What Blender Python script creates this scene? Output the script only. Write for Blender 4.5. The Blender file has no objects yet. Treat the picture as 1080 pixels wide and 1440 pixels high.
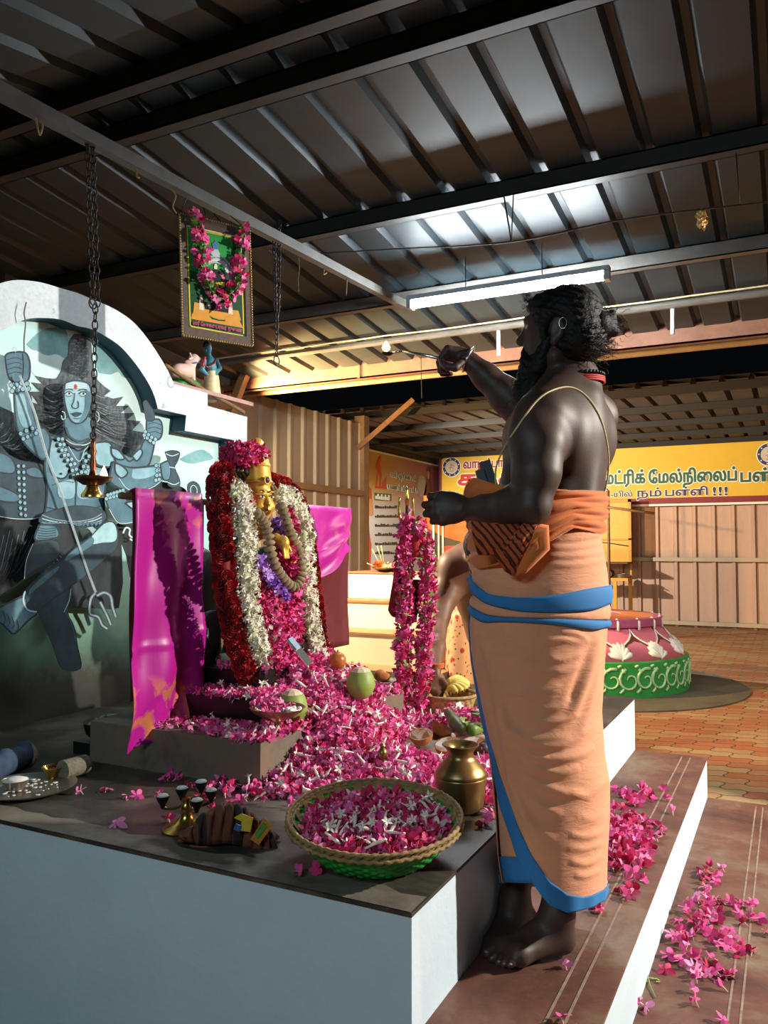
import bpy, math, random
import numpy as np
from mathutils import Vector, Matrix
R = math.radians
random.seed(7); rng = np.random.default_rng(7)
SC = bpy.context.scene
COL = SC.collection
V = lambda *a: np.array(a, dtype=float)

# ------------------------------------------------------------------ camera
FPX, YAW, CAMH = 1130.0, R(26.8), 1.425
PITCH = math.atan(49 / FPX)
CAM = V(0, 0, CAMH)
_r = V(math.cos(YAW), math.sin(YAW), 0)
_h = V(-math.sin(YAW), math.cos(YAW), 0)
_f = _h * math.cos(PITCH) + V(0, 0, math.sin(PITCH))
_u = np.cross(_r, _f)
cam = bpy.data.cameras.new('camera'); cam.sensor_fit = 'HORIZONTAL'; cam.sensor_width = 36; cam.lens = FPX / 1080 * 36
cam.clip_start = .05; cam.clip_end = 200
co = bpy.data.objects.new('camera', cam); COL.objects.link(co)
co.location = CAM; co.rotation_euler = (R(90) + PITCH, 0, YAW); SC.camera = co

# measuring helpers: a sight line of the photograph met with a plane of the place
def ray(px, py): return _f + _r * ((px - 540) / FPX) + _u * ((720 - py) / FPX)
def P(px, py, d): return CAM + ray(px, py) * d
def onX(px, py, X): r = ray(px, py); return CAM + r * (X / r[0])
def onY(px, py, Y): r = ray(px, py); return CAM + r * (Y / r[1])
def onZ(px, py, Z): r = ray(px, py); return CAM + r * ((Z - CAMH) / r[2])
ZP, ZA, ZB = .651, .385, .19          # platform top, upper tread, lower tread
XP, XA, XB = -.732, -.389, -.064      # their right edges
YN, YF = 1.579, 4.31                  # near and far edge of the platform

# ------------------------------------------------------------------ mesh builder
class MB:
    def __init__(s): s.v = []; s.f = []; s.m = []; s.c = None
    def add(s, vs, fs, mi=0):
        o = len(s.v); s.v += [tuple(map(float, p)) for p in vs]
        s.f += [tuple(i + o for i in f) for f in fs]; s.m += [mi] * len(fs); return s
    def box(s, c, size, mi=0, rot=None):
        c = np.array(c, float); h = np.array(size, float) / 2
        vs = [V(x, y, z) * h for z in (-1, 1) for y in (-1, 1) for x in (-1, 1)]
        if rot is not None: M = np.array(rot.to_3x3()); vs = [M @ p for p in vs]
        return s.add([c + p for p in vs], [(0, 2, 3, 1), (4, 5, 7, 6), (0, 1, 5, 4), (2, 6, 7, 3), (0, 4, 6, 2), (1, 3, 7, 5)], mi)
    def bb(s, a, b, mi=0):
        a = np.array(a, float); b = np.array(b, float); return s.box((a + b) / 2, np.abs(b - a), mi)
    def tube(s, pts, rad, n=8, mi=0, cap=True, closed=False, sq=None):
        pts = [np.array(p, float) for p in pts]; N = len(pts)
        rad = [rad] * N if np.isscalar(rad) else list(rad)
        vs = []; up = None
        for i, p in enumerate(pts):
            t = pts[(i + 1) % N] - pts[i - 1] if closed else pts[min(i + 1, N - 1)] - pts[max(i - 1, 0)]
            t = t / (np.linalg.norm(t) + 1e-12)
            if up is None:
                up = V(0, 0, 1) if abs(t[2]) < .9 else V(1, 0, 0)
            a = up - t * np.dot(up, t); a /= np.linalg.norm(a) + 1e-12; b = np.cross(t, a); up = a
            for k in range(n):
                w = 2 * math.pi * k / n
                ca, sa = math.cos(w), math.sin(w)
                if sq: ca *= sq
                vs.append(p + rad[i] * (a * ca + b * sa))
        fs = []
        for i in range(N if closed else N - 1):
            for k in range(n):
                j = (i + 1) % N
                fs.append((i * n + k, i * n + (k + 1) % n, j * n + (k + 1) % n, j * n + k))
        if cap and not closed:
            fs.append(tuple(range(n))[::-1]); fs.append(tuple((N - 1) * n + k for k in range(n)))
        return s.add(vs, fs, mi)
    def bar(s, a, b, w, h, mi=0, up=(0, 0, 1)):
        a = np.array(a, float); b = np.array(b, float); t = b - a; t /= np.linalg.norm(t)
        u = np.array(up, float); u = u - t * np.dot(u, t); u /= np.linalg.norm(u); q = np.cross(t, u)
        vs = [p + q * x * w / 2 + u * z * h / 2 for p in (a, b) for x, z in ((-1, -1), (1, -1), (1, 1), (-1, 1))]
        return s.add(vs, [(0, 3, 2, 1), (4, 5, 6, 7)] + [(i, (i + 1) % 4, 4 + (i + 1) % 4, 4 + i) for i in range(4)], mi)
    def lathe(s, prof, c=(0, 0, 0), n=32, mi=0, axis=None, wob=None):
        c = np.array(c, float); vs = []; N = len(prof)
        for i, (r, z) in enumerate(prof):
            for k in range(n):
                w = 2 * math.pi * k / n
                q = r if wob is None else r * (1 + wob(w, i))
                vs.append(V(q * math.cos(w), q * math.sin(w), z))
        if axis is not None:
            M = np.array(Vector(axis).to_track_quat('Z', 'Y').to_matrix()); vs = [M @ p for p in vs]
        fs = [(i * n + k, i * n + (k + 1) % n, (i + 1) * n + (k + 1) % n, (i + 1) * n + k) for i in range(N - 1) for k in range(n)]
        if prof[0][0] > 1e-5: fs.append(tuple(range(n))[::-1])
        if prof[-1][0] > 1e-5: fs.append(tuple((N - 1) * n + k for k in range(n)))
        return s.add([p + c for p in vs], fs, mi)
    def ell(s, c, r, n=12, mi=0, rot=None):
        c = np.array(c, float); m = max(4, n * 2 // 3)
        M = np.eye(3) if rot is None else np.array(rot.to_3x3())
        vs = []
        for i in range(m + 1):
            t = math.pi * i / m
            for k in range(n):
                w = 2 * math.pi * k / n
                vs.append(c + M @ (V(math.sin(t) * math.cos(w), math.sin(t) * math.sin(w), -math.cos(t)) * np.array(r, float)))
        return s.add(vs, [(i * n + k, i * n + (k + 1) % n, (i + 1) * n + (k + 1) % n, (i + 1) * n + k) for i in range(m) for k in range(n)], mi)
    def prism(s, poly, fr, t, mi=0):
        """poly of (a,b); fr(a,b,depth)->point; extruded over depth 0..t"""
        n = len(poly)
        vs = [fr(a, b, 0) for a, b in poly] + [fr(a, b, t) for a, b in poly]
        return s.add(vs, [tuple(range(n))[::-1], tuple(range(n, 2 * n))] + [(i, (i + 1) % n, n + (i + 1) % n, n + i) for i in range(n)], mi)
    def grid(s, fn, nu, nv, mi=0, cu=False):
        vs = [fn(i / nu, j / nv) for i in range(nu + (0 if cu else 1)) for j in range(nv + 1)]
        K = nu if cu else nu + 1
        fs = [(i * (nv + 1) + j, ((i + 1) % K) * (nv + 1) + j, ((i + 1) % K) * (nv + 1) + j + 1, i * (nv + 1) + j + 1) for i in range(nu) for j in range(nv)]
        return s.add(vs, fs, mi)
    def build(s, name, mats, parent=None, smooth=False, angle=None, fix=True, solid=None):
        return mesh_obj(name, s.v, s.f, mats, parent, smooth, s.m, angle, fix, solid)

import bmesh
def mesh_obj(name, v, f, mats, parent=None, smooth=False, mi=None, angle=None, fix=True, solid=None):
    me = bpy.data.meshes.new(name); me.from_pydata([tuple(map(float, p)) for p in v], [], [tuple(map(int, q)) for q in f])
    mats = mats if isinstance(mats, (list, tuple)) else [mats]
    for m in mats: me.materials.append(m)
    if mi is not None and len(mats) > 1: me.polygons.foreach_set('material_index', mi)
    if fix:
        b = bmesh.new(); b.from_mesh(me); bmesh.ops.recalc_face_normals(b, faces=b.faces); b.to_mesh(me); b.free()
    if smooth: me.polygons.foreach_set('use_smooth', [True] * len(me.polygons))
    if smooth and angle: me.set_sharp_from_angle(angle=R(angle))
    me.update()
    o = bpy.data.objects.new(name, me); COL.objects.link(o)
    if solid:
        md = o.modifiers.new('solid', 'SOLIDIFY'); md.thickness = solid; md.offset = 0
    if parent is not None: put(o, parent)
    return o
def put(o, parent):
    o.parent = parent
    if parent.parent is None: o.matrix_parent_inverse = parent.matrix_basis.inverted()
    return o
def thing(name, label, cat, loc=(0, 0, 0), group=None):
    o = bpy.data.objects.new(name, None); COL.objects.link(o); o.empty_display_size = .05
    o.location = tuple(map(float, loc)); o.rotation_euler = (0, 0, 0)
    return tag(o, label, cat, group)
def tag(o, label, cat, group=None, kind=None):
    o['label'] = label; o['category'] = cat
    if group: o['group'] = group
    if kind: o['kind'] = kind
    return o
def struct(o, label=None):
    o['kind'] = 'structure'
    if label: o['label'] = label; o['category'] = label.split('|')[-1] if '|' in label else o.name.split('_')[0].split('.')[0]
    return o
def stuff(o, label, cat): return tag(o, label, cat, None, 'stuff')
def copy_tree(o, parent=None):
    c = o.copy(); COL.objects.link(c)
    if parent is not None: c.parent = parent
    for ch in list(o.children): copy_tree(ch, c)
    return c

# ------------------------------------------------------------------ implicit bodies (smooth unions, surface nets)
class SDF:
    def __init__(s): s.p = []
    def cone(s, a, b, ra, rb=None, k=.02): s.p.append(('c', np.array(a, float), np.array(b, float), ra, ra if rb is None else rb, k)); return s
    def chain(s, pts, rs, k=.02):
        for i in range(len(pts) - 1): s.cone(pts[i], pts[i + 1], rs[i], rs[i + 1], k)
        return s
    def ell(s, c, r, axes=None, k=.02, sub=False): s.p.append(('s' if sub else 'e', np.array(c, float), np.array(r, float), np.eye(3) if axes is None else np.array(axes, float), k)); return s
    def mesh(s, h, disp=None):
        lo = V(9, 9, 9); hi = -lo; bbs = []
        for p in s.p:
            if p[0] == 'c':
                a, b, ra, rb, k = p[1:]; l = np.minimum(a - ra, b - rb); u = np.maximum(a + ra, b + rb)
            else:
                c, r, A, k = p[1:]; e = np.sqrt(((A * r[:, None]) ** 2).sum(0)); l = c - e; u = c + e
            bbs.append((l, u, k))
            if p[0] != 's': lo = np.minimum(lo, l); hi = np.maximum(hi, u)
        lo = lo - 3 * h - .01; hi = hi + 3 * h + .01
        n = np.ceil((hi - lo) / h).astype(int) + 1
        F = np.full(n, 1.0, np.float32)
        for p, (l, u, k) in zip(s.p, bbs):
            m = 3 * h + k * 1.2
            i0 = np.clip(np.floor((l - m - lo) / h).astype(int), 0, n); i1 = np.clip(np.ceil((u + m - lo) / h).astype(int) + 1, 0, n)
            if (i1 <= i0).any(): continue
            g = [lo[q] + h * np.arange(i0[q], i1[q]) for q in range(3)]
            X, Y, Z = np.meshgrid(*g, indexing='ij', sparse=True)
            if p[0] == 'c':
                a, b, ra, rb, k = p[1:]; ab = b - a; L2 = float(ab @ ab) + 1e-12
                t = np.clip(((X - a[0]) * ab[0] + (Y - a[1]) * ab[1] + (Z - a[2]) * ab[2]) / L2, 0, 1)
                d = np.sqrt((X - a[0] - t * ab[0]) ** 2 + (Y - a[1] - t * ab[1]) ** 2 + (Z - a[2] - t * ab[2]) ** 2) - (ra + (rb - ra) * t)
            else:
                c, r, A, k = p[1:]
                q = [(X - c[0]) * A[i][0] + (Y - c[1]) * A[i][1] + (Z - c[2]) * A[i][2] for i in range(3)]
                k0 = np.sqrt(sum((q[i] / r[i]) ** 2 for i in range(3))); k1 = np.sqrt(sum((q[i] / r[i] ** 2) ** 2 for i in range(3))) + 1e-9
                d = k0 * (k0 - 1) / k1
            sl = tuple(slice(i0[q], i1[q]) for q in range(3)); a = F[sl]
            if p[0] == 's':
                hh = np.clip(.5 - .5 * (a + d) / k, 0, 1)
                F[sl] = a * (1 - hh) + (-d) * hh + k * hh * (1 - hh)
            else:
                hh = np.clip(.5 + .5 * (a - d) / k, 0, 1)
                F[sl] = a * (1 - hh) + d * hh - k * hh * (1 - hh)
        if disp is not None:
            X, Y, Z = np.meshgrid(*[lo[q] + h * np.arange(n[q]) for q in range(3)], indexing='ij', sparse=True)
            F = F + disp(X, Y, Z)
        return surface_nets(F, lo, h)
    def build(s, name, mats, h, parent=None, disp=None, smooth=3, mfun=None):
        if not isinstance(h, float): h, parent = parent, h
        v, f = s.mesh(h, disp)
        v = relax(v, f, smooth)
        o = mesh_obj(name, v, f, mats, parent, True, None, None, False)
        if mfun is not None:
            ctr = v[np.array(f)].mean(1); o.data.polygons.foreach_set('material_index', np.asarray(mfun(ctr), np.int32)); 
        return o
def relax(v, f, it):
    f = np.asarray(f)
    for q in range(it):
        acc = np.zeros_like(v); cnt = np.zeros(len(v))
        for i in range(4):
            a, b = f[:, i], f[:, (i + 1) % 4]
            np.add.at(acc, a, v[b]); np.add.at(cnt, a, 1); np.add.at(acc, b, v[a]); np.add.at(cnt, b, 1)
        v = v + (.5 if q % 2 == 0 else -.45) * (acc / np.maximum(cnt, 1)[:, None] - v) if it > 1 else v
    return v
def surface_nets(F, lo, h):
    S = F < 0
    n = np.array(F.shape)
    acc = np.zeros(tuple(n - 1) + (3,), np.float32); cnt = np.zeros(tuple(n - 1), np.float32)
    def sub(A, o): return A[o[0]:o[0] + n[0] - 1, o[1]:o[1] + n[1] - 1, o[2]:o[2] + n[2] - 1]
    for ax in range(3):
        o1, o2 = [q for q in range(3) if q != ax]
        for i in (0, 1):
            for j in (0, 1):
                o = [0, 0, 0]; o[o1] = i; o[o2] = j; p = list(o); p[ax] = 1
                a, b = sub(F, o), sub(F, p); m = sub(S, o) != sub(S, p)
                t = np.where(m, a / np.where(m, a - b, 1), 0)
                for q in range(3): acc[..., q] += m * (t if q == ax else o[q])
                cnt += m
    act = cnt > 0; idx = np.full(act.shape, -1, np.int64); ids = np.argwhere(act); idx[act] = np.arange(len(ids))
    v = lo + h * (ids + acc[act] / cnt[act][:, None])
    fs = []
    for ax in range(3):
        o1, o2 = [(1, 2), (2, 0), (0, 1)][ax]
        a = np.take(S, range(0, n[ax] - 1), ax); b = np.take(S, range(1, n[ax]), ax)
        m = a != b; pts = np.argwhere(m); inv = a[m]
        ok = (pts[:, o1] > 0) & (pts[:, o2] > 0) & (pts[:, o1] < n[o1] - 1) & (pts[:, o2] < n[o2] - 1); pts = pts[ok]; inv = inv[ok]
        q = []
        for (i, j) in ((-1, -1), (0, -1), (0, 0), (-1, 0)):
            w = pts.copy(); w[:, o1] += i; w[:, o2] += j; q.append(idx[w[:, 0], w[:, 1], w[:, 2]])
        q = np.stack(q, 1); q[~inv] = q[~inv][:, ::-1]; fs.append(q)
    return v.astype(float), np.concatenate(fs)
def catmull(pts, n):
    pts = [np.array(p, float) for p in pts]; out = []; N = len(pts)
    for i in range(N - 1):
        p0, p1, p2, p3 = pts[max(i - 1, 0)], pts[i], pts[i + 1], pts[min(i + 2, N - 1)]
        for k in range(n):
            t = k / n
            out.append(.5 * ((2 * p1) + (p2 - p0) * t + (2 * p0 - 5 * p1 + 4 * p2 - p3) * t * t + (3 * p1 - p0 - 3 * p2 + p3) * t ** 3))
    out.append(pts[-1]); return out

# ------------------------------------------------------------------ materials
def lin(c):
    if isinstance(c, str): c = [int(c[i:i + 2], 16) / 255 for i in (0, 2, 4)]
    return tuple(x / 12.92 if x <= .04045 else ((x + .055) / 1.055) ** 2.4 for x in c) + (1,)
class NT:
    def __init__(s, m): s.t = m.node_tree; s.b = s.t.nodes['Principled BSDF']
    def n(s, typ, **kw):
        x = s.t.nodes.new('ShaderNode' + typ)
        for k, v in kw.items():
            if k in x.inputs: x.inputs[k].default_value = v
            else: setattr(x, k, v)
        return x
    def l(s, a, b): s.t.links.new(a, b)
    def coord(s, sc=None, out='Object'):
        c = s.n('TexCoord').outputs[out]
        if sc is None: return c
        mp = s.n('Mapping'); mp.inputs['Scale'].default_value = sc; s.l(c, mp.inputs[0]); return mp.outputs[0]
    def noise(s, scale, detail=4, rough=.6, co=None, dist=0):
        x = s.n('TexNoise', Scale=scale, Detail=detail, Roughness=rough, Distortion=dist); s.l(co or s.coord(), x.inputs['Vector']); return x.outputs['Fac']
    def ramp(s, fac, stops, interp='LINEAR'):
        r = s.n('ValToRGB'); cr = r.color_ramp; cr.interpolation = interp
        while len(cr.elements) < len(stops): cr.elements.new(.5)
        for e, (p, c) in zip(cr.elements, stops): e.position = p; e.color = lin(c) if not (isinstance(c, tuple) and len(c) == 4) else c
        s.l(fac, r.inputs[0]); return r.outputs[0]
    def mix(s, fac, a, b, typ='MIX'):
        m = s.n('MixRGB', blend_type=typ)
        for i, x in ((0, fac), (1, a), (2, b)):
            if hasattr(x, 'links'): s.l(x, m.inputs[i])
            else: m.inputs[i].default_value = x if i == 0 or len(x) == 4 and not isinstance(x, str) else lin(x)
        return m.outputs[0]
    def bump(s, h, strength=.3, dist=.01):
        b = s.n('Bump', Strength=strength, Distance=dist); s.l(h, b.inputs['Height']); s.l(b.outputs[0], s.b.inputs['Normal']); return b
    def color(s, c): s.l(c, s.b.inputs['Base Color'])
def mat(name, col, rough=.6, metal=0, var=.15, vs=30, bump=0, bs=80, bd=.003, col2=None, spec=.5, sheen=0, sub=0, emit=None, es=0, trans=0, alpha=1):
    m = bpy.data.materials.new(name); m.use_nodes = True; t = NT(m); b = t.b
    b.inputs['Roughness'].default_value = rough; b.inputs['Metallic'].default_value = metal; b.inputs['Specular IOR Level'].default_value = spec
    c = lin(col)
    if var or col2:
        c2 = lin(col2) if col2 else tuple(x * (1 - var) for x in c[:3]) + (1,)
        c1 = c if col2 else tuple(min(1, x * (1 + var)) for x in c[:3]) + (1,)
        t.color(t.ramp(t.noise(vs), [(.3, c2), (.7, c1)]))
    else: b.inputs['Base Color'].default_value = c
    if bump: t.bump(t.noise(bs, 3), bump, bd)
    if sheen: b.inputs['Sheen Weight'].default_value = sheen
    if emit: b.inputs['Emission Color'].default_value = lin(emit); b.inputs['Emission Strength'].default_value = es
    if trans: b.inputs['Transmission Weight'].default_value = trans
    return m
def text(name, body, size, mt, fr, w=None, ext=.002, parent=None, bold=0, sp=1.0, z=0.0):
    """lettering as a mesh; fr(a,b,depth) maps the flat text onto its sign; w fits the width"""
    c = bpy.data.curves.new(name, 'FONT'); c.body = body; c.size = size; c.extrude = ext; c.offset = 0; c.space_character = sp; c.resolution_u = 3
    o = bpy.data.objects.new(name, c); COL.objects.link(o)
    dg = bpy.context.evaluated_depsgraph_get(); me = bpy.data.meshes.new_from_object(o.evaluated_get(dg))
    bpy.data.objects.remove(o); bpy.data.curves.remove(c)
    vs = np.array([v.co[:] for v in me.vertices])
    if w:
        x0, x1 = vs[:, 0].min(), vs[:, 0].max(); vs[:, 0] = (vs[:, 0] - x0) * w / (x1 - x0)
    fs = [tuple(p.vertices) for p in me.polygons]; bpy.data.meshes.remove(me); b = MB()
    sh = [(0, 0)] if not bold else [(bold * size * math.cos(w), bold * size * math.sin(w)) for w in np.linspace(0, 6.283, 9)[:-1]]
    for i, (dx, dy) in enumerate(sh): b.add([fr(p[0] + dx, p[1] + dy, z + ext + p[2] + .0006 * i * (1 if size > .05 else .15)) for p in vs], fs)
    return b.build(name, mt, parent, False, None, False)
# ------------------------------------------------------------------ palette
M = {}
def white_paint():
    m = mat('white_wall_paint', 'cbe0eb', .75, 0, .04, 6, .25, 60, .004); return m
M['white'] = white_paint()
M['white_old'] = mat('chalky_white_paint', 'dfe8ec', .8, 0, 0, 6, .3, 40, .004)
t = NT(M['white_old']); n1 = t.noise(9, 8, .7); n2 = t.noise(55, 6, .75)
t.color(t.mix(t.ramp(n1, [(.60, '000000'), (.68, 'ffffff')]), t.ramp(n2, [(.35, 'bccad1'), (.6, 'cfdae0')]), t.ramp(n2, [(.42, '5c6666'), (.55, 'd0dadd')])))
def cement(name, a, b, c, sc=3, rough=.55):
    m = mat(name, a, rough, 0, 0); t = NT(m); n = t.noise(sc, 9, .68, dist=.4); q = t.noise(sc * 9, 6, .7)
    t.color(t.mix(t.ramp(q, [(.4, '000000'), (.75, '909090')]), t.ramp(n, [(.3, a), (.5, b), (.72, c)]), b))
    t.bump(q, .35, .004); return m
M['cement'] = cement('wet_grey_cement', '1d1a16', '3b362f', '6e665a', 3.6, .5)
M['cement_dry'] = cement('dry_cement', '5a554c', '7d766b', '978f83', 3, .8)
M['disc'] = cement('dark_cement_apron', '4b473f', '5b564c', '69645a', 3, .85)
M['oxide'] = cement('red_oxide_cement', '42251e', '6d4536', '84745f', 3.6, .6)
def rust_bleed(m):
    t = NT(m)
rust_bleed(M['oxide'])
M['black_stone'] = mat('oiled_black_stone', '14120f', .35, 0, .3, 12, .3, 40, .004)
def roofmat(name, a, b, rough, metal):
    m = mat(name, a, rough, metal, 0); t = NT(m); n = t.noise(3, 6, .65); g = t.noise(60, 3, .6, t.coord((1, .06, 1)))
    t.color(t.mix(t.ramp(g, [(.4, '000000'), (.7, '707070')]), t.ramp(n, [(.3, a), (.7, b)]), a)); t.bump(t.noise(14, 4, .6, t.coord((1, .3, 1))), .25, .006); return m
M['roof'] = roofmat('galvanised_roof_sheet', '232f35', '303f46', .48, .12)
M['roof_back'] = mat('weathered_roof_sheet', '4d463d', .8, 0, .2, 4)
M['steel_dark'] = mat('dark_painted_steel', '2e302f', .55, .2, .2, 8)
M['steel_grey'] = mat('grey_primed_steel', '62605b', .6, .1, .2, 8, .15, 60)
M['steel_red'] = mat('red_oxide_steel', '8a6453', .6, .1, .2, 9)
M['steel_tan'] = mat('tan_steel', '9b7f5c', .6, .1, .15, 9)
M['tin_tan'] = mat('tan_profiled_sheet', 'b7a083', .55, .15, 0)
t = NT(M['tin_tan']); t.color(t.mix(t.ramp(t.noise(7, 7, .7, t.coord((1, 1, .12))), [(.45, '000000'), (.8, '8a8a8a')]), 'b3a48c', '86755e'))
M['tin_pink'] = mat('pinkish_profiled_sheet', 'b79a86', .6, .1, 0)
t = NT(M['tin_pink']); t.color(t.mix(t.ramp(t.noise(5, 8, .7, t.coord((1, 1, .18))), [(.48, '000000'), (.78, 'a0a0a0')]), 'bd9f8b', '7c5a46'))
M['yellow_paint'] = mat('yellow_enamel', 'd69a17', .45, 0, .08, 8)
M['wood'] = mat('brown_wood', '7a5634', .6, 0, .25, 20)

# ------------------------------------------------------------------ ground
def pavers():
    m = mat('interlocking_pavers', 'a06040', .8, 0, 0); t = NT(m)
    co = t.coord(); wv = t.n('TexNoise', Scale=30, Detail=1); t.l(co, wv.inputs['Vector'])
    sx = t.n('SeparateXYZ'); t.l(co, sx.inputs[0])
    def wave(a):
        mm = t.n('Math', operation='SINE'); q = t.n('Math', operation='MULTIPLY'); q.inputs[1].default_value = 2 * math.pi / .13; t.l(a, q.inputs[0]); t.l(q.outputs[0], mm.inputs[0])
        r = t.n('Math', operation='MULTIPLY'); r.inputs[1].default_value = .011; t.l(mm.outputs[0], r.inputs[0]); return r.outputs[0]
    a1 = t.n('Math', operation='ADD'); t.l(sx.outputs[0], a1.inputs[0]); t.l(wave(sx.outputs[1]), a1.inputs[1])
    a2 = t.n('Math', operation='ADD'); t.l(sx.outputs[1], a2.inputs[0]); t.l(wave(sx.outputs[0]), a2.inputs[1])
    cx = t.n('CombineXYZ'); t.l(a1.outputs[0], cx.inputs[0]); t.l(a2.outputs[0], cx.inputs[1])
    b = t.n('TexBrick'); b.inputs['Scale'].default_value = 1; b.inputs['Brick Width'].default_value = .26; b.inputs['Row Height'].default_value = .13
    b.inputs['Mortar Size'].default_value = .006; b.inputs['Mortar Smooth'].default_value = .3; b.inputs['Bias'].default_value = -.05
    b.inputs['Color1'].default_value = lin('a3603f'); b.inputs['Color2'].default_value = lin('a9926a'); b.inputs['Mortar'].default_value = lin('5b4a38')
    t.l(cx.outputs[0], b.inputs['Vector'])
    n = t.noise(2.2, 8, .7); n2 = t.noise(40, 4, .6)
    c = t.mix(t.ramp(n, [(.4, '000000'), (.75, '8c8c8c')]), b.outputs['Color'], '8d7350')
    t.color(t.mix(.2, c, t.ramp(n2, [(.3, '6a6a6a'), (.7, 'ffffff')]), 'MULTIPLY'))
    t.bump(b.outputs['Fac'], -.6 if False else .5, .006).invert = True
    return m
M['pavers'] = pavers()
b = MB(); b.box((-1, 9, -.05), (24, 24, .1)); struct(b.build('floor', M['pavers']))
b = MB(); b.lathe([(0, 0), (1.58, 0), (1.58, .012), (0, .012)], (-1.95, 8.60, .001), 72); struct(b.build('floor_apron', M['disc']))

# ------------------------------------------------------------------ platform with its two steps
def slab(name, x0, x1, z1, top, y0=YN, y1=YF):
    b = MB(); e = .006
    b.bb((x0, y0, 0), (x1, y1, z1 - .009), 1)
    # slightly worn cement topping
    nu, nv = 6, 40
    def fn(u, v): return V(x0 + (x1 - x0) * u, y0 + (y1 - y0) * v, z1)
    b.bb((x0, y0 - e, z1 - .009), (x1 + e * .5, y1, z1), 0)
    return b.build(name, [top, M['white']])
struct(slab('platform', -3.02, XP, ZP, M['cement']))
struct(slab('step_upper', XP, XA, ZA, M['oxide']))
struct(slab('step_lower', XA, XB, ZB, M['oxide']))
# paint lines left on the treads
for nm, x, z in (('tread_line', -.46, ZA), ('tread_line', -.50, ZA), ('tread_line', -.14, ZB), ('tread_line', -.17, ZB)):
    b = MB(); b.bb((x - .003, YN + .02, z), (x + .003, YF - .05, z + .0015)); struct(b.build('trim_tread_line', mat('faded_line', '90796a', .8, 0, .3, 40)))

b = MB(); g0 = np.random.default_rng(2); n = 40; xs0 = np.linspace(-3.0, XP, n)
b.add([V(x, YN - .004, ZP + .0015) for x in xs0] + [V(x, YN + .085 + .012 * g0.normal(), ZP + .0015) for x in xs0], [(i, i + 1, n + i + 1, n + i) for i in range(n - 1)]); struct(b.build('trim_platform_edge', cement('worn_edge_cement', '4a443b', '746c60', '8f877a', 5, .75)))
# ------------------------------------------------------------------ mural wall
YC = 2.62
def sym(pts): return [(2 * YC - y, z) for y, z in pts[::-1]] + pts
outer_r = [(2.62, 2.590), (2.72, 2.585), (2.84, 2.577), (2.968, 2.545), (3.08, 2.478), (3.185, 2.388), (3.24, 2.33), (3.273, 2.288), (3.547, 2.286), (3.548, 2.214), (3.915, 2.205), (3.92, ZP)]
inner_r = [(2.62, 2.437), (2.71, 2.443), (2.80, 2.428), (2.895, 2.398), (3.0, 2.33), (3.088, 2.25), (3.13, 2.19), (3.152, 2.137), (3.37, 2.135), (3.36, 2.05), (3.78, 2.05), (3.80, ZP)]
def dens(p, n=5):
    q = catmull([V(a, c, 0) for a, c in p[:7]], n); return [(a[0], a[1]) for a in q] + list(p[7:])
O = dens(outer_r); I = dens(inner_r)
O = sym(O); I = sym(I)
Wf, Wm, Wb = -2.9, -3.0, -3.08
b = MB(); n = len(O)
for x0, x1 in ((Wf, Wf),):
    vs = [(Wf, y, z) for y, z in O] + [(Wf, y, z) for y, z in I]
    b.add(vs, [(i, i + 1, n + i + 1, n + i) for i in range(n - 1)], 0)
b.add([(Wf, y, z) for y, z in O] + [(Wb, y, z) for y, z in O], [(i, i + 1, n + i + 1, n + i) for i in range(n - 1)], 0)
b.add([(Wf, y, z) for y, z in I] + [(Wm, y, z) for y, z in I], [(i, n + i, n + i + 1, i + 1) for i in range(n - 1)], 1)
b.add([(Wb, y, z) for y, z in O], [tuple(range(n))], 0)
M['blue_reveal'] = mat('blue_painted_reveal', '1f4a5c', .6, 0, .15, 12)
wall_mural = struct(b.build('wall_mural', [M['white_old'], M['blue_reveal']]))

# ------------------------------------------------------------------ profiled sheet walls
def profile(pitch, L, h, w=.028, s=.012):
    x = 0; out = []
    while x < L:
        out += [(x, 0), (x + pitch - w - 2 * s, 0), (x + pitch - w - s, h), (x + pitch - s, h)]; x += pitch
    return out
def sheet(name, pitch, L, h, fr, z0, z1, m, w=.028, s=.012):
    pr = profile(pitch, L, h, w, s); b = MB()
    vs = [fr(a, d, z) for a, d in pr for z in (z0, z1)]
    b.add(vs, [(2 * i, 2 * i + 2, 2 * i + 3, 2 * i + 1) for i in range(len(pr) - 1)]); o = b.build(name, m, None, False, None, False); return struct(o)
XT = -4.9
sheet('wall_tin', .27, 8.6, .03, lambda a, d, z: V(XT + d, .40 + a, z), 0, 3.0, M['tin_tan'], .04, .016)
for z in (onX(470, 690, XT)[2], onX(458, 855, XT)[2]): b = MB(); b.bb((XT + .035, .4, z - .035), (XT + .09, 9.0, z + .035)); struct(b.build('trim_girt_rail', M['steel_tan']))
b = MB(); b.bb((XT - .06, 8.98, 0), (XT + .08, 9.12, 3.1)); struct(b.build('wall_corner_post', M['steel_tan']))
b = MB(); b.bar(P(503, 630, 10.2), P(581, 562, 10.2), .06, .06); struct(b.build('trim_post_brace', M['wood']))
YB = 15.3
sheet('wall_back', .32, 13, .05, lambda a, d, z: V(-6.6 + a, YB + .06 - d, z), 0, 2.2, M['tin_pink'], .05, .02)
for z in (1.20, .07): b = MB(); b.bb((-6.5, YB - .06, z - .035), (5.5, YB + .01, z + .035)); struct(b.build('trim_back_rail', M['tin_tan']))
b = MB(); b.bb((-6.6, YB + .08, 0), (6.4, YB + .16, 3.4)); struct(b.build('wall_back_upper', mat('dark_boarding', '2b2723', .9, 0, .2, 5)))  # dark brown boarding behind the sheets
b = MB(); b.bb((-6.66, 6.9, 0), (-6.54, YB, 3.4)); struct(b.build('wall_yard_side', mat('yard_side_boarding', '4a4038', .9, 0, .2, 5)))

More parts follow.
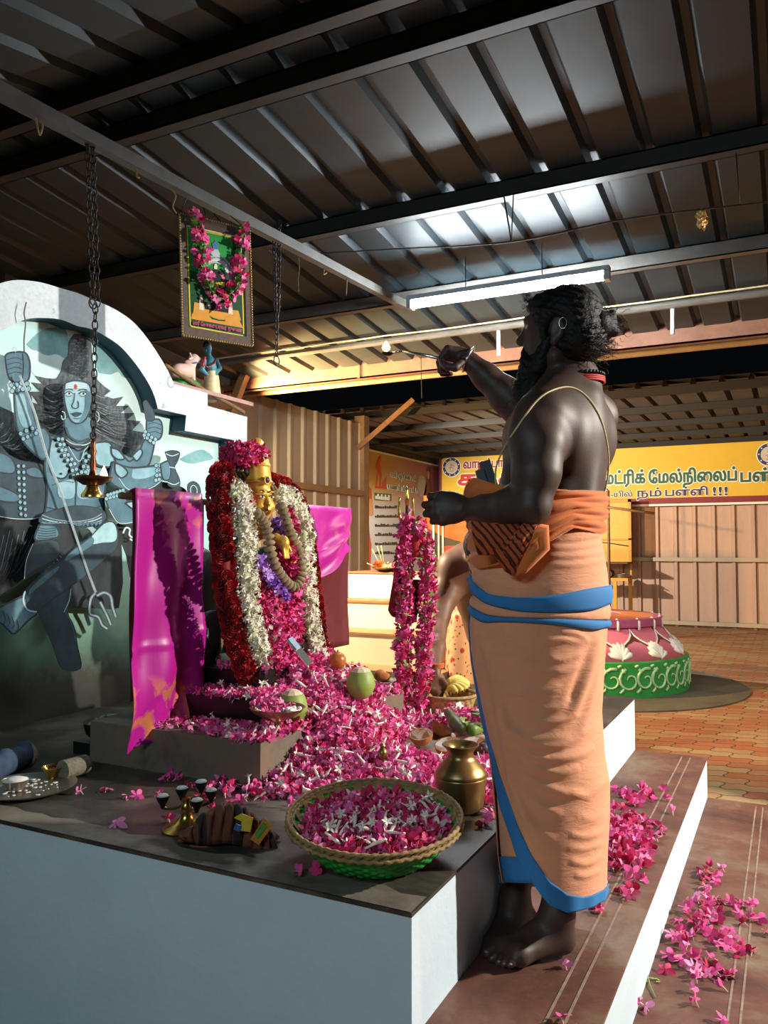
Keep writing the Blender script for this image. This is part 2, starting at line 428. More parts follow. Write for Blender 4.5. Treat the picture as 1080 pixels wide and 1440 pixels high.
# ------------------------------------------------------------------ roof
def rz(y): return 3.700 - .11 * y if y > 2.55 else 3.4195 - .20 * (2.55 - y)
YE = 6.62
def roof_sheet(name, y0, y1, x0, x1, zf, m, pitch=.25, h=.035, off=.0):
    pr = profile(pitch, x1 - x0, h, .03, .02); b = MB()
    vs = [V(x0 + off + a, y, zf(y) + d) for a, d in pr for y in (y0, y1)]
    b.add(vs, [(2 * i, 2 * i + 1, 2 * i + 3, 2 * i + 2) for i in range(len(pr) - 1)])
    vs = [V(x0 + off + a, y, zf(y) + .05) for a in (0, x1 - x0) for y in (y0, y1)]
    b.add(vs, [(0, 1, 3, 2)])
    return struct(b.build(name, m, None, False, None, False))
_p = onY(695, 245, 3.82)[0]
roof_sheet('ceiling_main', 2.55, YE, -6.6, 5, rz, M['roof'], .25, .035, (_p + 6.6) % .25 - .25 + .03)
roof_sheet('ceiling_near', -1.6, 2.55, -6.6, 5, rz, M['roof'], .25, .035, (_p + 6.6) % .25 - .25 + .03)
def cee(y, z, w, h, m, name, x0=-6.6, x1=5, lip=.016):
    """lipped channel along X, its open side facing away"""
    b = MB(); tk = .006
    b.bb((x0, y - w / 2, z), (x1, y + w / 2, z + tk)); b.bb((x0, y - w / 2, z), (x1, y - w / 2 + tk, z + h)); b.bb((x0, y - w / 2, z + h - tk), (x1, y + w / 2, z + h)); b.bb((x0, y + w / 2 - tk, z), (x1, y + w / 2, z + lip))
    return struct(b.build(name, m))
for y, mm in ((2.43, 'steel_dark'), (2.74, 'steel_dark'), (3.86, 'steel_dark'), (4.90, 'steel_grey'), (1.2, 'steel_dark'), (0.1, 'steel_dark')):
    cee(y, rz(y) - .085, .07, .085, M[mm], 'roof_beam')
b = MB(); b.tube([(-6.6, 5.56, 3.03), (5, 5.56, 3.03)], .026, 10); struct(b.build('trim_roof_pipe', M['steel_grey']))
b = MB(); b.tube([(-5, 5.525, 3.063)] + [(x, 5.525 + random.uniform(-.006, .006), 3.063 + random.uniform(-.004, .004)) for x in np.arange(-4.8, 3, .25)], .006, 6); cable = b.build('electric_cable', mat('pale_cable', 'cfc6a4', .5))
tag(cable, 'pale electric cable tied along the grey pipe under the roof', 'cable')
zb0, zb1 = onY(475, 536, 6.2)[2], onY(475, 507, 6.2)[2]
b = MB(); b.bb((-4.85, 6.17, zb0), (5, 6.19, zb1)); b.bb((-4.85, 6.17, zb0), (5, 6.25, zb0 + .01)); b.bb((-4.85, 6.17, zb1 - .01), (5, 6.25, zb1))
b.bb((onY(504, 520, 6.16)[0] - .012, 6.16, zb0), (onY(504, 520, 6.16)[0] + .012, 6.172, zb1 + .02))
struct(b.build('roof_beam_eave', M['steel_red']))
zp = onY(560, 533, 6.45)[2]
b = MB(); b.tube([(-4.95, 6.45, zp), (5, 6.45, zp)], .024, 10); struct(b.build('trim_eave_pipe', M['steel_tan']))
b = MB(); a = onY(322, 585, 6.1); c = onY(352, 508, 6.1); b.bar(a, c, .07, .07, up=(0, 1, 0)); a2 = onY(340, 520, 6.12); struct(b.build('trim_eave_brace', M['steel_tan']))
for px, y0, y1 in ((701, 462, 500), (946, 425, 470)):
    b = MB(); b.tube([onY(px, y0, 5.58), onY(px, y1, 5.58)], .014, 8); struct(b.build('trim_hanger_rod', M['white']))
# tie bar that carries the hanging things, and the wall-side rafter below it
b = MB(); b.bar((-2.3, .2, 2.862), (-2.3, 4.86, 3.062), .045, .05); struct(b.build('trim_tie_bar', M['steel_grey']))
b = MB(); b.bar(onX(0, 392, -4.8), onX(0, 392, -4.8) + (onX(255, 506, -4.8) - onX(0, 392, -4.8)) * 1.6, .10, .12); struct(b.build('trim_wall_rafter', M['steel_grey']))
# roof of the shed across the yard
def rz2(y): return 3.26 + .012 * (y - 9.5)
roof_sheet('ceiling_yard_shed', 9.5, 15.4, -6.6, 6, rz2, M['roof_back'], .3, .05)
for y in (9.62, 11.0, 12.4, 13.8, 15.1):
    b = MB(); b.bb((-6.6, y - .03, rz2(y) - .09), (6, y + .05, rz2(y) - .005)); struct(b.build('roof_beam_yard', mat('black_purlin', '171615', .7, 0, .2)))
b = MB(); b.bb((-6.54, 6.9, 3.22), (-6.3, 15.3, 3.4)); struct(b.build('roof_beam_gutter', M['steel_dark']))
# ------------------------------------------------------------------ instancing into one mesh
def frames(nrm, g, tilt=0.0):
    n = np.asarray(nrm, float) + g.normal(size=(len(nrm), 3)) * tilt; n /= np.linalg.norm(n, axis=1)[:, None]
    a = g.normal(size=n.shape); a -= n * (a * n).sum(1)[:, None]; a /= np.linalg.norm(a, axis=1)[:, None]
    return np.stack([a, np.cross(n, a), n], 2)
def scatter(name, tmpl, pos, fr, sc, mats, mi, g, parent=None, smooth=True, extra=None):
    pos = np.asarray(pos, float); sc = np.asarray(sc, float); mi = np.asarray(mi); pick = g.integers(0, len(tmpl), len(pos)); vs, fs, ms, o = [], [], [], 0
    if extra: vs.append(np.array(extra.v)); fs += [tuple(f) for f in extra.f]; ms += list(extra.m); o = len(extra.v)
    for k, (tv, tf, tm) in enumerate(tmpl):
        ii = np.nonzero(pick == k)[0]
        if not len(ii): continue
        tv = np.asarray(tv, float); w = np.einsum('nij,vj->nvi', fr[ii], tv) * sc[ii][:, None, None] + pos[ii][:, None, :]
        vs.append(w.reshape(-1, 3)); nv = len(tv)
        for q, i in enumerate(ii):
            b = o + q * nv
            fs += [tuple(x + b for x in f) for f in tf]; ms += [mi[i] if t_ == 0 else t_ for t_ in tm]
        o += nv * len(ii)
    return mesh_obj(name, np.concatenate(vs), fs, mats, parent, smooth, ms, None, False)
def oleander(open_=.6, twist=.4, seed=0, tube=True):
    """five twisted petals on a little tube, 1 unit across"""
    g = np.random.default_rng(seed); vs, fs, ms = [], [], []
    for k in range(5):
        w = 2 * math.pi * k / 5 + g.normal() * .15; o = open_ + g.normal() * .22; L = .5 * g.uniform(.8, 1.15)
        e = V(math.cos(w), math.sin(w), 0); s = V(-math.sin(w), math.cos(w), 0); up = V(0, 0, 1)
        def pt(t, q):
            r = L * (t * math.cos(.9 - o * .9 * t) if False else t * (.35 + .65 * o)); h = L * t * (1.15 - o) - .12 * t * t * o
            wd = .30 * math.sin(math.pi * min(1, t * .82 + .08)) * L * 2
            return e * (.05 + r) + up * (h + q * wd * .45 * math.sin(twist + t)) + s * q * wd * .62
        b = len(vs)
        for t in (0, .4, .75, 1): vs += [pt(t, -1), pt(t, 0) - up * .03 * t, pt(t, 1)]
        for i in range(3):
            for j in range(2): fs.append((b + 3 * i + j, b + 3 * i + j + 1, b + 3 * i + 4 + j, b + 3 * i + 3 + j)); ms.append(0)
    if tube:
        b = len(vs)
        for r, z in ((.07, .02), (.045, -.2), (.03, -.42)):
            for k in range(5): w = 2 * math.pi * k / 5; vs.append(V(r * math.cos(w), r * math.sin(w), z))
        for i in range(2):
            for k in range(5): fs.append((b + i * 5 + k, b + i * 5 + (k + 1) % 5, b + i * 5 + 5 + (k + 1) % 5, b + i * 5 + 5 + k)); ms.append(4)
    return np.array(vs), fs, ms
OLE = [oleander(.95, .4, 1), oleander(.6, .8, 2), oleander(.25, .3, 3), oleander(.8, -.5, 4), oleander(.45, .6, 5), oleander(1.05, .2, 6)]
def bud(seed):
    """white tuberose bud: a curved tube that opens into a little star"""
    g = np.random.default_rng(seed); b = MB(); c = g.uniform(-.25, .25)
    pts = [V(c * (t - .5) ** 2, .1 * t * c, t - .5) for t in np.linspace(0, 1, 5)]
    b.tube(pts, [.05, .06, .075, .1, .05], 6); top = pts[-1]
    for k in range(5):
        w = k * 1.257; e = V(math.cos(w), math.sin(w), .35); s = V(-math.sin(w), math.cos(w), 0) * .08
        b.add([top, top + e * .16 + s, top + e * .32, top + e * .16 - s], [(0, 1, 2, 3)])
    return np.array(b.v), b.f, [0] * len(b.f)
BUD = [bud(i) for i in range(4)]
def rose(seed, turns=3):
    g = np.random.default_rng(seed); vs, fs = [], []
    for ring, (r, h, n) in enumerate(((.10, .20, 4), (.26, .16, 6), (.46, .02, 7))[:turns]):
        for k in range(n):
            w = 2 * math.pi * (k + .5 * ring) / n + g.normal() * .1; e = V(math.cos(w), math.sin(w), 0); s = V(-math.sin(w), math.cos(w), 0); wd = 2.6 * r / n + .06
            b = len(vs)
            vs += [e * r * .7 - s * wd + V(0, 0, h - .15), e * r * .7 + s * wd + V(0, 0, h - .15), e * r + s * wd * 1.1 + V(0, 0, h + .05), e * (r + .06) + V(0, 0, h + .10), e * r - s * wd * 1.1 + V(0, 0, h + .05)]
            fs.append((b, b + 1, b + 2, b + 3, b + 4))
    return np.array(vs), fs, [0] * len(fs)
ROSE = [rose(i) for i in range(3)]
def petal(name, c, v=.12): return mat(name, c, .6, 0, v, 70, sheen=.15, spec=.3)
PK = [petal('petal_pink', 'e4509a'), petal('petal_crimson', 'cb1f60'), petal('petal_rose', 'ef8cbf'), petal('petal_white', 'f1e8dc', .05), petal('petal_throat', 'efb6b4', .1)]
M['rose_red'] = petal('red_rose_petal', 'b3121a', .25); M['rose_dark'] = petal('dark_red_petal', '7d0a14', .25)
M['jas'] = petal('jasmine_white', 'ece7d6', .05); M['jas_g'] = petal('jasmine_green_white', 'cfd3ae', .08)
M['purple'] = petal('purple_orchid', '8e4fd0', .15); M['purple_l'] = petal('pale_purple_orchid', 'c39be8', .1)
M['leaf'] = mat('green_leaf', '4d7a2e', .5, 0, .25, 60); M['leaf_pale'] = mat('pale_green_leaf', '8aa05a', .55, 0, .2, 60)
M['gold'] = mat('gilded_metal', 'dcae48', .42, .35, .12, 30, .2, 60, .002)
M['brass'] = mat('old_brass', '927a4c', .36, .85, .25, 14, .15, 60, .001)
M['brass_bright'] = mat('polished_brass', 'c29a4e', .25, .95, .12, 14)
M['silver'] = mat('tarnished_silver', 'a39a8c', .35, .85, .2, 20)
M['ash'] = mat('white_ash', 'd9d9d6', .95, 0, .08, 90, .4, 200, .002)

# ------------------------------------------------------------------ the wall painting
def A_(L): return [(x * .18519, 460 + y * .18519) for x, y in L]
def B_px(L): return [(x * .18519, 700 + y * .18519) for x, y in L]
def C_(L): return [(x * .38889, 400 + y * .38889) for x, y in L]
mb = MB(); _lay = [0]
def onm(p, off): q = onX(p[0], p[1], Wm + off); return q
from mathutils.geometry import tessellate_polygon
def poly(px, mi, step=True):
    if step: _lay[0] += 1
    off = .0012 + .00022 * _lay[0]; pts = [onm(p, off) for p in px]
    tri = tessellate_polygon([[Vector((p[1], p[2], 0)) for p in pts]])
    mb.add(pts, [tuple(t) for t in tri], mi)
def smoothp(px, n=4): q = catmull([V(x, y, 0) for x, y in px + px[:1]], n)[:-1]; return [(a[0], a[1]) for a in q]
def blob(px, mi, line=7, lw=1.0): s = smoothp(px); poly(s, mi); (ribbon(s + s[:1], 2.6, 6) if mi in (4, 5) and line is not None else None, ribbon(s + s[:1], lw, line) if line is not None else None)
def ribbon(px, w, mi, taper=False):
    _lay[0] += 1; off = .0012 + .00022 * _lay[0]; q = [np.array(p, float) for p in px]; vs = []
    for i, p in enumerate(q):
        t = q[min(i + 1, len(q) - 1)] - q[max(i - 1, 0)]; L = np.hypot(*t) + 1e-9; nn = V(-t[1], t[0]) / L * w / 2 * (1 if not taper else max(.15, 1 - i / (len(q) - 1)))
        vs += [onm(p + nn, off), onm(p - nn, off)]
    mb.add(vs, [(2 * i, 2 * i + 1, 2 * i + 3, 2 * i + 2) for i in range(len(q) - 1)], mi)
def line(px, w=1.0, mi=7, n=5, taper=False): q = catmull([V(x, y, 0) for x, y in px], n); ribbon([(a[0], a[1]) for a in q], w, mi, taper)
def bead(c, r, mi=4):
    for rr, m_ in ((r, 7), (r * .74, mi)): poly([(c[0] + rr * math.cos(w), c[1] + rr * 1.1 * math.sin(w)) for w in np.linspace(0, 2 * math.pi, 11)[:-1]], m_)
def beads(px, n, r, mi=4):
    q = np.array(catmull([V(x, y, 0) for x, y in px], 10)); L = np.r_[0, np.cumsum(np.linalg.norm(np.diff(q, axis=0), axis=1))]
    _k = _lay[0]
    for s in np.linspace(0, L[-1], n): _lay[0] = _k; bead((np.interp(s, L, q[:, 0]), np.interp(s, L, q[:, 1])), r, mi)
def mm(name, a, b, sc, stretch=(1, 1, 1), det=6):
    m = mat(name, a, .72, 0, 0); t = NT(m); t.color(t.ramp(t.noise(sc, det, .65, t.coord(stretch)), [(.3, a), (.7, b)])); t.bump(t.noise(50, 3), .2, .003); return m
bgm = mat('painted_sky', '9cc6c8', .75, 0, 0); t = NT(bgm); sx = t.n('SeparateXYZ'); t.l(t.coord(), sx.inputs[0])
mr = t.n('MapRange'); mr.inputs['From Min'].default_value = .65; mr.inputs['From Max'].default_value = 2.45; t.l(sx.outputs[2], mr.inputs[0])
ad = t.n('Math', operation='MULTIPLY_ADD'); t.l(t.noise(5, 7, .65), ad.inputs[0]); ad.inputs[1].default_value = .16; t.l(mr.outputs[0], ad.inputs[2])
sb = t.n('Math', operation='SUBTRACT'); t.l(ad.outputs[0], sb.inputs[0]); sb.inputs[1].default_value = .08
t.color(t.mix(t.ramp(t.noise(70, 4, .7), [(.62, '000000'), (.72, '404040')]), t.ramp(sb.outputs[0], [(.0, '26241f'), (.09, '3a3a31'), (.16, '5a7a68'), (.30, '8cb9a8'), (.55, 'b0dede'), (.8, 'cdf0ee'), (1, 'bfe6e8')]), '4a5a55')); t.bump(t.noise(50, 3), .2, .003)
MUR = [bgm, mm('painted_cloud_teal', '4f8d92', '8fbcbd', 6), mm('painted_cloud_white', 'bfe0e0', 'd9f0ef', 5), mm('painted_hair', '12191c', '6a777c', 60, (1, 1, .4)), mm('painted_skin_light', '6d9fb0', '9cc5d0', 9),
       mm('painted_skin_mid', '3d6272', '5f8a9a', 8), mm('painted_skin_dark', '1d2f38', '33505c', 8), mm('painted_outline', '10191e', '1b262c', 30), mm('painted_hide', '0f1518', '2a363b', 22, (1, 1, .35)),
       mm('painted_pale_line', '9fc6d0', 'c4e0e4', 20), mm('painted_red', 'a33c22', 'b5522e', 30), mm('painted_knee_glow', '8dbfc6', 'b5dde0', 12), mm('painted_grey_metal', '7c8a90', 'a5b3b8', 30)]
# ground of the picture
yl = min(y for y, z in I); yr = max(y for y, z in I)
mb.add([(Wm, y, z) for y, z in I], [tuple(range(len(I)))], 0)
blob(A_([(200, 130), (330, 20), (500, 20), (510, 230), (430, 205), (360, 215), (260, 180)]), 1, None)
blob(A_([(720, 60), (860, 110), (980, 240), (1040, 395), (940, 380), (900, 340), (830, 360), (740, 330)]), 1, None)
blob(A_([(190, 170), (280, 180), (360, 222), (430, 205), (480, 260), (470, 330), (430, 380), (330, 390), (260, 360), (215, 290)]), 2, None)
blob(A_([(740, 345), (830, 360), (900, 345), (940, 385), (1030, 400), (1070, 560), (1090, 800), (880, 800), (760, 600)]), 2, None)
blob(A_([(-160, 150), (-40, 120), (20, 210), (-20, 330), (-150, 330)]), 2, None)
blob(C_([(648, 632), (690, 608), (735, 598), (772, 628), (735, 640), (690, 648)]), 1, None)
# flying hair
hl = [(560, 55), (640, 55), (690, 110), (705, 300), (735, 400), (790, 450), (840, 485), (785, 525), (860, 545), (935, 528), (880, 600), (980, 598), (915, 655), (1020, 655), (965, 705), (1068, 715), (1000, 785), (1090, 800), (1100, 1000), (990, 985), (880, 930), (740, 880), (600, 890), (480, 850), (370, 815), (300, 770), (240, 640), (215, 560), (300, 590), (225, 490), (310, 490), (238, 420), (325, 432), (265, 370), (350, 390), (430, 395), (465, 330), (480, 260), (520, 220), (525, 110)]
poly(A_(hl), 3); ribbon(A_(hl + hl[:1]), .8, 7)
lh = [(0, 605), (110, 655), (125, 745), (200, 890), (330, 1000), (360, 1110), (360, 1290), (180, 1060), (0, 990), (-200, 900), (-300, 640), (-120, 700), (-200, 560)]
poly(A_(lh), 3); ribbon(A_(lh + lh[:1]), .8, 7)
for k in range(26):
    a = 600 + k * 12; line(A_([(700 + k * 4, 560 + k * 12), (830 + k * 3, 620 + k * 11), (960 + k * 3, 620 + k * 13)]), .7, 6 if k % 2 else 12, 4, True)
for k in range(18): line(A_([(470, 480 + k * 17), (370 - k * 2, 500 + k * 18), (270 + k * 4, 470 + k * 17)]), .7, 6 if k % 2 else 12, 4, True)
gq = np.random.default_rng(17)
for k in range(90):
    a = gq.uniform(0, 1); c = gq.uniform(-.5, .5); y0 = 470 + 330 * a; x1 = 820 + 200 * a + 60 * gq.uniform(-1, 1)
    line(A_([(700 + 30 * a, y0), (760 + 60 * a, y0 + 40 + 60 * c), (x1 * .5 + 400, y0 + 20 + 90 * a), (x1, y0 - 10 + 110 * a + 40 * c)]), .8, (7, 6, 12, 7)[k % 4], 4, True)
    y0 = 440 + 360 * a; x1 = 330 - 50 * gq.uniform(-1, 1) - 60 * a * (1 - a)
    line(A_([(480, y0), (430, y0 + 30 + 30 * c), (380, y0 + 10 + 40 * a), (x1, y0 - 30 + 60 * a + 30 * c)]), .8, (7, 6, 12, 7)[k % 4], 4, True)
    x0 = -60 + 380 * a; line(A_([(x0, 660 + 300 * a), (x0 - 60, 720 + 300 * a + 60 * c), (x0 - 130, 760 + 240 * a)]), .8, (7, 12, 6)[k % 3], 4, True)
for k in range(40):
    u = (k * .618) % 1; v_ = k / 40; x = 540 + 130 * u; y = 90 + v_ * 330; line(A_([(x - 14, y), (x, y - 9), (x + 14, y)]), .6, 12 if k % 3 else 7, 3)
# hide cape behind
poly(B_px([(-200, 120), (330, 130), (300, 200), (270, 330), (190, 610), (60, 700), (0, 740), (-200, 700)]), 8)
for k in range(22): line(B_px([(20 + k * 11, 250 + (k % 5) * 30), (k * 9 - 20, 420 + (k % 4) * 40), (k * 7 - 60, 560 + (k % 3) * 40)]), .7, 12 if k % 2 else 6, 4, True)
blob(C_([(470, 760), (520, 720), (590, 715), (660, 735), (670, 760), (600, 790), (480, 800)]), 8)
poly(C_([(430, 860), (500, 850), (490, 1060), (470, 1060), (455, 980), (440, 940), (445, 1080), (430, 1170), (405, 1175), (240, 1165), (245, 1090), (300, 980)]), 8)
# arms at the far left
blob(A_([(-200, 900), (0, 940), (150, 1010), (345, 1060), (365, 1230), (340, 1420), (250, 1450), (0, 1440), (-200, 1400)]), 6)
blob(A_([(-40, 940), (70, 980), (115, 1050), (110, 1100), (60, 1112), (-40, 1080)]), 5); blob(A_([(200, 1075), (275, 1062), (345, 1125), (335, 1146), (250, 1140), (200, 1112)]), 5); blob(A_([(-40, 1190), (100, 1250), (160, 1300), (100, 1330), (-40, 1300)]), 5)
line(B_px([(-60, 130), (100, 158), (240, 160), (320, 145)]), 1.2, 9)
beads(A_([(140, 1055), (145, 1160), (150, 1270), (160, 1420)]), 9, 3.0, 4); beads(A_([(180, 1055), (183, 1160), (185, 1270), (195, 1430)]), 9, 3.0, 4)
# trunk
blob(A_([(375, 820), (440, 835), (520, 880), (590, 940), (670, 900), (740, 875), (830, 915), (880, 1000), (890, 1080), (820, 1160), (790, 1290), (790, 1390), (760, 1460), (540, 1500), (330, 1480), (345, 1390), (360, 1230), (340, 1040)]), 5)
blob(A_([(390, 850), (470, 880), (520, 980), (525, 1090), (480, 1150), (400, 1120), (370, 1000)]), 4); blob(A_([(620, 960), (700, 920), (800, 930), (850, 1000), (800, 1100), (690, 1140), (620, 1080)]), 4)
blob(A_([(440, 1180), (560, 1160), (560, 1290), (450, 1290)]), 4, None); blob(A_([(590, 1160), (690, 1170), (690, 1290), (590, 1290)]), 4, None); poly(A_([(452, 1110), (462, 1104), (474, 1110), (470, 1122), (455, 1122)]), 7)
line(A_([(575, 1130), (575, 1300), (572, 1380)]), 1, 7); line(A_([(400, 1200), (480, 1170), (560, 1180)]), .8); line(B_px([(350, 70), (480, 95), (570, 70), (700, 85), (770, 60)]), .8)
# raised arm with the staff
blob(A_([(105, 495), (218, 495), (245, 620), (285, 750), (340, 770), (378, 830), (375, 930), (335, 1005), (260, 960), (190, 885), (135, 780), (112, 640)]), 5)
blob(A_([(120, 520), (180, 510), (210, 640), (240, 740), (180, 760), (140, 680)]), 4, None)
blob(A_([(38, 222), (70, 196), (178, 190), (218, 235), (228, 320), (205, 410), (90, 412), (55, 340)]), 5)
for k in range(4): line(A_([(48, 250 + k * 38), (120, 232 + k * 36), (170, 250 + k * 34)]), .9, 7)
line(A_([(172, 200), (180, 300), (170, 400)]), 1, 7); line(A_([(90, 175), (110, 150), (125, 165), (115, 190)]), 1.2, 9)
beads(A_([(85, 440), (120, 440), (155, 425), (205, 430)]), 4, 4); beads(A_([(92, 485), (130, 480), (165, 470), (215, 468)]), 4, 4); beads(A_([(158, 808), (205, 785), (255, 768), (285, 790)]), 4, 3.6); beads(A_([(178, 848), (212, 832), (245, 818), (275, 805)]), 4, 3.4)
# head
blob(A_([(485, 700), (520, 680), (680, 680), (700, 780), (690, 850), (590, 900), (520, 870), (495, 800)]), 5)
blob(A_([(492, 430), (560, 405), (665, 425), (695, 500), (690, 600), (650, 700), (590, 732), (535, 705), (500, 610), (484, 510)]), 4)
blob(A_([(640, 480), (690, 500), (685, 610), (645, 695), (600, 725), (640, 620)]), 5, None)
for k in range(3): line(A_([(502, 432 + k * 16), (560, 424 + k * 16), (660, 436 + k * 16)]), 1.5, 2)
poly(A_([(562, 440), (575, 432), (586, 445), (586, 466), (572, 474), (562, 462)]), 10)
for x in (522, 630):
    poly(smoothp(A_([(x - 26, 505), (x, 490), (x + 28, 505), (x, 518)])), 9); poly(smoothp(A_([(x - 6, 498), (x + 6, 494), (x + 12, 506), (x, 514)])), 7); line(A_([(x - 32, 508), (x, 488), (x + 32, 506)]), 1.2, 7); line(A_([(x - 34, 482), (x, 470), (x + 34, 478)]), 1.3, 7); line(A_([(x - 24, 520), (x, 528), (x + 24, 518)]), .7, 7)
line(A_([(568, 500), (562, 560), (548, 600), (572, 618), (598, 604), (592, 560)]), 1.1, 7); poly(smoothp(A_([(545, 655), (580, 644), (622, 655), (590, 680), (565, 676)])), 6); line(A_([(540, 656), (580, 660), (625, 655)]), .9, 7); line(A_([(560, 690), (590, 696), (612, 688)]), .8, 7)
for e in ([(470, 640), (490, 650), (495, 690), (475, 700), (465, 670)], [(735, 640), (750, 660), (752, 700), (738, 720)]): line(A_(e), 1.2, 9)
line(A_([(500, 760), (530, 830), (600, 868), (680, 845)]), 3, 6); line(A_([(505, 870), (560, 905), (640, 910), (690, 890)]), 4, 8); line(A_([(500, 855), (560, 890), (640, 893), (690, 875)]), 1, 9)
beads(A_([(445, 850), (470, 930), (500, 990), (540, 1050), (560, 1130)]), 8, 3.3); beads(A_([(475, 850), (495, 920), (525, 980), (565, 1030), (590, 1120)]), 8, 3.2); beads(A_([(715, 900), (690, 960), (650, 1020), (625, 1090), (600, 1140)]), 7, 3.3); beads(A_([(740, 905), (720, 970), (680, 1040), (650, 1100)]), 6, 3.0)
line(A_([(520, 905), (600, 1020), (640, 940), (670, 905)]), .9, 9)
# arms on the other side
blob(C_([(330, 575), (390, 570), (412, 600), (415, 650), (380, 660), (340, 640)]), 4)
blob(C_([(400, 585), (440, 612), (470, 640), (505, 600), (525, 560), (556, 572), (550, 615), (535, 655), (500, 668), (430, 658)]), 5); blob(C_([(402, 590), (430, 600), (450, 630), (425, 632), (405, 615)]), 4); blob(C_([(478, 620), (505, 595), (515, 610), (495, 638)]), 4)
blob(C_([(530, 492), (575, 488), (587, 520), (578, 558), (545, 560), (530, 530)]), 5); blob(C_([(517, 428), (530, 420), (556, 462), (556, 492), (530, 492), (524, 470)]), 6)
for k in range(3): line(C_([(535, 505 + k * 16), (560, 500 + k * 16), (582, 508 + k * 16)]), .9, 7)
beads(C_([(522, 545), (540, 562), (556, 572)]), 4, 3.2); beads(C_([(526, 533), (545, 550), (562, 560)]), 4, 3)
blob(C_([(408, 640), (470, 662), (560, 655), (592, 650), (592, 700), (545, 735), (470, 746), (400, 715)]), 5); blob(C_([(415, 645), (440, 655), (462, 680), (440, 700), (418, 680)]), 4); blob(C_([(480, 668), (560, 662), (585, 672), (530, 700), (480, 700)]), 4, None)
line(C_([(430, 700), (470, 744), (545, 736), (590, 704)]), 1.1, 9)
beads(C_([(565, 655), (568, 680), (564, 708)]), 4, 3.2); beads(C_([(578, 655), (580, 680), (576, 705)]), 4, 3.0)
blob(C_([(580, 650), (610, 638), (625, 660), (620, 700), (590, 705)]), 5); blob(C_([(596, 606), (622, 600), (650, 608), (642, 640), (632, 662), (648, 700), (650, 726), (630, 734), (606, 724), (616, 690), (616, 660), (606, 635)]), 6); line(C_([(600, 612), (622, 620), (646, 612)]), 1.2, 9); line(C_([(612, 660), (634, 664)]), 1.2, 9); line(C_([(608, 716), (630, 724), (648, 716)]), 1.2, 9)
blob(C_([(680, 760), (678, 725), (700, 712), (722, 730), (722, 765)]), 6); line(C_([(690, 755), (690, 735), (700, 726), (712, 738), (712, 758)]), 1, 9)
blob(C_([(378, 765), (445, 752), (462, 785), (492, 800), (494, 858), (435, 864), (398, 820)]), 5); blob(C_([(452, 790), (480, 785), (494, 800), (480, 812)]), 4); line(C_([(395, 812), (430, 862), (492, 858)]), 1.1, 9)
beads(C_([(385, 775), (420, 765), (450, 756)]), 6, 3.2); beads(C_([(390, 762), (420, 752), (445, 744)]), 6, 3.0)
for e in ([(445, 900), (455, 880), (470, 885), (468, 905), (480, 915), (485, 905)], [(470, 920), (480, 925), (486, 915)]): line(C_(e), 2.2, 2)
# waist, legs
blob(B_px([(325, 120), (560, 60), (775, 90), (790, 180), (600, 230), (310, 195)]), 6)
for k in range(3): line(B_px([(320, 130 + k * 28), (420, 165 + k * 18), (570, 180 + k * 14), (700, 160 + k * 16), (775, 120 + k * 26)]), 1.3, 9 if k == 1 else 12)
for k in range(14): poly(smoothp(B_px([(330 + k * 32, 195), (345 + k * 32, 180), (360 + k * 32, 195), (345 + k * 32, 214)])), 5)
blob(B_px([(300, 205), (520, 200), (590, 230), (580, 345), (520, 420), (470, 470), (290, 560), (185, 620), (195, 520), (235, 380), (270, 320)]), 8)
blob(B_px([(300, 205), (420, 215), (440, 300), (270, 320)]), 5)
for k in range(5): line(B_px([(285, 225 + k * 20), (350, 238 + k * 18), (425, 228 + k * 18)]), .9, 7)
blob(B_px([(250, 345), (350, 320), (440, 335), (450, 430), (380, 490), (250, 560), (190, 600), (205, 480)]), 6); line(B_px([(185, 615), (200, 480), (250, 350)]), 1.1, 9)
for k in range(15): line(B_px([(470 - k * 24, 460 + k * 22), (455 - k * 24, 440 + k * 26)]), .9, 12)
blob(B_px([(310, 830), (540, 690), (515, 870), (560, 970), (590, 1130), (612, 1295), (470, 1295), (400, 1120), (330, 960), (290, 860)]), 6); line(B_px([(540, 690), (525, 780), (485, 870)]), 1.1, 9); line(B_px([(500, 870), (550, 970), (575, 1090)]), 1, 5)
blob(B_px([(600, 350), (690, 290), (780, 195), (860, 185), (900, 260), (885, 380), (780, 480), (640, 600), (400, 770), (280, 865), (210, 845), (190, 720), (290, 600), (470, 460)]), 6)
blob(B_px([(700, 290), (790, 200), (860, 192), (888, 270), (870, 330), (780, 340), (700, 350)]), 11, None); blob(B_px([(620, 355), (700, 300), (710, 345), (640, 400), (500, 480), (520, 430)]), 5, None); blob(B_px([(300, 620), (440, 520), (420, 570), (240, 720), (220, 740), (230, 690)]), 5, None)
line(B_px([(200, 690), (300, 600), (470, 470), (600, 352)]), 1, 7)
blob(B_px([(-30, 850), (60, 800), (185, 755), (215, 850), (285, 870), (200, 945), (112, 1032), (60, 1000), (20, 960), (-20, 930)]), 5)
for k in range(4): line(B_px([(20 + k * 36, 860 + k * 22), (40 + k * 34, 920 + k * 22), (30 + k * 30, 960 + k * 18)]), .9, 7)
line(B_px([(190, 710), (178, 780), (210, 850), (280, 866)]), 2.2, 9)
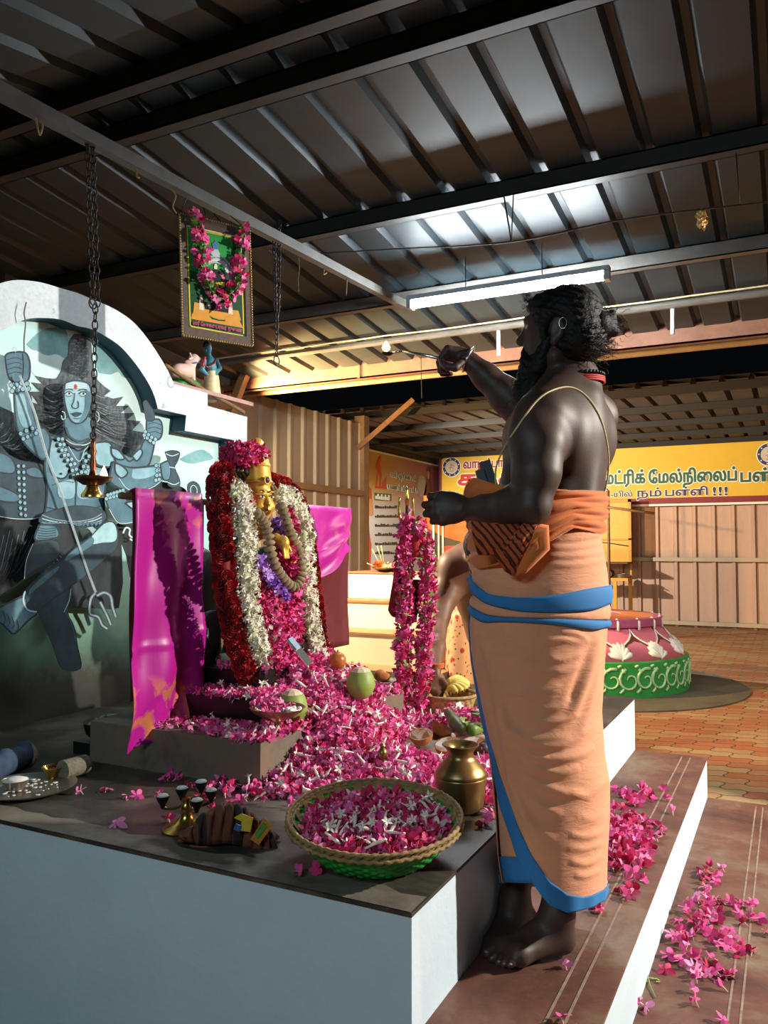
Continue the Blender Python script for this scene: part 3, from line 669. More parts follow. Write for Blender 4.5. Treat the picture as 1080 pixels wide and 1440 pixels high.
# staff and trident
line(A_([(150, 365), (260, 640), (350, 960), (480, 1296)]), 3.6, 12); line(B_px([(478, 0), (580, 300), (660, 540), (728, 720)]), 3.4, 12); line(A_([(158, 375), (270, 650), (360, 965), (488, 1296)]), .8, 9)
for w_, m_ in ((5.5, 6), (2.6, 12)):
    line(B_px([(725, 725), (690, 770), (680, 880), (745, 905), (775, 965), (815, 995)]), w_, m_); line(B_px([(735, 745), (790, 720), (840, 750), (855, 830), (880, 905)]), w_, m_); line(B_px([(760, 790), (790, 850), (815, 900), (842, 965)]), w_, m_)
struct(mb.build('mural_painting', MUR, None, False, None, False)); bpy.data.objects['mural_painting'].parent = wall_mural

# ------------------------------------------------------------------ altar tiers
ped = thing('altar_plinth', 'stepped cement altar plinth that carries the gold-faced idol', 'plinth', (-2.1, 2.8, ZP))
M['ped'] = cement('worn_cement_with_red_flakes', '4e463c', '6f6556', '8a6a58', 5, .8)
b = MB(); b.bb((-2.28, 2.15, ZP), (-1.53, 3.22, .794)); b.build('lower_tier', M['ped'], ped)
b = MB(); b.bb((-2.24, 2.33, .794), (-1.66, 3.12, .885)); b.build('middle_tier', M['black_stone'], ped)
b = MB(); b.bb((-2.20, 2.45, .885), (-1.75, 3.04, .965)); b.build('upper_tier', M['black_stone'], ped)

# ------------------------------------------------------------------ idol
IX = -1.90
def zi(L, X=IX): return [onX(280 + x * .23622, 620 + y * .23622, X) for x, y in L]
def zpx(x, y): return 280 + x * .23622, 620 + y * .23622
idol = thing('idol', 'gold-faced deity idol dressed in flower garlands on the altar plinth', 'idol', (IX, 2.8, .965))
S = SDF(); fa = V(math.cos(.40), -math.sin(.40), 0); fs_ = V(-math.sin(.40), -math.cos(.40), 0)
hc = onX(*zpx(362, 352), -1.83)
def ip(a, s, u): return hc + fa * a + fs_ * s + V(0, 0, u)
FA = np.array([fa, fs_, V(0, 0, 1)])
def ie(a, s_, u, r, k, sub=False): S.ell(ip(a, s_, u), V(*r), FA, k, sub)
ie(-.012, 0, .004, (.058, .053, .074), .015); ie(.010, 0, -.028, (.046, .046, .058), .015)
S.cone(ip(.050, 0, .012), ip(.063, 0, -.016), .004, .0085, .006); ie(.056, .007, -.018, (.006, .005, .004), .003); ie(.056, -.007, -.018, (.006, .005, .004), .003)
ie(.050, 0, -.039, (.008, .017, .0042), .003); ie(.049, 0, -.046, (.008, .013, .005), .003); ie(.040, 0, -.072, (.015, .018, .015), .01)
for q in (1, -1): ie(.036, .026 * q, -.026, (.016, .018, .020), .012); ie(-.01, .056 * q, -.005, (.012, .008, .030), .005); ie(.040, .022 * q, .030, (.010, .020, .004), .004); ie(.044, .021 * q, .010, (.008, .014, .0075), .003)
S.cone(ip(-.01, 0, .075), ip(-.02, 0, .14), .050, .046, .01); S.cone(ip(-.02, 0, .14), ip(-.028, 0, .215), .044, .030, .01); ie(-.012, 0, .070, (.060, .058, .009), .004); ie(-.018, 0, .135, (.052, .052, .008), .004)
S.cone(ip(-.02, 0, -.06), ip(-.03, 0, -.11), .035, .05, .02)
S.build('gold_mask', M['gold'], .0036, idol, smooth=2)
EW, EB, EL = mat('eye_enamel', 'e9e2d0', .3, 0, 0), mat('black_enamel', '140f0c', .3, 0, 0), mat('red_lip', '8c2f20', .4, 0, 0)
for q in (1, -1):
    b = MB(); RM = Matrix(((fa[0], fs_[0], 0), (fa[1], fs_[1], 0), (0, 0, 1))).to_4x4()
    b.ell(ip(.0485, .0215 * q, .010), (.005, .0125, .0055), 12, 0, RM); b.ell(ip(.0528, .0205 * q, .0105), (.0022, .0045, .0045), 10, 1, RM)
    b.tube([ip(.050, .008 * q, .010), ip(.0535, .016 * q, .0155), ip(.0525, .024 * q, .0162), ip(.043, .037 * q, .0115)], [.0008, .0016, .0016, .0008], 5, 1); b.build('eye', [EW, EB], idol, True)
    b = MB(); b.tube(catmull([ip(.0505, .006 * q, .026), ip(.0505, .018 * q, .034), ip(.044, .030 * q, .033), ip(.036, .040 * q, .025)], 4), [.0012] * 2 + [.0022] * 8 + [.001] * 3, 5); b.build('eyebrow', EB, idol, True)
b = MB(); b.ell(ip(.0565, 0, -.0415), (.0035, .013, .0036), 8, 0, RM); b.build('lips', EL, idol, True)
M['gem'] = mat('dark_gem', '35264e', .15, 0, .1, spec=.8)
for a in ((.050, .0, .074, .0135), (.034, 0, .165, .011)):
    b = MB(); b.ell(ip(a[0], a[1], a[2]), (.006, a[3] * .8, a[3]), 14, 0, RM); b.tube([ip(a[0] + .002, a[3] * .85 * math.cos(w), a[2] + a[3] * 1.05 * math.sin(w)) for w in np.linspace(0, 6.283, 19)[:-1]], .0028, 6, 1, closed=True); b.build('crown_jewel', [M['gem'], M['gold']], idol, True)
# black stone body, hands
S = SDF(); S.ell(V(-1.95, 2.80, 1.15), V(.13, .15, .20), None, .05); S.ell(V(-1.95, 2.80, 1.33), V(.10, .16, .10), None, .05)
for q in (1, -1): S.chain([V(-1.94, 2.80 + .12 * q, 1.34), V(-1.92, 2.80 + .10 * q, 1.25), V(-1.86, 2.80 + .05 * q, 1.22)], [.05, .042, .035], .03)
S.ell(V(-1.95, 2.78, 1.02), V(.17, .19, .09), None, .05)
S.build('stone_body', M['black_stone'], .011, idol, smooth=2)
for q, c in ((1, onX(*zpx(505, 610), -1.72)), (-1, onX(*zpx(545, 640), -1.74))):
    S = SDF(); S.ell(c, V(.020, .018, .030), None, .01)
    for k in range(4): S.cone(c + V(.004, .012 - .008 * k, -.01), c + V(.012, .014 - .009 * k, -.055), .0065, .005, .003)
    S.cone(c + V(0, .02, 0), c + V(.01, .032, -.03), .007, .006, .003); S.cone(c + V(-.03, -.01, .02), c, .02, .018, .01)
    S.build('gold_hand', M['gold'], .0034, idol, smooth=1)
# ribbed snake hood behind the crown
for k in range(5):
    pts = [zpx(175 + 24 * k, 160 + 4 * k), zpx(200 + 25 * k, 215), zpx(240 + 18 * k, 285), zpx(300 + 5 * k, 345)]
    b = MB(); b.tube(catmull([onX(x, y, -1.86 - .012 * (4 - k)) for x, y in pts], 5), [.010] * 8 + [.007] * 8, 8); b.build('hood_rib', M['brass'] if k % 2 else M['steel_dark'], idol, True)
b = MB(); q = [onX(*zpx(x, y), -1.93) for x, y in [(150, 150), (300, 140), (330, 340), (230, 330)]]; b.add(q, [(0, 1, 2, 3)]); b.build('hood_plate', M['black_stone'], idol, solid=.012)

# ------------------------------------------------------------------ garlands
def tube_pts(path, rad, n, g, flat=1.0):
    q = np.array(catmull(path, 12)); L = np.r_[0, np.cumsum(np.linalg.norm(np.diff(q, axis=0), axis=1))]
    s = np.sort(g.uniform(0, L[-1], n)); c = np.stack([np.interp(s, L, q[:, i]) for i in range(3)], 1)
    tq = np.gradient(q, axis=0); t = np.stack([np.interp(s, L, tq[:, i]) for i in range(3)], 1); t /= np.linalg.norm(t, axis=1)[:, None]
    a = np.cross(t, V(.3, .1, 1)); a /= np.linalg.norm(a, axis=1)[:, None]; bb = np.cross(t, a); w = g.uniform(0, 2 * math.pi, n)
    nr = a * np.cos(w)[:, None] + bb * np.sin(w)[:, None]
    r = rad if np.isscalar(rad) else np.interp(s / L[-1], np.linspace(0, 1, len(rad)), rad)
    return c + nr * (np.asarray(r)[..., None] if not np.isscalar(r) else r), nr, q
def garland(name, label, paths, rad, n, tmpl, size, mats, w, seed, core=None, tilt=.35, cr=.8, parent=None, group=None):
    g = np.random.default_rng(seed); ps, ns, b = [], [], MB()
    for pth in paths:
        p, nr, q = tube_pts(pth, rad, n, g); ps.append(p); ns.append(nr)
        rr = rad if np.isscalar(rad) else np.interp(np.linspace(0, 1, len(q)), np.linspace(0, 1, len(rad)), rad)
        b.tube(q, np.array(rr) * cr if not np.isscalar(rr) else rr * cr, 8, core if core is not None else 0)
    ps, ns = np.concatenate(ps), np.concatenate(ns)
    o = scatter(name, tmpl, ps, frames(ns, g, tilt), size * g.uniform(.8, 1.2, len(ps)), mats, g.choice(len(w), len(ps), p=w), g, parent, True, b)
    if label: tag(o, label, 'garland', group)
    return o
gar = thing  # (kept readable below)
red_l = zi([(150, 175), (118, 230), (112, 330), (125, 500), (142, 700), (165, 900), (200, 1100), (250, 1290), (300, 1430)], -1.80)
red_r = zi([(400, 245), (490, 270), (560, 335), (610, 470), (650, 700), (680, 950), (715, 1180), (760, 1300)], -1.84)
garland('rose_garland', 'thick dark red rose garland hanging outermost over both sides of the idol', [red_l, red_r], .032, 330, ROSE, .038, [M['rose_red'], M['rose_dark']], [.75, .25], 21, 1, .25)
wh_l = zi([(180, 290), (235, 330), (258, 430), (268, 620), (275, 800), (290, 1000), (320, 1150), (375, 1320)], -1.765)
wh_r = zi([(450, 330), (530, 345), (590, 430), (622, 560), (630, 760), (640, 960), (662, 1130), (712, 1290)], -1.79)
garland('jasmine_garland', 'long thick white jasmine garland hanging inside the red roses on the idol', [wh_l, wh_r], .027, 620, BUD, .038, [M['jas'], M['jas_g']], [.8, .2], 22, 1, .45)
br = zi([(330, 425), (385, 478), (412, 560), (425, 660), (460, 760), (520, 845), (570, 870), (605, 810), (605, 720), (590, 650), (560, 590), (530, 510), (505, 430), (480, 372)], -1.72)
q = np.array(catmull(br, 12)); b = MB(); L = np.r_[0, np.cumsum(np.linalg.norm(np.diff(q, axis=0), axis=1))]; nb = 34
for k in range(nb):
    s = (k + .5) / nb * L[-1]; c = V(*[np.interp(s, L, q[:, i]) for i in range(3)]); c2 = V(*[np.interp(min(s + .01, L[-1]), L, q[:, i]) for i in range(3)]); tt = Vector(c2 - c + V(1e-6, 0, 0)).to_track_quat('Z', 'Y').to_matrix().to_4x4()
    b.ell(c, (.023, .023, .0115), 10, 0, tt)
M['vetiver'] = mat('dried_root_bundle', '8f7c5e', .9, 0, .3, 40, .7, 160, .004)
tag(b.build('root_bead_garland', M['vetiver'], None, True), 'brown garland of dried rolled root beads looped on the chest of the idol', 'garland')
garland('orchid_garland', 'purple orchid garland showing below the brown root bead garland', [zi([(345, 690), (390, 760), (440, 840), (490, 890), (535, 920)], -1.735), zi([(450, 480), (468, 520), (488, 570)], -1.775)], .014, 70, OLE, .034, [M['purple'], M['purple_l'], M['purple'], M['purple_l'], M['purple_l']], [.5, .5, 0, 0, 0], 23, 0, .5)
garland('oleander_drape', 'pink oleander drape covering the lap and front of the idol', [zi([(480, 620), (520, 700), (560, 800), (560, 900)], -1.76), zi([(360, 760), (370, 900), (385, 1050), (400, 1200), (420, 1330)], -1.79), zi([(420, 800), (430, 950), (440, 1100), (450, 1230), (465, 1340)], -1.77), zi([(480, 860), (490, 1000), (500, 1120), (510, 1230), (520, 1330)], -1.77), zi([(530, 860), (540, 980), (545, 1100), (560, 1200)], -1.79)], .030, 230, OLE, .040, PK, [.55, .35, .08, .02, 0], 24, 1, .5)
garland('oleander_collar', 'pink oleander collar beside the neck of the idol under the white garland', [zi([(215, 270), (260, 300), (300, 360), (330, 430)], -1.83), zi([(510, 410), (540, 470), (560, 520)], -1.80)], .016, 60, OLE, .032, PK, [.4, .5, .1, 0, 0], 25, 1, .4)
cc = onX(*zpx(265, 85), -1.88); g = np.random.default_rng(31); n = 230; d = g.normal(size=(n, 3)); d /= np.linalg.norm(d, axis=1)[:, None]
cb = MB(); cb.ell(cc, (.07, .072, .035), 12, 1)
tag(scatter('flower_bunch', OLE, cc + d * V(.078, .080, .044), frames(d, g, .3), .034 * g.uniform(.8, 1.2, n), PK, g.choice(3, n, p=[.3, .65, .05]), g, None, True, cb), 'dark pink flower bunch set on top of the idol crown', 'flower bunch')
# ------------------------------------------------------------------ silk cloths on their rail
rail = thing('cloth_rail', 'dark wooden rail behind the idol carrying the silk cloths', 'rail', (-2.04, 2.75, .885))
b = MB(); b.tube([(-2.04, 2.04, 1.600), (-2.04, 3.62, 1.600)], .012, 8); b.build('cross_bar', M['wood'], rail, True)
for y in (2.45, 3.3): b = MB(); b.bb((-2.055, y - .012, .884), (-2.025, y + .012, 1.6)); b.build('post', M['steel_dark'], rail)
def silk(name, c, seed):
    m = mat(name, c, .38, 0, 0, sheen=.08, spec=.4); t = NT(m); sx = t.n('SeparateXYZ'); t.l(t.coord(), sx.inputs[0])
    w = t.n('TexNoise', Scale=8, Detail=4, Distortion=1.6); t.l(t.coord((1, 1, .8)), w.inputs['Vector'])
    def zb(lo, hi):   # woven zari zones by height
        r = t.n('MapRange'); r.inputs['From Min'].default_value = lo; r.inputs['From Max'].default_value = hi; t.l(sx.outputs[2], r.inputs[0]); return r.outputs[0]
    zone = t.ramp(zb(.7, 1.65), [(.0, 'ffffff'), (.22, 'ffffff'), (.30, '202020'), (.78, '101010'), (.84, 'c0c0c0'), (.90, '202020'), (.95, 'e0e0e0'), (1, '303030')])
    th = t.ramp(w.outputs['Fac'], [(.54, '000000'), (.62, 'ffffff')]); zf = t.mix(1, zone, th, 'MULTIPLY')
    t.color(t.mix(zf, c, 'e58a52')); mt = t.n('Math', operation='MULTIPLY'); t.l(zf, mt.inputs[0]); mt.inputs[1].default_value = .5; t.l(mt.outputs[0], t.b.inputs['Metallic'])
    t.bump(t.noise(60, 3, .6, t.coord((1, 1, .05))), .15, .002); return m
M['silk'] = silk('magenta_silk', 'b0108c', 3); M['maroon'] = mat('maroon_cotton', '5e1016', .85, 0, .15, 30)
def cloth_panel(name, label, y0, y1, ztop, zb_l, zb_r, x, seed, zlin=None):
    r_ = thing(name, label, 'cloth', (x, (y0 + y1) / 2, zb_l))
    def fn(u, v):
        y = y0 + (y1 - y0) * u + .010 * math.sin(v * 9 + seed) * (v) - .02 * (1 - u) * v * (1 - v) * 2
        zb = zb_l + (zb_r - zb_l) * u + .012 * math.sin(u * 9)
        z = ztop + (zb - ztop) * v
        xx = x + .014 * math.sin(u * 11 + v * 3 + seed) * min(1, v * 3) + .010 * math.sin(v * 17 + u * 4) * v + .012 * math.exp(-((v - .62) / .012) ** 2) * .4
        if v < .04: xx -= .035 * (1 - v / .04); z = ztop - .004 + .012 * math.sin(v / .04 * 1.57)
        return V(xx, y, z)
    b = MB(); b.grid(fn, 24, 80); b.build('silk_face', M['silk'], r_, True, solid=.002)
    b = MB(); b.grid(lambda u, v: V(x - .045 + .006 * math.sin(v * 8), y0 + .03 + (y1 + .05 - y0 - .03) * u, ztop - .004 + ((zlin or zb_r + .10) - ztop) * v), 6, 20); b.build('maroon_lining', M['maroon'], r_, True, solid=.003)
cloth_panel('silk_cloth', 'magenta and gold silk cloth hanging beside the red roses over the altar edge', 2.055, 2.405, 1.618, .722, .80, -1.985, 1)
cloth_panel('silk_cloth', 'magenta silk cloth partly hidden behind the white garland near the tin wall', 3.08, 3.56, 1.612, 1.20, 1.40, -1.985, 4, .93)
# ------------------------------------------------------------------ the great heap of petals
def heap_z(x, y):
    """surface height of the petal heap"""
    rd = np.interp(x, [-2.0, -1.7, -1.5, -1.3, -1.15, -1.0, -.82], [.33, .32, .24, .155, .10, .055, 0])
    z = ZP + rd * np.exp(-np.abs((y - 2.73 + .10 * (x + 1.5)) / (.34 + .05 * (x + 1.7))) ** 2.2)
    tq = onZ(640, 1053, ZP); z = ZP + (z - ZP) * np.clip((np.hypot(x - tq[0], y - tq[1]) - .19) / .34, 0, 1) ** np.where(x > -1.35, 1.0, .5)
    return z
def inside(x, y):
    e = ((x + 1.42) / .50) ** 2 + ((y - 2.82) / .62) ** 2
    return e < 1
def base_z(x, y):
    z = np.full(np.shape(x), ZP)
    z = np.where((x > -2.28) & (x < -1.53) & (y > 2.15) & (y < 3.22), .794, z); z = np.where((x > -2.24) & (x < -1.66) & (y > 2.33) & (y < 3.12), .885, z); z = np.where((x > -2.20) & (x < -1.75) & (y > 2.45) & (y < 3.04), .965, z); return z
g = np.random.default_rng(41); hp_ = []
N = 60; xs = np.linspace(-1.95, -.85, N); ys = np.linspace(2.1, 3.6, N); b = MB()
def hz(u, v):
    x = -1.42 + .50 * v * math.cos(2 * math.pi * u); y = 2.72 + .60 * v * math.sin(2 * math.pi * u)
    return V(x, y, max(float(heap_z(x, y)) - .014, ZP - .004))
b.grid(hz, 60, 30, 1, cu=True)
n = 9000; x = g.uniform(-1.95, -.78, n); y = g.uniform(2.0, 3.5, n); e = ((x + 1.42) / .55) ** 2 + ((y - 2.72) / .62) ** 2; tq = onZ(640, 1053, ZP); k = (np.hypot(x - tq[0], y - tq[1]) > .19) & ((e < 1.0) | (g.uniform(size=n) < np.exp(-(e - 1) * 6) * .45)); x, y, e = x[k], y[k], e[k]
z = np.maximum(heap_z(x, y), base_z(x, y)) + g.uniform(0, .012, len(x)); z = np.where(e > 1, base_z(x, y) + .010, z)
h = 1e-3; nx = -(heap_z(x + h, y) - heap_z(x - h, y)) / (2 * h); ny = -(heap_z(x, y + h) - heap_z(x, y - h)) / (2 * h); nr = np.stack([nx, ny, np.ones_like(nx)], 1)
sel = g.permutation(len(x))[:4300]
P3 = np.stack([x, y, z], 1)[sel]
isw = g.uniform(size=len(sel)) < .04
PKh = PK
o = scatter('petal_heap', OLE, P3[~isw], frames(nr[sel][~isw], g, .75), .037 * g.uniform(.75, 1.2, (~isw).sum()), PKh, g.choice(4, (~isw).sum(), p=[.50, .15, .32, .03]), g, None, True, b)
stuff(o, 'great heap of pink oleander petals spilling from the idol down over the platform', 'petal heap')
o2 = scatter('tuberose_litter', BUD, P3[isw] + V(0, 0, .012), frames(g.normal(size=(isw.sum(), 3)) + nr[sel][isw] * .2, g), .05 * g.uniform(.8, 1.2, isw.sum()), [PK[3]], np.zeros(isw.sum(), int), g)
stuff(o2, 'white tuberose buds strewn through the pink petal heap', 'flower buds')
# petals on the tiers in front of the idol
n = 330; x = g.uniform(-2.3, -1.55, n); y = np.concatenate([g.uniform(2.17, 2.32, n // 2), g.uniform(2.34, 2.46, n - n // 2)]); k = x > -2.1 - .0 * y; x, y = x[k], y[k]
x = np.where(y > 2.33, np.minimum(x, -1.68), x)
o = scatter('tier_petals', OLE, np.stack([x, y, base_z(x, y) + .012], 1), frames(np.tile(V(0, 0, 1), (len(x), 1)), g, .8), .038 * g.uniform(.8, 1.2, len(x)), PK, g.choice(4, len(x), p=[.5, .25, .22, .03]), g)
stuff(o, 'row of pink petals lying along the edges of the altar plinth', 'petals')

# ------------------------------------------------------------------ single flowers on the steps and the platform front
g = np.random.default_rng(55); fl_mesh = []
for i, tq in enumerate(OLE):
    for j in (0, 0, 2, 1):
        v, f, m_ = tq; me = mesh_obj('oleander_flower', np.asarray(v) * .040, f, [PK[j], PK[1], PK[2], PK[3], PK[4]], None, True, [0 if q == 0 else 4 for q in m_], None, False); me.data.use_fake_user = False; fl_mesh.append(me.data); bpy.data.objects.remove(me)
def flower(p, label, group, sc=1.0):
    o = bpy.data.objects.new('oleander_flower', fl_mesh[int(g.integers(len(fl_mesh)))]); COL.objects.link(o)
    o.location = tuple(p); n = Vector((g.normal() * .7, g.normal() * .7, 1)).to_track_quat('Z', 'Y') @ Matrix.Rotation(g.uniform(0, 6.28), 4, 'Z').to_quaternion(); o.rotation_euler = n.to_euler(); s = sc * g.uniform(.8, 1.15); o.scale = (s, s, s)
    return tag(o, label, 'flower', group)
def cluster(n, cx, cy, sx_, sy_, Z, label, group, xlim, ylim=(0, 1440), core=True, sc=1.12):
    k = 0
    while k < n:
        px, py = cx + g.normal() * sx_, cy + g.normal() * sy_
        p = onZ(px, py, Z + .012)
        if not (xlim[0] < p[0] < xlim[1]) or not (ylim[0] < py < ylim[1]): continue
        # piles build up towards their middle
        q = math.exp(-(((px - cx) / sx_) ** 2 + ((py - cy) / sy_) ** 2)) if core else 0
        flower(p + V(0, 0, g.uniform(0, .022) * q), label, group, sc); k += 1
cluster(120, 884, 1186, 26, 26, ZA, 'pink oleander flower in the pile on the upper step behind the standing man', 'flowers piled on the upper step', (XP + .03, XA - .03), sc=1.3)
cluster(18, 890, 1120, 28, 12, ZA, 'loose pink oleander flower beyond the pile on the upper step', 'loose flowers on the upper step', (XP + .03, XA - .03), (1095, 1145), False)
for p in ((880, 1252), (872, 1248), (887, 1258), (838, 1278), (845, 1276), (795, 1356), (790, 1430)): flower(onZ(*p, ZA + .012), 'single pink flower dropped on the upper step near the bare feet', 'flowers by the feet')
cluster(75, 985, 1295, 30, 38, ZB, 'pink oleander flower scattered in the drift on the lower step', 'flowers scattered on the lower step', (XA + .03, XB - .02))
cluster(25, 1030, 1320, 32, 45, ZB, 'pink oleander flower at the thin edge of the drift on the lower step', 'thinly strewn flowers on the lower step', (XA + .03, XB - .02), (1180, 1400), False)
for p in ((900, 1410), (893, 1404), (907, 1414), (1017, 1434)): flower(onZ(*p, ZB + .012), 'pink flower lying alone at the near end of the lower step', 'flowers at the near end of the lower step', 1.15)
cluster(24, 340, 1105, 55, 14, ZP, 'pink flower strewn on the wet platform behind the five-cup lamp', 'flowers behind the five-cup lamp', (-3, XP - .05), (1085, 1135), False)
for p in ((163, 1158), (192, 1118), (113, 1112), (178, 1118), (270, 1135), (236, 1150), (425, 1170), (445, 1222), (420, 1226), (150, 1108), (225, 1115), (320, 1128), (300, 1140)): flower(onZ(*p, ZP + .012), 'stray pink flower on the bare dark front of the platform', 'stray flowers on the platform front')
cluster(26, 692, 1120, 12, 20, ZP, 'pink flower between the brass pot and the standing man', 'flowers beside the brass pot', (-3, XP - .03), (1085, 1160), False)
# ------------------------------------------------------------------ the priest
from mathutils.bvhtree import BVHTree
def skinmat(name, a, b, rough=.45):
    m = mat(name, a, rough, 0, 0, spec=.4); t = NT(m)
    t.color(t.ramp(t.noise(9, 6, .65), [(.3, a), (.72, b)])); t.bump(t.noise(260, 2, .6), .12, .002); return m
M['skin'] = skinmat('dark_brown_skin', '402f28', '523d34', .52)
M['skin2'] = skinmat('brown_skin', '6d4a34', '7d573f', .5)
M['hair'] = mat('black_hair', '0d0a09', .6, 0, .3, 60, .5, 140, .006, spec=.3)
M['hair_brown'] = mat('brown_hair', '2a1c14', .55, 0, .3, 60, spec=.4)  # dark brown for the loose strands and curls
M['nail'] = mat('toe_nail', 'a98d7c', .35, 0, .05)
M['steel'] = mat('polished_steel', 'd8d8d4', .2, .9, 0)
M['peach'] = mat('peach_cotton', 'f0a67e', .85, 0, .05, 18, 0, sheen=.15); t = NT(M['peach'])
n1 = t.noise(1, 4, .6, t.coord((13, 13, 38)), 1.6); n2 = t.noise(700, 2); mx = t.mix(.12, n1, n2); t.bump(mx, .32, .012)
M['orange'] = mat('orange_cotton', 'd8702c', .85, 0, 0, 18, .25, 600, .001, sheen=.2)
M['blue'] = mat('blue_cotton_border', '2f7fc0', .8, 0, .06, 20, .2, 600, .001)
M['cord'] = mat('cream_cotton_cord', 'd9c48e', .7, 0, .08, 200)
def hand(S, wrist, kn, curl, fr, thumb=None, r=.0098, lens=(.040, .026, .020)):
    """palm from wrist to four knuckle points; each finger folds along its own list of directions"""
    for i, k in enumerate(kn):
        S.cone(wrist + (k - wrist) * .15, k, .015, .0118, .012)
        p = k; sc = (.95, 1.05, 1.0, .8)[i]
        for j, d in enumerate(curl[i]):
            d = np.array(d, float); d /= np.linalg.norm(d); q = p + d * lens[j] * sc
            S.cone(p, q, r * (1.08 - .1 * j) * (.9 if i == 3 else 1), r * (1.0 - .1 * j) * (.9 if i == 3 else 1), .0035); p = q
    for i in range(3): S.cone(kn[i], kn[i + 1], .010, .010, .010)
    if thumb:
        for j in range(len(thumb) - 1): S.cone(thumb[j], thumb[j + 1], .0135 - .0015 * j, .012 - .0015 * j, .006)
S = SDF()
# head in its own frame: a forward, s towards the near side, u up
HC = P(787, 467, 2.14)
ha = -.90 * _r + .43 * _h; hs = -.43 * _r - .90 * _h; hu = V(0, 0, 1)
ha = ha * math.cos(.08) + hu * math.sin(.08)
def hp(a, s, u): return HC + ha * a + hs * s + hu * u
HA = np.array([ha, hs, hu])
S.ell(hp(-.012, 0, .022), V(.100, .078, .098), HA, .02)
S.ell(hp(.034, 0, -.032), V(.060, .062, .086), HA, .02)
S.cone(hp(.086, 0, .018), hp(.108, 0, -.022), .007, .0125, .012)
S.ell(hp(.098, .011, -.026), V(.012, .009, .008), HA, .008); S.ell(hp(.098, -.011, -.026), V(.012, .009, .008), HA, .008)
S.ell(hp(.080, 0, .030), V(.014, .048, .010), HA, .012)
S.ell(hp(.090, 0, -.052), V(.012, .024, .007), HA, .008); S.ell(hp(.088, 0, -.066), V(.012, .022, .008), HA, .008)
S.cone(hp(.072, 0, -.098), hp(.0, .055, -.075), .026, .022, .02); S.cone(hp(.072, 0, -.098), hp(.0, -.055, -.075), .026, .022, .02)
for q in (1, -1):
    S.ell(hp(-.012, .076 * q, -.010), V(.020, .008, .034), HA, .006)
    S.cone(hp(-.004, .076 * q, -.036), hp(-.002, .074 * q, -.044), .009, .010, .005)
    S.ell(hp(-.010, .088 * q, -.010), V(.010, .008, .018), HA, .006, sub=True)
# neck, trunk
S.chain([P(795, 492, 2.15), P(800, 530, 2.15), P(803, 560, 2.14)], [.058, .060, .072], .03)
nS, fS = P(762, 592, 1.99), P(838, 588, 2.27)
S.cone(P(800, 545, 2.13), nS + V(0, 0, .03), .060, .050, .05); S.cone(P(806, 545, 2.16), fS + V(0, 0, .02), .058, .045, .05)
ta = -.80 * _r + .60 * _h; ts = -(.60 * _r + .80 * _h); TA = np.array([ta, ts, hu])
S.ell(P(786, 622, 2.13), V(.120, .168, .150), TA, .05)
S.ell(P(797, 600, 2.10), V(.085, .150, .085), TA, .05)
S.ell(P(760, 618, 2.20), V(.085, .135, .085), TA, .05)
S.ell(P(776, 690, 2.13), V(.128, .142, .150), TA, .06)
S.ell(P(757, 740, 2.12), V(.140, .145, .120), TA, .06)
S.ell(P(800, 618, 2.02), V(.050, .060, .080), TA, .03)           # shoulder blade
S.ell(P(842, 615, 2.17), V(.045, .060, .085), TA, .03)
S.cone(P(826, 560, 2.08), P(822, 700, 2.03), .012, .012, .05)     # flank of the spine
# near arm, bent
nE, nW = P(747, 712, 1.92), P(657, 716, 2.06)
S.chain([nS, P(757, 625, 1.955), P(754, 665, 1.93), nE], [.064, .060, .054, .042], .03)
S.ell(P(744, 608, 1.965), V(.045, .055, .075), TA, .03)
S.chain([nE, P(718, 712, 1.965), P(690, 715, 2.01), nW], [.043, .045, .038, .027], .025)
kn = [P(621, 697, 2.075), P(615, 709, 2.068), P(616, 722, 2.062), P(622, 733, 2.058)]
aw = _h; lf = -_r
c1 = [lf * .75 + aw * .7, -lf * .35 + aw, -lf + aw * .15]
hand(S, nW, kn, [c1] * 4, None, [P(650, 705, 2.09), P(632, 697, 2.12), P(616, 698, 2.135), P(607, 704, 2.14)])
S.ell(P(636, 714, 2.07), V(.042, .024, .042), np.array([_r, _h, _u]), .015)
# far arm, raised
fE, fW = P(731, 574, 2.37), P(657, 505, 2.40)
S.chain([fS, P(790, 585, 2.34), fE], [.060, .055, .050], .03)
S.chain([fE, P(712, 556, 2.38), P(684, 530, 2.39), fW], [.050, .050, .037, .029], .025)
kn = [P(630, 491, 2.385), P(628, 495, 2.405), P(630, 500, 2.425), P(634, 505, 2.44)]
dn = -_u
c2 = [lf * .6 + dn * .8 + aw * .05, -lf * .15 + dn, -lf + dn * .1]
hand(S, fW, kn, [c2] * 4, None, [P(650, 508, 2.375), P(640, 517, 2.36), P(629, 516, 2.365), P(622, 509, 2.375)], r=.0095, lens=(.036, .026, .02))
S.ell(P(641, 498, 2.41), V(.038, .030, .024), np.array([_r, _h, _u]), .015)
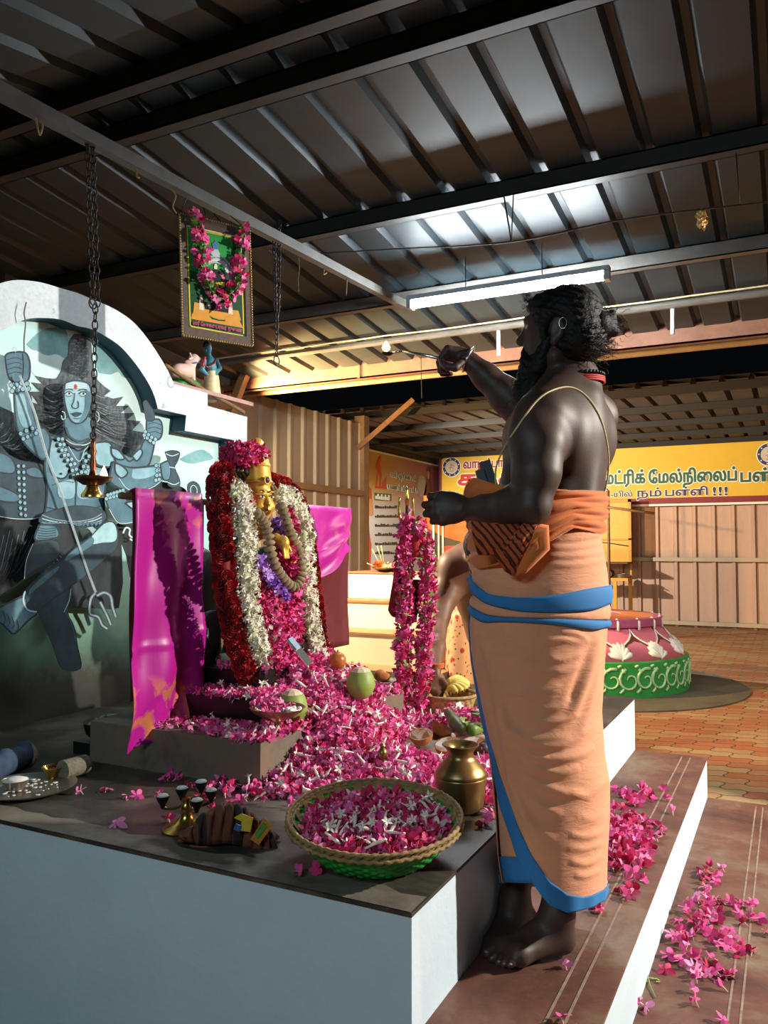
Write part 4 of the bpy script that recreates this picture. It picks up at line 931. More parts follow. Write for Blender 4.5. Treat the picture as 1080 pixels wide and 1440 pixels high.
# legs and feet
S.chain([P(745, 790, 2.08), P(768, 1020, 2.07), P(780, 1190, 2.075), P(785, 1280, 2.065)], [.085, .060, .050, .036], .03)
S.chain([P(770, 790, 2.20), P(755, 1020, 2.22), P(735, 1190, 2.21), P(723, 1268, 2.20)], [.085, .060, .050, .036], .03)
def foot(heel, ankle, mid, bm, bl, toes, rt):
    S.cone(heel, ankle, .031, .034, .03); S.cone(ankle, mid, .034, .030, .03); S.cone(heel, bl, .029, .022, .03); S.cone(mid, bm, .030, .022, .02); S.cone(mid, bl, .029, .020, .02); S.cone(bm, bl, .022, .020, .02)
    for (a, b, c), r in zip(toes, rt): S.cone(a, b, r * .95, r, .006); S.cone(b, c, r, r * .9, .005)
foot(P(789, 1320, 2.05), P(784, 1286, 2.06), P(752, 1318, 2.05), P(706, 1333, 2.045), P(731, 1343, 1.99),
     [(P(704, 1333, 2.045), P(692, 1337, 2.04), P(684, 1341, 2.035)), (P(710, 1337, 2.03), P(698, 1344, 2.02), P(691, 1349, 2.015)), (P(716, 1339, 2.015), P(706, 1348, 2.0), P(701, 1354, 1.995)),
      (P(723, 1341, 2.0), P(712, 1351, 1.985), P(708, 1356, 1.98)), (P(731, 1344, 1.985), P(722, 1353, 1.97), P(717, 1357, 1.965))], [.0155, .0115, .0108, .0102, .0098])
foot(P(738, 1293, 2.21), P(723, 1270, 2.20), P(706, 1306, 2.17), P(678, 1327, 2.11), P(694, 1333, 2.07),
     [(P(678, 1327, 2.10), P(671, 1331, 2.09), P(666, 1335, 2.08)), (P(681, 1330, 2.09), P(675, 1336, 2.08), P(671, 1340, 2.07)), (P(686, 1332, 2.08), P(681, 1339, 2.065), P(678, 1342, 2.06)), (P(690, 1334, 2.07), P(687, 1341, 2.055), P(684, 1344, 2.05))], [.016, .0115, .011, .0105])
pr = thing('person', 'bare-chested bearded man in a peach waistcloth standing on the upper step with one arm raised', 'person', onZ(750, 1320, ZA))
body = S.build('body', M['skin'], .0046, pr, smooth=4)
_v = [v.co.copy() for v in body.data.vertices]; BVH = BVHTree.FromPolygons(_v, [tuple(p.vertices) for p in body.data.polygons])
def hit(px, py, off=.003, bvh=None, d0=None):
    d = Vector(ray(px, py)); L = d.length; d.normalize()
    h = (bvh or BVH).ray_cast(Vector(CAM), d)
    if h[0] is None: return P(px, py, d0) if d0 else None
    return np.array(h[0] - d * off)
for q in (1, -1):
    b = MB(); b.ell(hp(.071, .031 * q, .008), (.013, .013, .013), 12); b.build('eye', mat('eye_white', 'c9c2b8', .2, 0, 0), pr, True)
for i, (a, c) in enumerate([((684, 1338), .007), ((692, 1346.5), .0052), ((702, 1352), .005), ((709, 1355), .0045), ((718, 1356), .0042)]):
    h = hit(*a, .0005)
    if h is not None: b = MB(); b.ell(h, (c, c * .8, .0022), 10); b.build('toenail', M['nail'], pr, True)
# hair, bun and beard
def curls(b, n, base, out, L, r, seed, mi=0, twist=1.0):
    g = np.random.default_rng(seed)
    for i in range(n):
        p = base(g); d = out(p, g); d = d / np.linalg.norm(d)
        x = np.cross(d, g.normal(size=3)); x /= np.linalg.norm(x); y = np.cross(d, x); l = L * g.uniform(.4, 1.2); w = g.uniform(.004, .010) * twist; ph = g.uniform(0, 6)
        tt = np.linspace(0, 1, 7); turns = g.uniform(.6, 1.6) * 6.28
        b.tube([p + d * l * t + (x * math.cos(ph + turns * t) + y * math.sin(ph + turns * t)) * w * t for t in tt], [r * (1 - .6 * t) for t in tt], 4, mi, False)
H = SDF()
H.ell(hp(-.016, 0, .036), V(.094, .084, .088), HA, .03)
H.ell(hp(-.030, 0, .0), V(.078, .086, .090), HA, .03)
H.ell(hp(-.058, 0, -.035), V(.060, .078, .055), HA, .03)
H.ell(hp(.040, 0, .072), V(.045, .060, .030), HA, .02)
for q in (1, -1): H.cone(hp(.025, .072 * q, .035), hp(.02, .074 * q, -.03), .018, .012, .02)
for q in (1, -1): H.ell(hp(-.008, .095 * q, -.014), V(.026, .03, .036), HA, .012, sub=True)
ha_ = lambda X, Y, Z: .0016 * np.sin(X * 190 + 3 * np.sin(Z * 90)) * np.sin(Y * 170 + Z * 60) + .0014 * np.sin(Z * 300 + X * 120)
hair = H.build('hair', [M['hair'], M['hair_brown']], .0055, pr, ha_, 1)
b = MB()
def shell(g):
    w = g.uniform(-.2, 3.4); s = g.uniform(-1, 1)
    return hp(-.03 - .085 * math.sin(w) * .9 + .04 * math.cos(w), s * .06, .04 + .085 * math.cos(w))
curls(b, 130, shell, lambda p, g: (p - hp(-.02, 0, .0)) + g.normal(size=3) * .05, .035, .0009, 3)
curls(b, 220, lambda g: hp(-.085 + g.normal() * .02, g.uniform(-.06, .07), -.04 + g.normal() * .022), lambda p, g: -ha * 1.0 + hu * g.normal() * .6 + hs * g.normal() * .6, .045, .001, 5)
curls(b, 40, lambda g: hp(.075, g.uniform(-.04, .05), .075 + g.normal() * .01), lambda p, g: ha + hu * .8 + g.normal(size=3) * .4, .03, .0008, 9)
b.build('hair_strand', M['hair_brown'], hair, True)
B_ = SDF(); bc = P(851, 458, 2.165)
g = np.random.default_rng(11)
B_.ell(bc, V(.030, .036, .038), HA, .01); B_.cone(hp(-.10, 0, .02), bc, .035, .025, .02)
for i in range(16):
    d = g.normal(size=3); d /= np.linalg.norm(d); B_.ell(bc + d * V(.030, .034, .036), V(.013, .012, .013), None, .006)
bun = B_.build('hair_bun', M['hair'], .004, pr, None, 1)
b = MB(); curls(b, 90, lambda g: bc + g.normal(size=3) * .02, lambda p, g: (p - bc) + _r * .01, .03, .0011, 12, 0, 1.2); b.build('bun_curl', M['hair_brown'], bun, True)
BD = SDF()
for q in (1, -1): BD.cone(hp(.015, .066 * q, -.035), hp(.045, .045 * q, -.10), .014, .030, .02)
BD.cone(hp(.068, 0, -.098), hp(.075, 0, -.175), .045, .050, .03); BD.cone(hp(.075, 0, -.175), hp(.055, 0, -.245), .050, .022, .03)
BD.cone(hp(.092, .02, -.050), hp(.085, .04, -.085), .008, .014, .01); BD.cone(hp(.092, -.02, -.050), hp(.085, -.04, -.085), .008, .014, .01)
beard = BD.build('beard', M['hair'], .0055, pr, ha_, 1)
b = MB(); curls(b, 240, lambda g: hp(.07 + g.normal() * .018, g.normal() * .028, g.uniform(-.22, -.09)), lambda p, g: (p - hp(.04, 0, -.15)) * 6 + hu * -.5 + g.normal(size=3) * .3, .04, .001, 13); b.build('beard_strand', M['hair'], beard, True)
# ear hoop, marks
b = MB(); ec = hp(-.03, .093, .0); b.tube([ec + ha * .010 * math.cos(w) + hu * .014 * math.sin(w) for w in np.linspace(0, 2 * math.pi, 17)[:-1]], .0007, 5, closed=True); b.build('ear_wire', M['steel'], pr, True)
# thread across back and chest
def path_hit(pts, n, off, d0=2.05):
    q = catmull([V(x, y, 0) for x, y in pts], n); out = []; last = None
    for p in q:
        h = hit(p[0], p[1], off)
        if h is None:
            dd = float((last - CAM) @ _f) if last is not None else d0
            h = P(p[0], p[1], dd)
        out.append(h); last = h
    for _ in range(2): out = [out[0]] + [(out[i - 1] + 2 * out[i] + out[i + 1]) / 4 for i in range(1, len(out) - 1)] + [out[-1]]
    return out
th = path_hit([(698, 688), (697, 660), (708, 632), (728, 600), (757, 561), (785, 546), (808, 546), (829, 562), (846, 592), (855, 632), (855, 668), (848, 700)], 8, .003)
b = MB(); b.tube(th, .0024, 6); b.build('sacred_thread', M['cord'], pr, True)
nc = P(803, 537, 2.145)
def nring(w, r, dz=0): return nc + ha * (r * 1.08 * math.cos(w)) + hs * (r * math.sin(w)) + hu * (dz + .012 * -math.cos(w) * 1.3 - .0)
b = MB()
for w in np.linspace(0, 2 * math.pi, 46)[:-1]: b.ell(nring(w, .078, .006), (.0052,) * 3, 8)
b.build('bead_necklace', mat('black_beads', '17110e', .3, 0, .2), pr, True)
b = MB()
for k in range(3): b.tube([nring(w, .080, -.004 - .005 * k) for w in np.linspace(0, 2 * math.pi, 40)[:-1]], .0035, 6, closed=True)
b.build('red_neck_cord', mat('red_cord', 'c5261c', .6, 0, .2, 200), pr, True)
# steel bangle on the raised wrist
ax = (fW - fE) / np.linalg.norm(fW - fE); bx = np.cross(ax, _u); bx /= np.linalg.norm(bx); by = np.cross(bx, ax); bcn = fW + (fE - fW) * .02
b = MB(); b.tube([bcn + (bx * math.cos(w) + by * math.sin(w)) * .036 + ax * .012 * math.sin(w) for w in np.linspace(0, 2 * math.pi, 33)[:-1]], .0032, 8, closed=True); b.build('bangle', M['steel'], pr, True)

# ------------------------------------------------------------------ his waistcloth
rows = [(740, 667, 842), (760, 668, 838), (800, 671, 846), (830, 673, 849), (880, 668, 847), (930, 672, 843), (1000, 684, 839), (1060, 695, 843), (1100, 700, 850), (1150, 704, 850), (1200, 707, 847), (1240, 713, 846), (1290, 716, 846)]
ry_, rl_, rr_ = [np.array(q, float) for q in zip(*rows)]
DC = 2.115
def folds(lines):
    out = []
    for pts, w, a in lines:
        q = np.array(catmull([V(x, y, 0) for x, y in pts], 26))[:, :2]; out.append((q, w, a))
    return out
def z5(L): return [(650 + x * .3054, 850 + y * .3054) for x, y in L]
def z2(L): return [(590 + x * .25, 650 + y * .25) for x, y in L]
FL = folds([
    (z5([(160, 400), (240, 560), (330, 610), (480, 600)]), 4, 9), (z5([(185, 470), (230, 570), (300, 628), (440, 640), (560, 560)]), 4, 10), (z5([(200, 530), (260, 640), (370, 700), (500, 690), (580, 650)]), 4.5, 11),
    (z5([(210, 600), (300, 715), (420, 765), (520, 740)]), 5, 10), (z5([(230, 680), (320, 790), (430, 850), (540, 870)]), 5, 9), (z5([(240, 740), (340, 900), (450, 960)]), 5, 8), (z5([(250, 830), (330, 1000), (420, 1080)]), 5, 6),
    (z5([(110, 100), (130, 220), (200, 470), (250, 800), (330, 1080)]), 4, 9), (z5([(75, 60), (100, 300), (170, 600), (220, 850)]), 3, 7), (z5([(180, 480), (235, 760), (300, 960), (380, 1120)]), 4, 6),
    (z5([(480, 510), (540, 350), (605, 140)]), 5, 12), (z5([(470, 470), (520, 330), (580, 170)]), 4, -8), (z5([(520, 600), (570, 420), (612, 200)]), 4, 6),
    (z5([(365, 175), (440, 160), (540, 175)]), 3, 6), (z5([(390, 245), (450, 250), (530, 220)]), 3, 5), (z5([(410, 310), (470, 300), (520, 270)]), 3, 5), (z5([(350, 480), (420, 470), (480, 430)]), 3, 6), (z5([(340, 545), (430, 530), (520, 500)]), 3, 6),
    (z5([(120, 240), (200, 215)]), 3, 4), (z5([(150, 375), (300, 400), (440, 375)]), 4, 5), (z5([(430, 120), (500, 130), (560, 170)]), 3, 6), 
    (z5([(480, 1050), (560, 1060), (625, 1030)]), 3, 5), (z5([(470, 1110), (550, 1115), (625, 1090)]), 3, 4), (z5([(480, 1170), (550, 1185), (615, 1150)]), 3, 5), (z5([(500, 1235), (550, 1240), (610, 1215)]), 3, 5), (z5([(500, 960), (570, 980), (630, 950)]), 4, 3), (z5([(480, 850), (560, 870), (640, 800)]), 4, 4),
    (z2([(720, 440), (850, 430), (985, 410)]), 3, 6), (z2([(715, 480), (850, 480), (1000, 450)]), 3, 6), (z2([(705, 530), (850, 525), (1010, 500)]), 3, 7), (z2([(690, 570), (850, 575), (1020, 545)]), 3, 5), (z2([(350, 575), (430, 570)]), 3, 4), (z2([(380, 660), (560, 700), (700, 690)]), 4, 3), (z2([(740, 410), (850, 400), (980, 385)]), 3, 5)])
def cloth_pt(th, y, off=0.0, FLs=FL):
    """th: -180 left, -90 to the camera, 0 right, +90 away (degrees); y in the photo's rows"""
    L, Rr = np.interp(y, ry_, rl_), np.interp(y, ry_, rr_); cx, hw = (L + Rr) / 2, (Rr - L) / 2
    c, s = math.cos(R(th)), math.sin(R(th))
    c = math.copysign(abs(c) ** .92, c)
    px = cx + hw * c; dep = .150 * (1 if s < 0 else 1.0) * s
    f = 0
    if s < .35:
        for q, w, a in FLs:
            dd = (q[:, 0] - px) ** 2 + (q[:, 1] - y) ** 2; i_ = int(dd.argmin()); f += a * math.exp(-dd[i_] / (2 * w * w)) * max(0, math.sin(math.pi * (i_ + .5) / len(q))) ** .6
        f *= min(1, max(0, .55 - s)) * .9
    else: f = 3 * math.sin(R(th) * 9 + y * .02)
    o = off + f * .0011
    d = DC + dep
    p = P(px, y, d)
    return p + (_r * c + _h * s) * o
HEM = [(-182, 950), (-174, 1010), (-166, 1060), (-161, 1100), (-144, 1152), (-128, 1202), (-110, 1243), (-95, 1268), (-80, 1278), (-60, 1274), (-30, 1264), (0, 1254), (90, 1250), (182, 1240)]
hx, hy = [np.array(q, float) for q in zip(*HEM)]
def hem(th): return float(np.interp(th, hx, hy))
b = MB(); b.grid(lambda u, v: cloth_pt(-180 + 360 * u, 742 + v * 494, .004, []), 72, 40); under = b.build('waistcloth_under_layer', M['peach'], pr, True, solid=.003)
b = MB(); b.grid(lambda u, v: cloth_pt(-180 + 360 * u, 1204 + v * 36, .008, []), 72, 4); b.build('under_layer_border', M['blue'], under, True, solid=.003)
b = MB(); b.grid(lambda u, v: cloth_pt(-181 + 361 * u, 744 + v * (hem(-181 + 361 * u) - 744), .013), 200, 190); wrap = b.build('waistcloth', M['peach'], pr, True, solid=.003)
HB = [(-182, 95), (-166, 78), (-161, 68), (-144, 58), (-128, 50), (-110, 42), (-95, 34), (-80, 26), (-60, 17), (-30, 15), (0, 13), (182, 13)]
bx_, by_ = [np.array(q, float) for q in zip(*HB)]
b = MB(); b.grid(lambda u, v: cloth_pt(-181 + 361 * u, hem(-181 + 361 * u) + 1.5 - (1 - v) * float(np.interp(-181 + 361 * u, bx_, by_)), .0165 + .0015 * math.sin(u * 90)), 150, 10); b.build('hem_border', M['blue'], wrap, True, solid=.003)
def band(name, top, bot, m, off, par, n=60, back=True):
    T = np.array(catmull([V(x, y, 0) for x, y in z2(top)], 8)); Bt = np.array(catmull([V(x, y, 0) for x, y in z2(bot)], 8))
    def fn(u, v):
        w = -178 + 180 * min(1, u / .6) if u < .6 else 2 + 176 * (u - .6) / .4
        L, Rr = np.interp(830, ry_, rl_), np.interp(830, ry_, rr_); px = (L + Rr) / 2 + (Rr - L) / 2 * math.cos(R(w))
        y0, y1 = np.interp(px, T[:, 0], T[:, 1]), np.interp(px, Bt[:, 0], Bt[:, 1])
        return cloth_pt(w, y0 + (y1 - y0) * v, off + .004 * math.sin(v * 3.14))
    b = MB(); b.grid(fn, n, 6); return b.build(name, m, par, True, solid=.003)
band('hip_border', [(330, 660), (400, 722), (450, 745), (600, 760), (760, 740), (900, 710), (1038, 690)], [(330, 730), (390, 775), (450, 802), (600, 835), (800, 840), (930, 830), (1038, 792)], M['blue'], .020, wrap)
band('hip_border', [(310, 790), (430, 860), (640, 875), (800, 880), (1010, 890)], [(310, 830), (400, 893), (500, 892), (640, 897), (800, 917), (940, 940), (1010, 928)], M['blue'], .019, wrap)
band('hip_fold', [(310, 740), (400, 790), (600, 838), (800, 843), (930, 833), (1030, 800)], [(310, 795), (430, 858), (640, 873), (800, 878), (930, 885), (1010, 885)], M['peach'], .016, wrap)
# blue corner that sticks out at the front
b = MB(); q = [P(672, 803, 2.12), P(655, 816, 2.13), P(672, 823, 2.10), P(679, 812, 2.09)]; b.add(q, [(0, 1, 2, 3)]); b.build('tucked_corner', M['blue'], wrap, False, solid=.006)
# waist towel
def towel_pt(u, v):
    th = -180 + 360 * u; c, s = math.cos(R(th)), math.sin(R(th))
    # top edge rises a little towards the belly
    yt = np.interp(th, [-180, -150, -110, -60, 0, 90, 180], [694, 672, 688, 690, 692, 690, 694]); yb = np.interp(th, [-180, -150, -110, -60, -20, 0, 90, 180], [790, 800, 790, 742, 752, 752, 752, 790])
    y = yt + (yb - yt) * v
    L = np.interp(y, [690, 740, 800], [664, 667, 672]); Rr = np.interp(y, [690, 720, 750, 800], [845, 845, 840, 846]); cx, hw = (L + Rr) / 2, (Rr - L) / 2
    f = .004 * math.sin(v * 19 + 2.2 * math.sin(u * 9)) + .0025 * math.sin(v * 41 + u * 30)
    return P(cx + hw * c, y, DC + .172 * s) + (_r * c + _h * s) * (.017 + f)
M['towel'] = mat('printed_orange_towel', 'd9702e', .85, 0, 0, sheen=.2); t = NT(M['towel'])
vr = t.n('TexVoronoi', Scale=55, feature='DISTANCE_TO_EDGE'); t.l(t.coord(), vr.inputs['Vector'])
t.color(t.mix(t.ramp(t.noise(14, 3), [(.52, '000000'), (.58, '6a6a6a')]), 'dd7733', t.ramp(vr.outputs['Distance'], [(.04, '5a2415'), (.1, 'c9602a')]))); t.bump(t.noise(500, 2), .2, .001)
b = MB(); b.grid(towel_pt, 110, 40); tw = b.build('waist_towel', M['towel'], pr, True, solid=.004)
def tail(poly, d, bulge, m, name):
    q = np.array(poly, float); c = q.mean(0); n = len(q); b = MB(); ring = 6; vs = []
    for k in range(ring + 1):
        for i in range(n):
            x, y = c + (q[i] - c) * k / ring
            vs.append(P(x, y, d - bulge * (1 - (k / ring) ** 2) + .004 * math.sin(x * .45 + y * .3)))
    fs = [(k * n + i, k * n + (i + 1) % n, (k + 1) * n + (i + 1) % n, (k + 1) * n + i) for k in range(ring) for i in range(n)]
    b.add(vs, fs); return b.build(name, m, tw, True, solid=.004)
M['towel_stripe'] = mat('striped_towel_end', 'b9572a', .85, 0, 0); t = NT(M['towel_stripe'])
w = t.n('TexWave', Scale=26, Distortion=.6, bands_direction='DIAGONAL'); t.l(t.coord(), w.inputs['Vector']); t.color(t.mix(t.ramp(w.outputs['Fac'], [(.28, 'ffffff'), (.4, '000000')]), 'bf5a2a', '4c1c12'))
tail(z2([(290, 330), (460, 350), (580, 345), (545, 440), (590, 560), (530, 640), (480, 610), (420, 520), (330, 520), (300, 430)]), 1.915, .012, M['towel_stripe'], 'towel_end')
tail(z2([(585, 345), (665, 345), (725, 355), (730, 490), (600, 620), (540, 640), (560, 560), (630, 440)]), 1.905, .010, M['towel'], 'towel_end')
tail(z2([(575, 350), (668, 342), (625, 430), (540, 590), (470, 500)]), 1.897, .008, M['towel_stripe'], 'towel_end')
# black pouch tucked in his waist
ph = thing('black_pouch', "black pouch tucked into the front of the standing man's waist towel", 'pouch', P(686, 672, 2.12))
b = MB(); b.box(P(688, 672, 2.12), (.030, .05, .085), rot=Matrix.Rotation(R(-18), 4, 'Y') @ Matrix.Rotation(R(20), 4, 'Z')); b.build('pouch_body', mat('black_leather', '16181b', .35, 0, .2, 50), ph)
b = MB(); b.box(P(679, 678, 2.11), (.022, .05, .06), rot=Matrix.Rotation(R(-18), 4, 'Y') @ Matrix.Rotation(R(20), 4, 'Z')); b.build('flap', mat('black_leather_flap', '24272b', .35, 0, .2, 50), ph)

# lit ladle in the raised hand
tip = P(543, 490, 2.47); hb = P(652, 512, 2.40)
tc = thing('camphor_holder', 'thin metal camphor holder with a small flame in the raised hand', 'ritual torch', hb)
b = MB(); b.tube([hb, P(600, 500, 2.43), P(566, 494, 2.455)], [.006, .0055, .004], 8); b.tube([P(566, 494, 2.455), P(552, 496, 2.465)], [.004, .003], 8); b.build('handle', M['steel'], tc, True)
b = MB(); b.lathe([(.0, -.006), (.014, -.003), (.018, .004), (.016, .004), (0, .0)], P(545, 498, 2.47), 14); b.build('cup', mat('sooty_metal', '4a3a2c', .4, .7, .2), tc, True)
M['flame'] = mat('flame', 'ffb060', .5, 0, 0, emit='ffac5c', es=14); M['flame_core'] = mat('flame_core', 'ffe0b0', .5, 0, 0, emit='ffdca0', es=22)
b = MB(); b.lathe([(0, -.012), (.011, -.004), (.013, .003), (.008, .014), (0, .024)], tip, 12); fl = b.build('flame', M['flame'], tc, True)
b = MB(); 
for i in range(3): p = P(604, 497 + 0, 2.43); 
b.tube([P(592, 499, 2.43), P(593, 560, 2.43)], .0012, 5); b.build('hanging_thread', M['cord'], tc, True)

# ------------------------------------------------------------------ the helper bending behind the platform
p2 = thing('person', 'bare-backed man bending over the banana basket behind the standing man, in a printed peach cloth', 'person', (onY(690, 880, 4.75)[0], 4.75, 0))
S = SDF()
sh = P(642, 800, 4.42)
S.chain([sh, P(627, 835, 4.36), P(617, 868, 4.27), P(613, 910, 4.1), P(612, 944, 3.95)], [.10, .075, .055, .045, .030], .03)
S.chain([P(664, 803, 4.45), P(680, 835, 4.62), P(692, 885, 4.78)], [.15, .16, .16], .05)
S.cone(sh, P(668, 792, 4.44), .10, .14, .05)
S.cone(P(668, 785, 4.36), P(674, 778, 4.24), .055, .06, .03)
h2 = P(676, 778, 4.18); f2 = -_h * .80 - _u * .55 - _r * .25; f2 /= np.linalg.norm(f2); s2 = np.cross(f2, _u); s2 /= np.linalg.norm(s2); u2 = np.cross(s2, f2); A2 = np.array([f2, s2, u2])
def q2(a, s_, u): return h2 + f2 * a + s2 * s_ + u2 * u
S.ell(q2(-.012, 0, .022), V(.098, .078, .098), A2, .02); S.ell(q2(.036, 0, -.034), V(.060, .060, .088), A2, .02); S.cone(q2(.088, 0, .016), q2(.110, 0, -.024), .008, .014, .012)
S.ell(q2(.082, 0, .030), V(.014, .048, .010), A2, .012); S.ell(q2(.090, 0, -.054), V(.012, .024, .008), A2, .01); S.ell(q2(.086, 0, -.067), V(.012, .022, .008), A2, .01); S.ell(q2(.072, 0, -.10), V(.028, .03, .022), A2, .02)
for q in (1, -1): S.ell(q2(-.012, .078 * q, -.010), V(.020, .010, .034), A2, .008); S.ell(q2(.084, .031 * q, .010), V(.012, .016, .010), A2, .01, sub=True)
S.chain([P(735, 800, 4.5), P(735, 850, 4.3), P(725, 900, 4.15)], [.08, .05, .035], .03); S.cone(P(735, 800, 4.5), P(690, 795, 4.5), .08, .12, .05)
hd = P(612, 944, 3.95); hk = [P(602, 968, 3.885), P(609, 972, 3.87), P(616, 973, 3.865), P(623, 970, 3.87)]
hand(S, hd, hk, [[dn + lf * .2, dn + aw * .3, dn + aw * .6]] * 4, None, [P(622, 955, 3.9), P(630, 966, 3.86), P(633, 976, 3.85)], r=.0105, lens=(.036, .024, .018))
S.chain([P(690, 885, 4.82), P(690, 960, 4.8), P(690, 1060, 4.8)], [.10, .08, .05], .03); S.chain([P(725, 885, 4.9), P(725, 960, 4.9), P(725, 1060, 4.9)], [.10, .08, .05], .03)
for px in (690, 725): q = P(px, 1075, 4.85); S.cone(V(q[0], q[1], .05), V(q[0] - .04, q[1] - .16, .035), .045, .035, .03)
b2 = S.build('body', M['skin2'], .0085, p2, smooth=3)
for q in (1, -1): b = MB(); b.ell(q2(.072, .031 * q, .010), (.013, .013, .013), 10, 0); b.build('eye', mat('brown_eye', '2a1c16', .2, 0, 0), p2, True)
H = SDF(); H.ell(q2(-.022, 0, .042), V(.105, .090, .095), A2, .03); H.ell(q2(-.05, 0, -.01), V(.085, .092, .09), A2, .03); H.ell(q2(.03, 0, .085), V(.05, .062, .028), A2, .02)
for q in (1, -1): H.ell(q2(-.008, .098 * q, -.014), V(.026, .03, .036), A2, .012, sub=True)
H.build('hair', M['hair'], .008, p2, ha_, 1)
H = SDF(); H.cone(q2(.09, .018, -.050), q2(.09, -.018, -.050), .007, .007, .005)
for q in (1, -1): H.cone(q2(.01, .062 * q, -.04), q2(.05, .042 * q, -.10), .010, .018, .01)
H.cone(q2(.075, .02, -.105), q2(.075, -.02, -.105), .022, .022, .02); H.build('beard', M['hair'], .006, p2, ha_, 1)
b = MB()
wr = P(613, 938, 3.97)
for k in range(3): b.tube([wr + V(.036 * math.cos(w), .036 * math.sin(w), .008 * k) for w in np.linspace(0, 6.28, 17)[:-1]], .0055, 6, closed=True)
b.build('wrist_cord', mat('orange_wrist_thread', 'c0621c', .7, 0, .2, 100), p2, True)
M['print'] = mat('printed_peach_cloth', 'e2a070', .85, 0, 0); t = NT(M['print'])
vr = t.n('TexVoronoi', Scale=16); t.l(t.coord(), vr.inputs['Vector']); v2 = t.n('TexVoronoi', Scale=40); t.l(t.coord(), v2.inputs['Vector'])
t.color(t.mix(t.ramp(vr.outputs['Distance'], [(.18, 'ffffff'), (.3, '000000')]), t.mix(t.ramp(v2.outputs['Distance'], [(.18, 'ffffff'), (.28, '000000')]), 'e6ad80', '6f4a2c'), 'b5331f'))
def w2(u, v):
    th = 2 * math.pi * u; y = 862 + 210 * v; z = 1.10 * (1 - v) + .03 * v
    rx = .22 + .06 * v + .012 * math.sin(th * 9 + v * 3); ry = .17 + .04 * v + .01 * math.sin(th * 8)
    c = np.array([-1.06 + .0 * v, 4.74, z + .08 * (1 - v) * math.sin(th + 1)])
    return V(onY(690, 880, 4.74)[0] - .06 + rx * math.cos(th), 4.76 + ry * math.sin(th) * 1.2, c[2])
b = MB(); b.grid(w2, 72, 20, cu=True); b.build('waistcloth', M['print'], p2, True, solid=.004)
# ------------------------------------------------------------------ banners across the yard
def flat(m): return m
def ink(name, c, v=.04): return mat(name, c, .55, 0, v, 6)
INK = {k: ink('print_' + k, c) for k, c in dict(yellow='d9b32c', maroon='7c1426', white='f1efe6', navy='28305c', red='c02a1c', green='135a44', violet='2c2350', darkred='8c1a1e', black='1d1a18', skin='b07a56', sari='a8452c', gold='c9a04a', grey='8f8d88', leafg='3e5a2c', orange='d2742a', pale='cfd0cc').items()}
yb = 15.17
def fy(a, b, d): return V(a, yb - d, b)
def px2(px, py): p = onY(px, py, yb); return p[0], p[2]
ban = thing('school_banner', 'long yellow school banner with green and red lettering on the far wall', 'banner', (-3, yb, 2.2))
x0, zt = px2(618, 632); x1 = .45; zb = 2.16; zt = 3.40
b = MB(); b.bb((x0, yb, zb), (x1, yb + .03, zt)); b.build('cloth', INK['yellow'], ban)
b = MB(); w = .07; b.bb((x0, yb - .004, zt - w), (x1, yb, zt)); b.bb((x0, yb - .004, zb + .04), (x1, yb, zb + .04 + w * 1.5)); b.bb((x0, yb - .004, zb), (x0 + .05, yb, zt)); b.build('maroon_border', INK['maroon'], ban)
b = MB(); b.bb((x0, yb - .005, zb), (x1, yb, zb + .035)); b.build('white_edge', INK['white'], ban)
def word(par, fr, pf, s, xa, xb, ybase, hpx, m, out=None, bold=.02, name='lettering', shear=0):
    """one word fitted between two columns of the photo on its baseline"""
    a0, z0 = pf(xa, ybase); a1, z1 = pf(xb, ybase - shear); _, zh = pf(xa, ybase - hpx); size = (zh - z0) / .62
    sl = 0
    f = lambda a, b_, d: fr(a0 + a, z0 + b_ + sl * a, d)
    if out is not None: text(name + '_outline', s, size, out, f, a1 - a0, .001, par, bold + .055, z=.003)
    return text(name, s, size, m, f, a1 - a0, .001, par, bold, z=.008)
word(ban, fy, px2, 'வாழப்பாடி', 652, 719, 659, 10, INK['darkred'], INK['white'], .03)
word(ban, fy, px2, 'சக்தி', 645, 738, 682, 15, INK['red'], INK['white'], .05)
word(ban, fy, px2, 'மட்ரிக்', 850, 907, 681, 14, INK['green'], INK['white'], .035)
word(ban, fy, px2, 'ேமல்நிைலப்', 913, 1036, 679.5, 14, INK['green'], INK['white'], .035)
word(ban, fy, px2, 'பள்ளி', 1042, 1112, 677.5, 14, INK['green'], INK['white'], .035)
word(ban, fy, px2, 'ளி', 836, 856, 699.5, 9, INK['violet'], INK['white'], .03)
word(ban, fy, px2, '-யில்', 859, 889, 699, 6.5, INK['violet'], INK['white'], .02)
word(ban, fy, px2, 'நம்', 896, 930, 698.5, 9, INK['violet'], INK['white'], .03)
word(ban, fy, px2, 'பள்ளி', 936, 995, 697.5, 9, INK['violet'], INK['white'], .03)
word(ban, fy, px2, '!!!', 1003, 1023, 696.5, 10, INK['violet'], INK['white'], .03)
def disc(b, c, r0, r1, d, mi, fr=fy, n=36):
    vs = []
    for k in range(n):
        w = 2 * math.pi * k / n
        vs += [fr(c[0] + r0 * math.cos(w), c[1] + r0 * math.sin(w), d), fr(c[0] + r1 * math.cos(w), c[1] + r1 * math.sin(w), d)]
    b.add(vs, [(2 * k, 2 * k + 1, (2 * k + 3) % (2 * n), (2 * k + 2) % (2 * n)) for k in range(n)], mi)
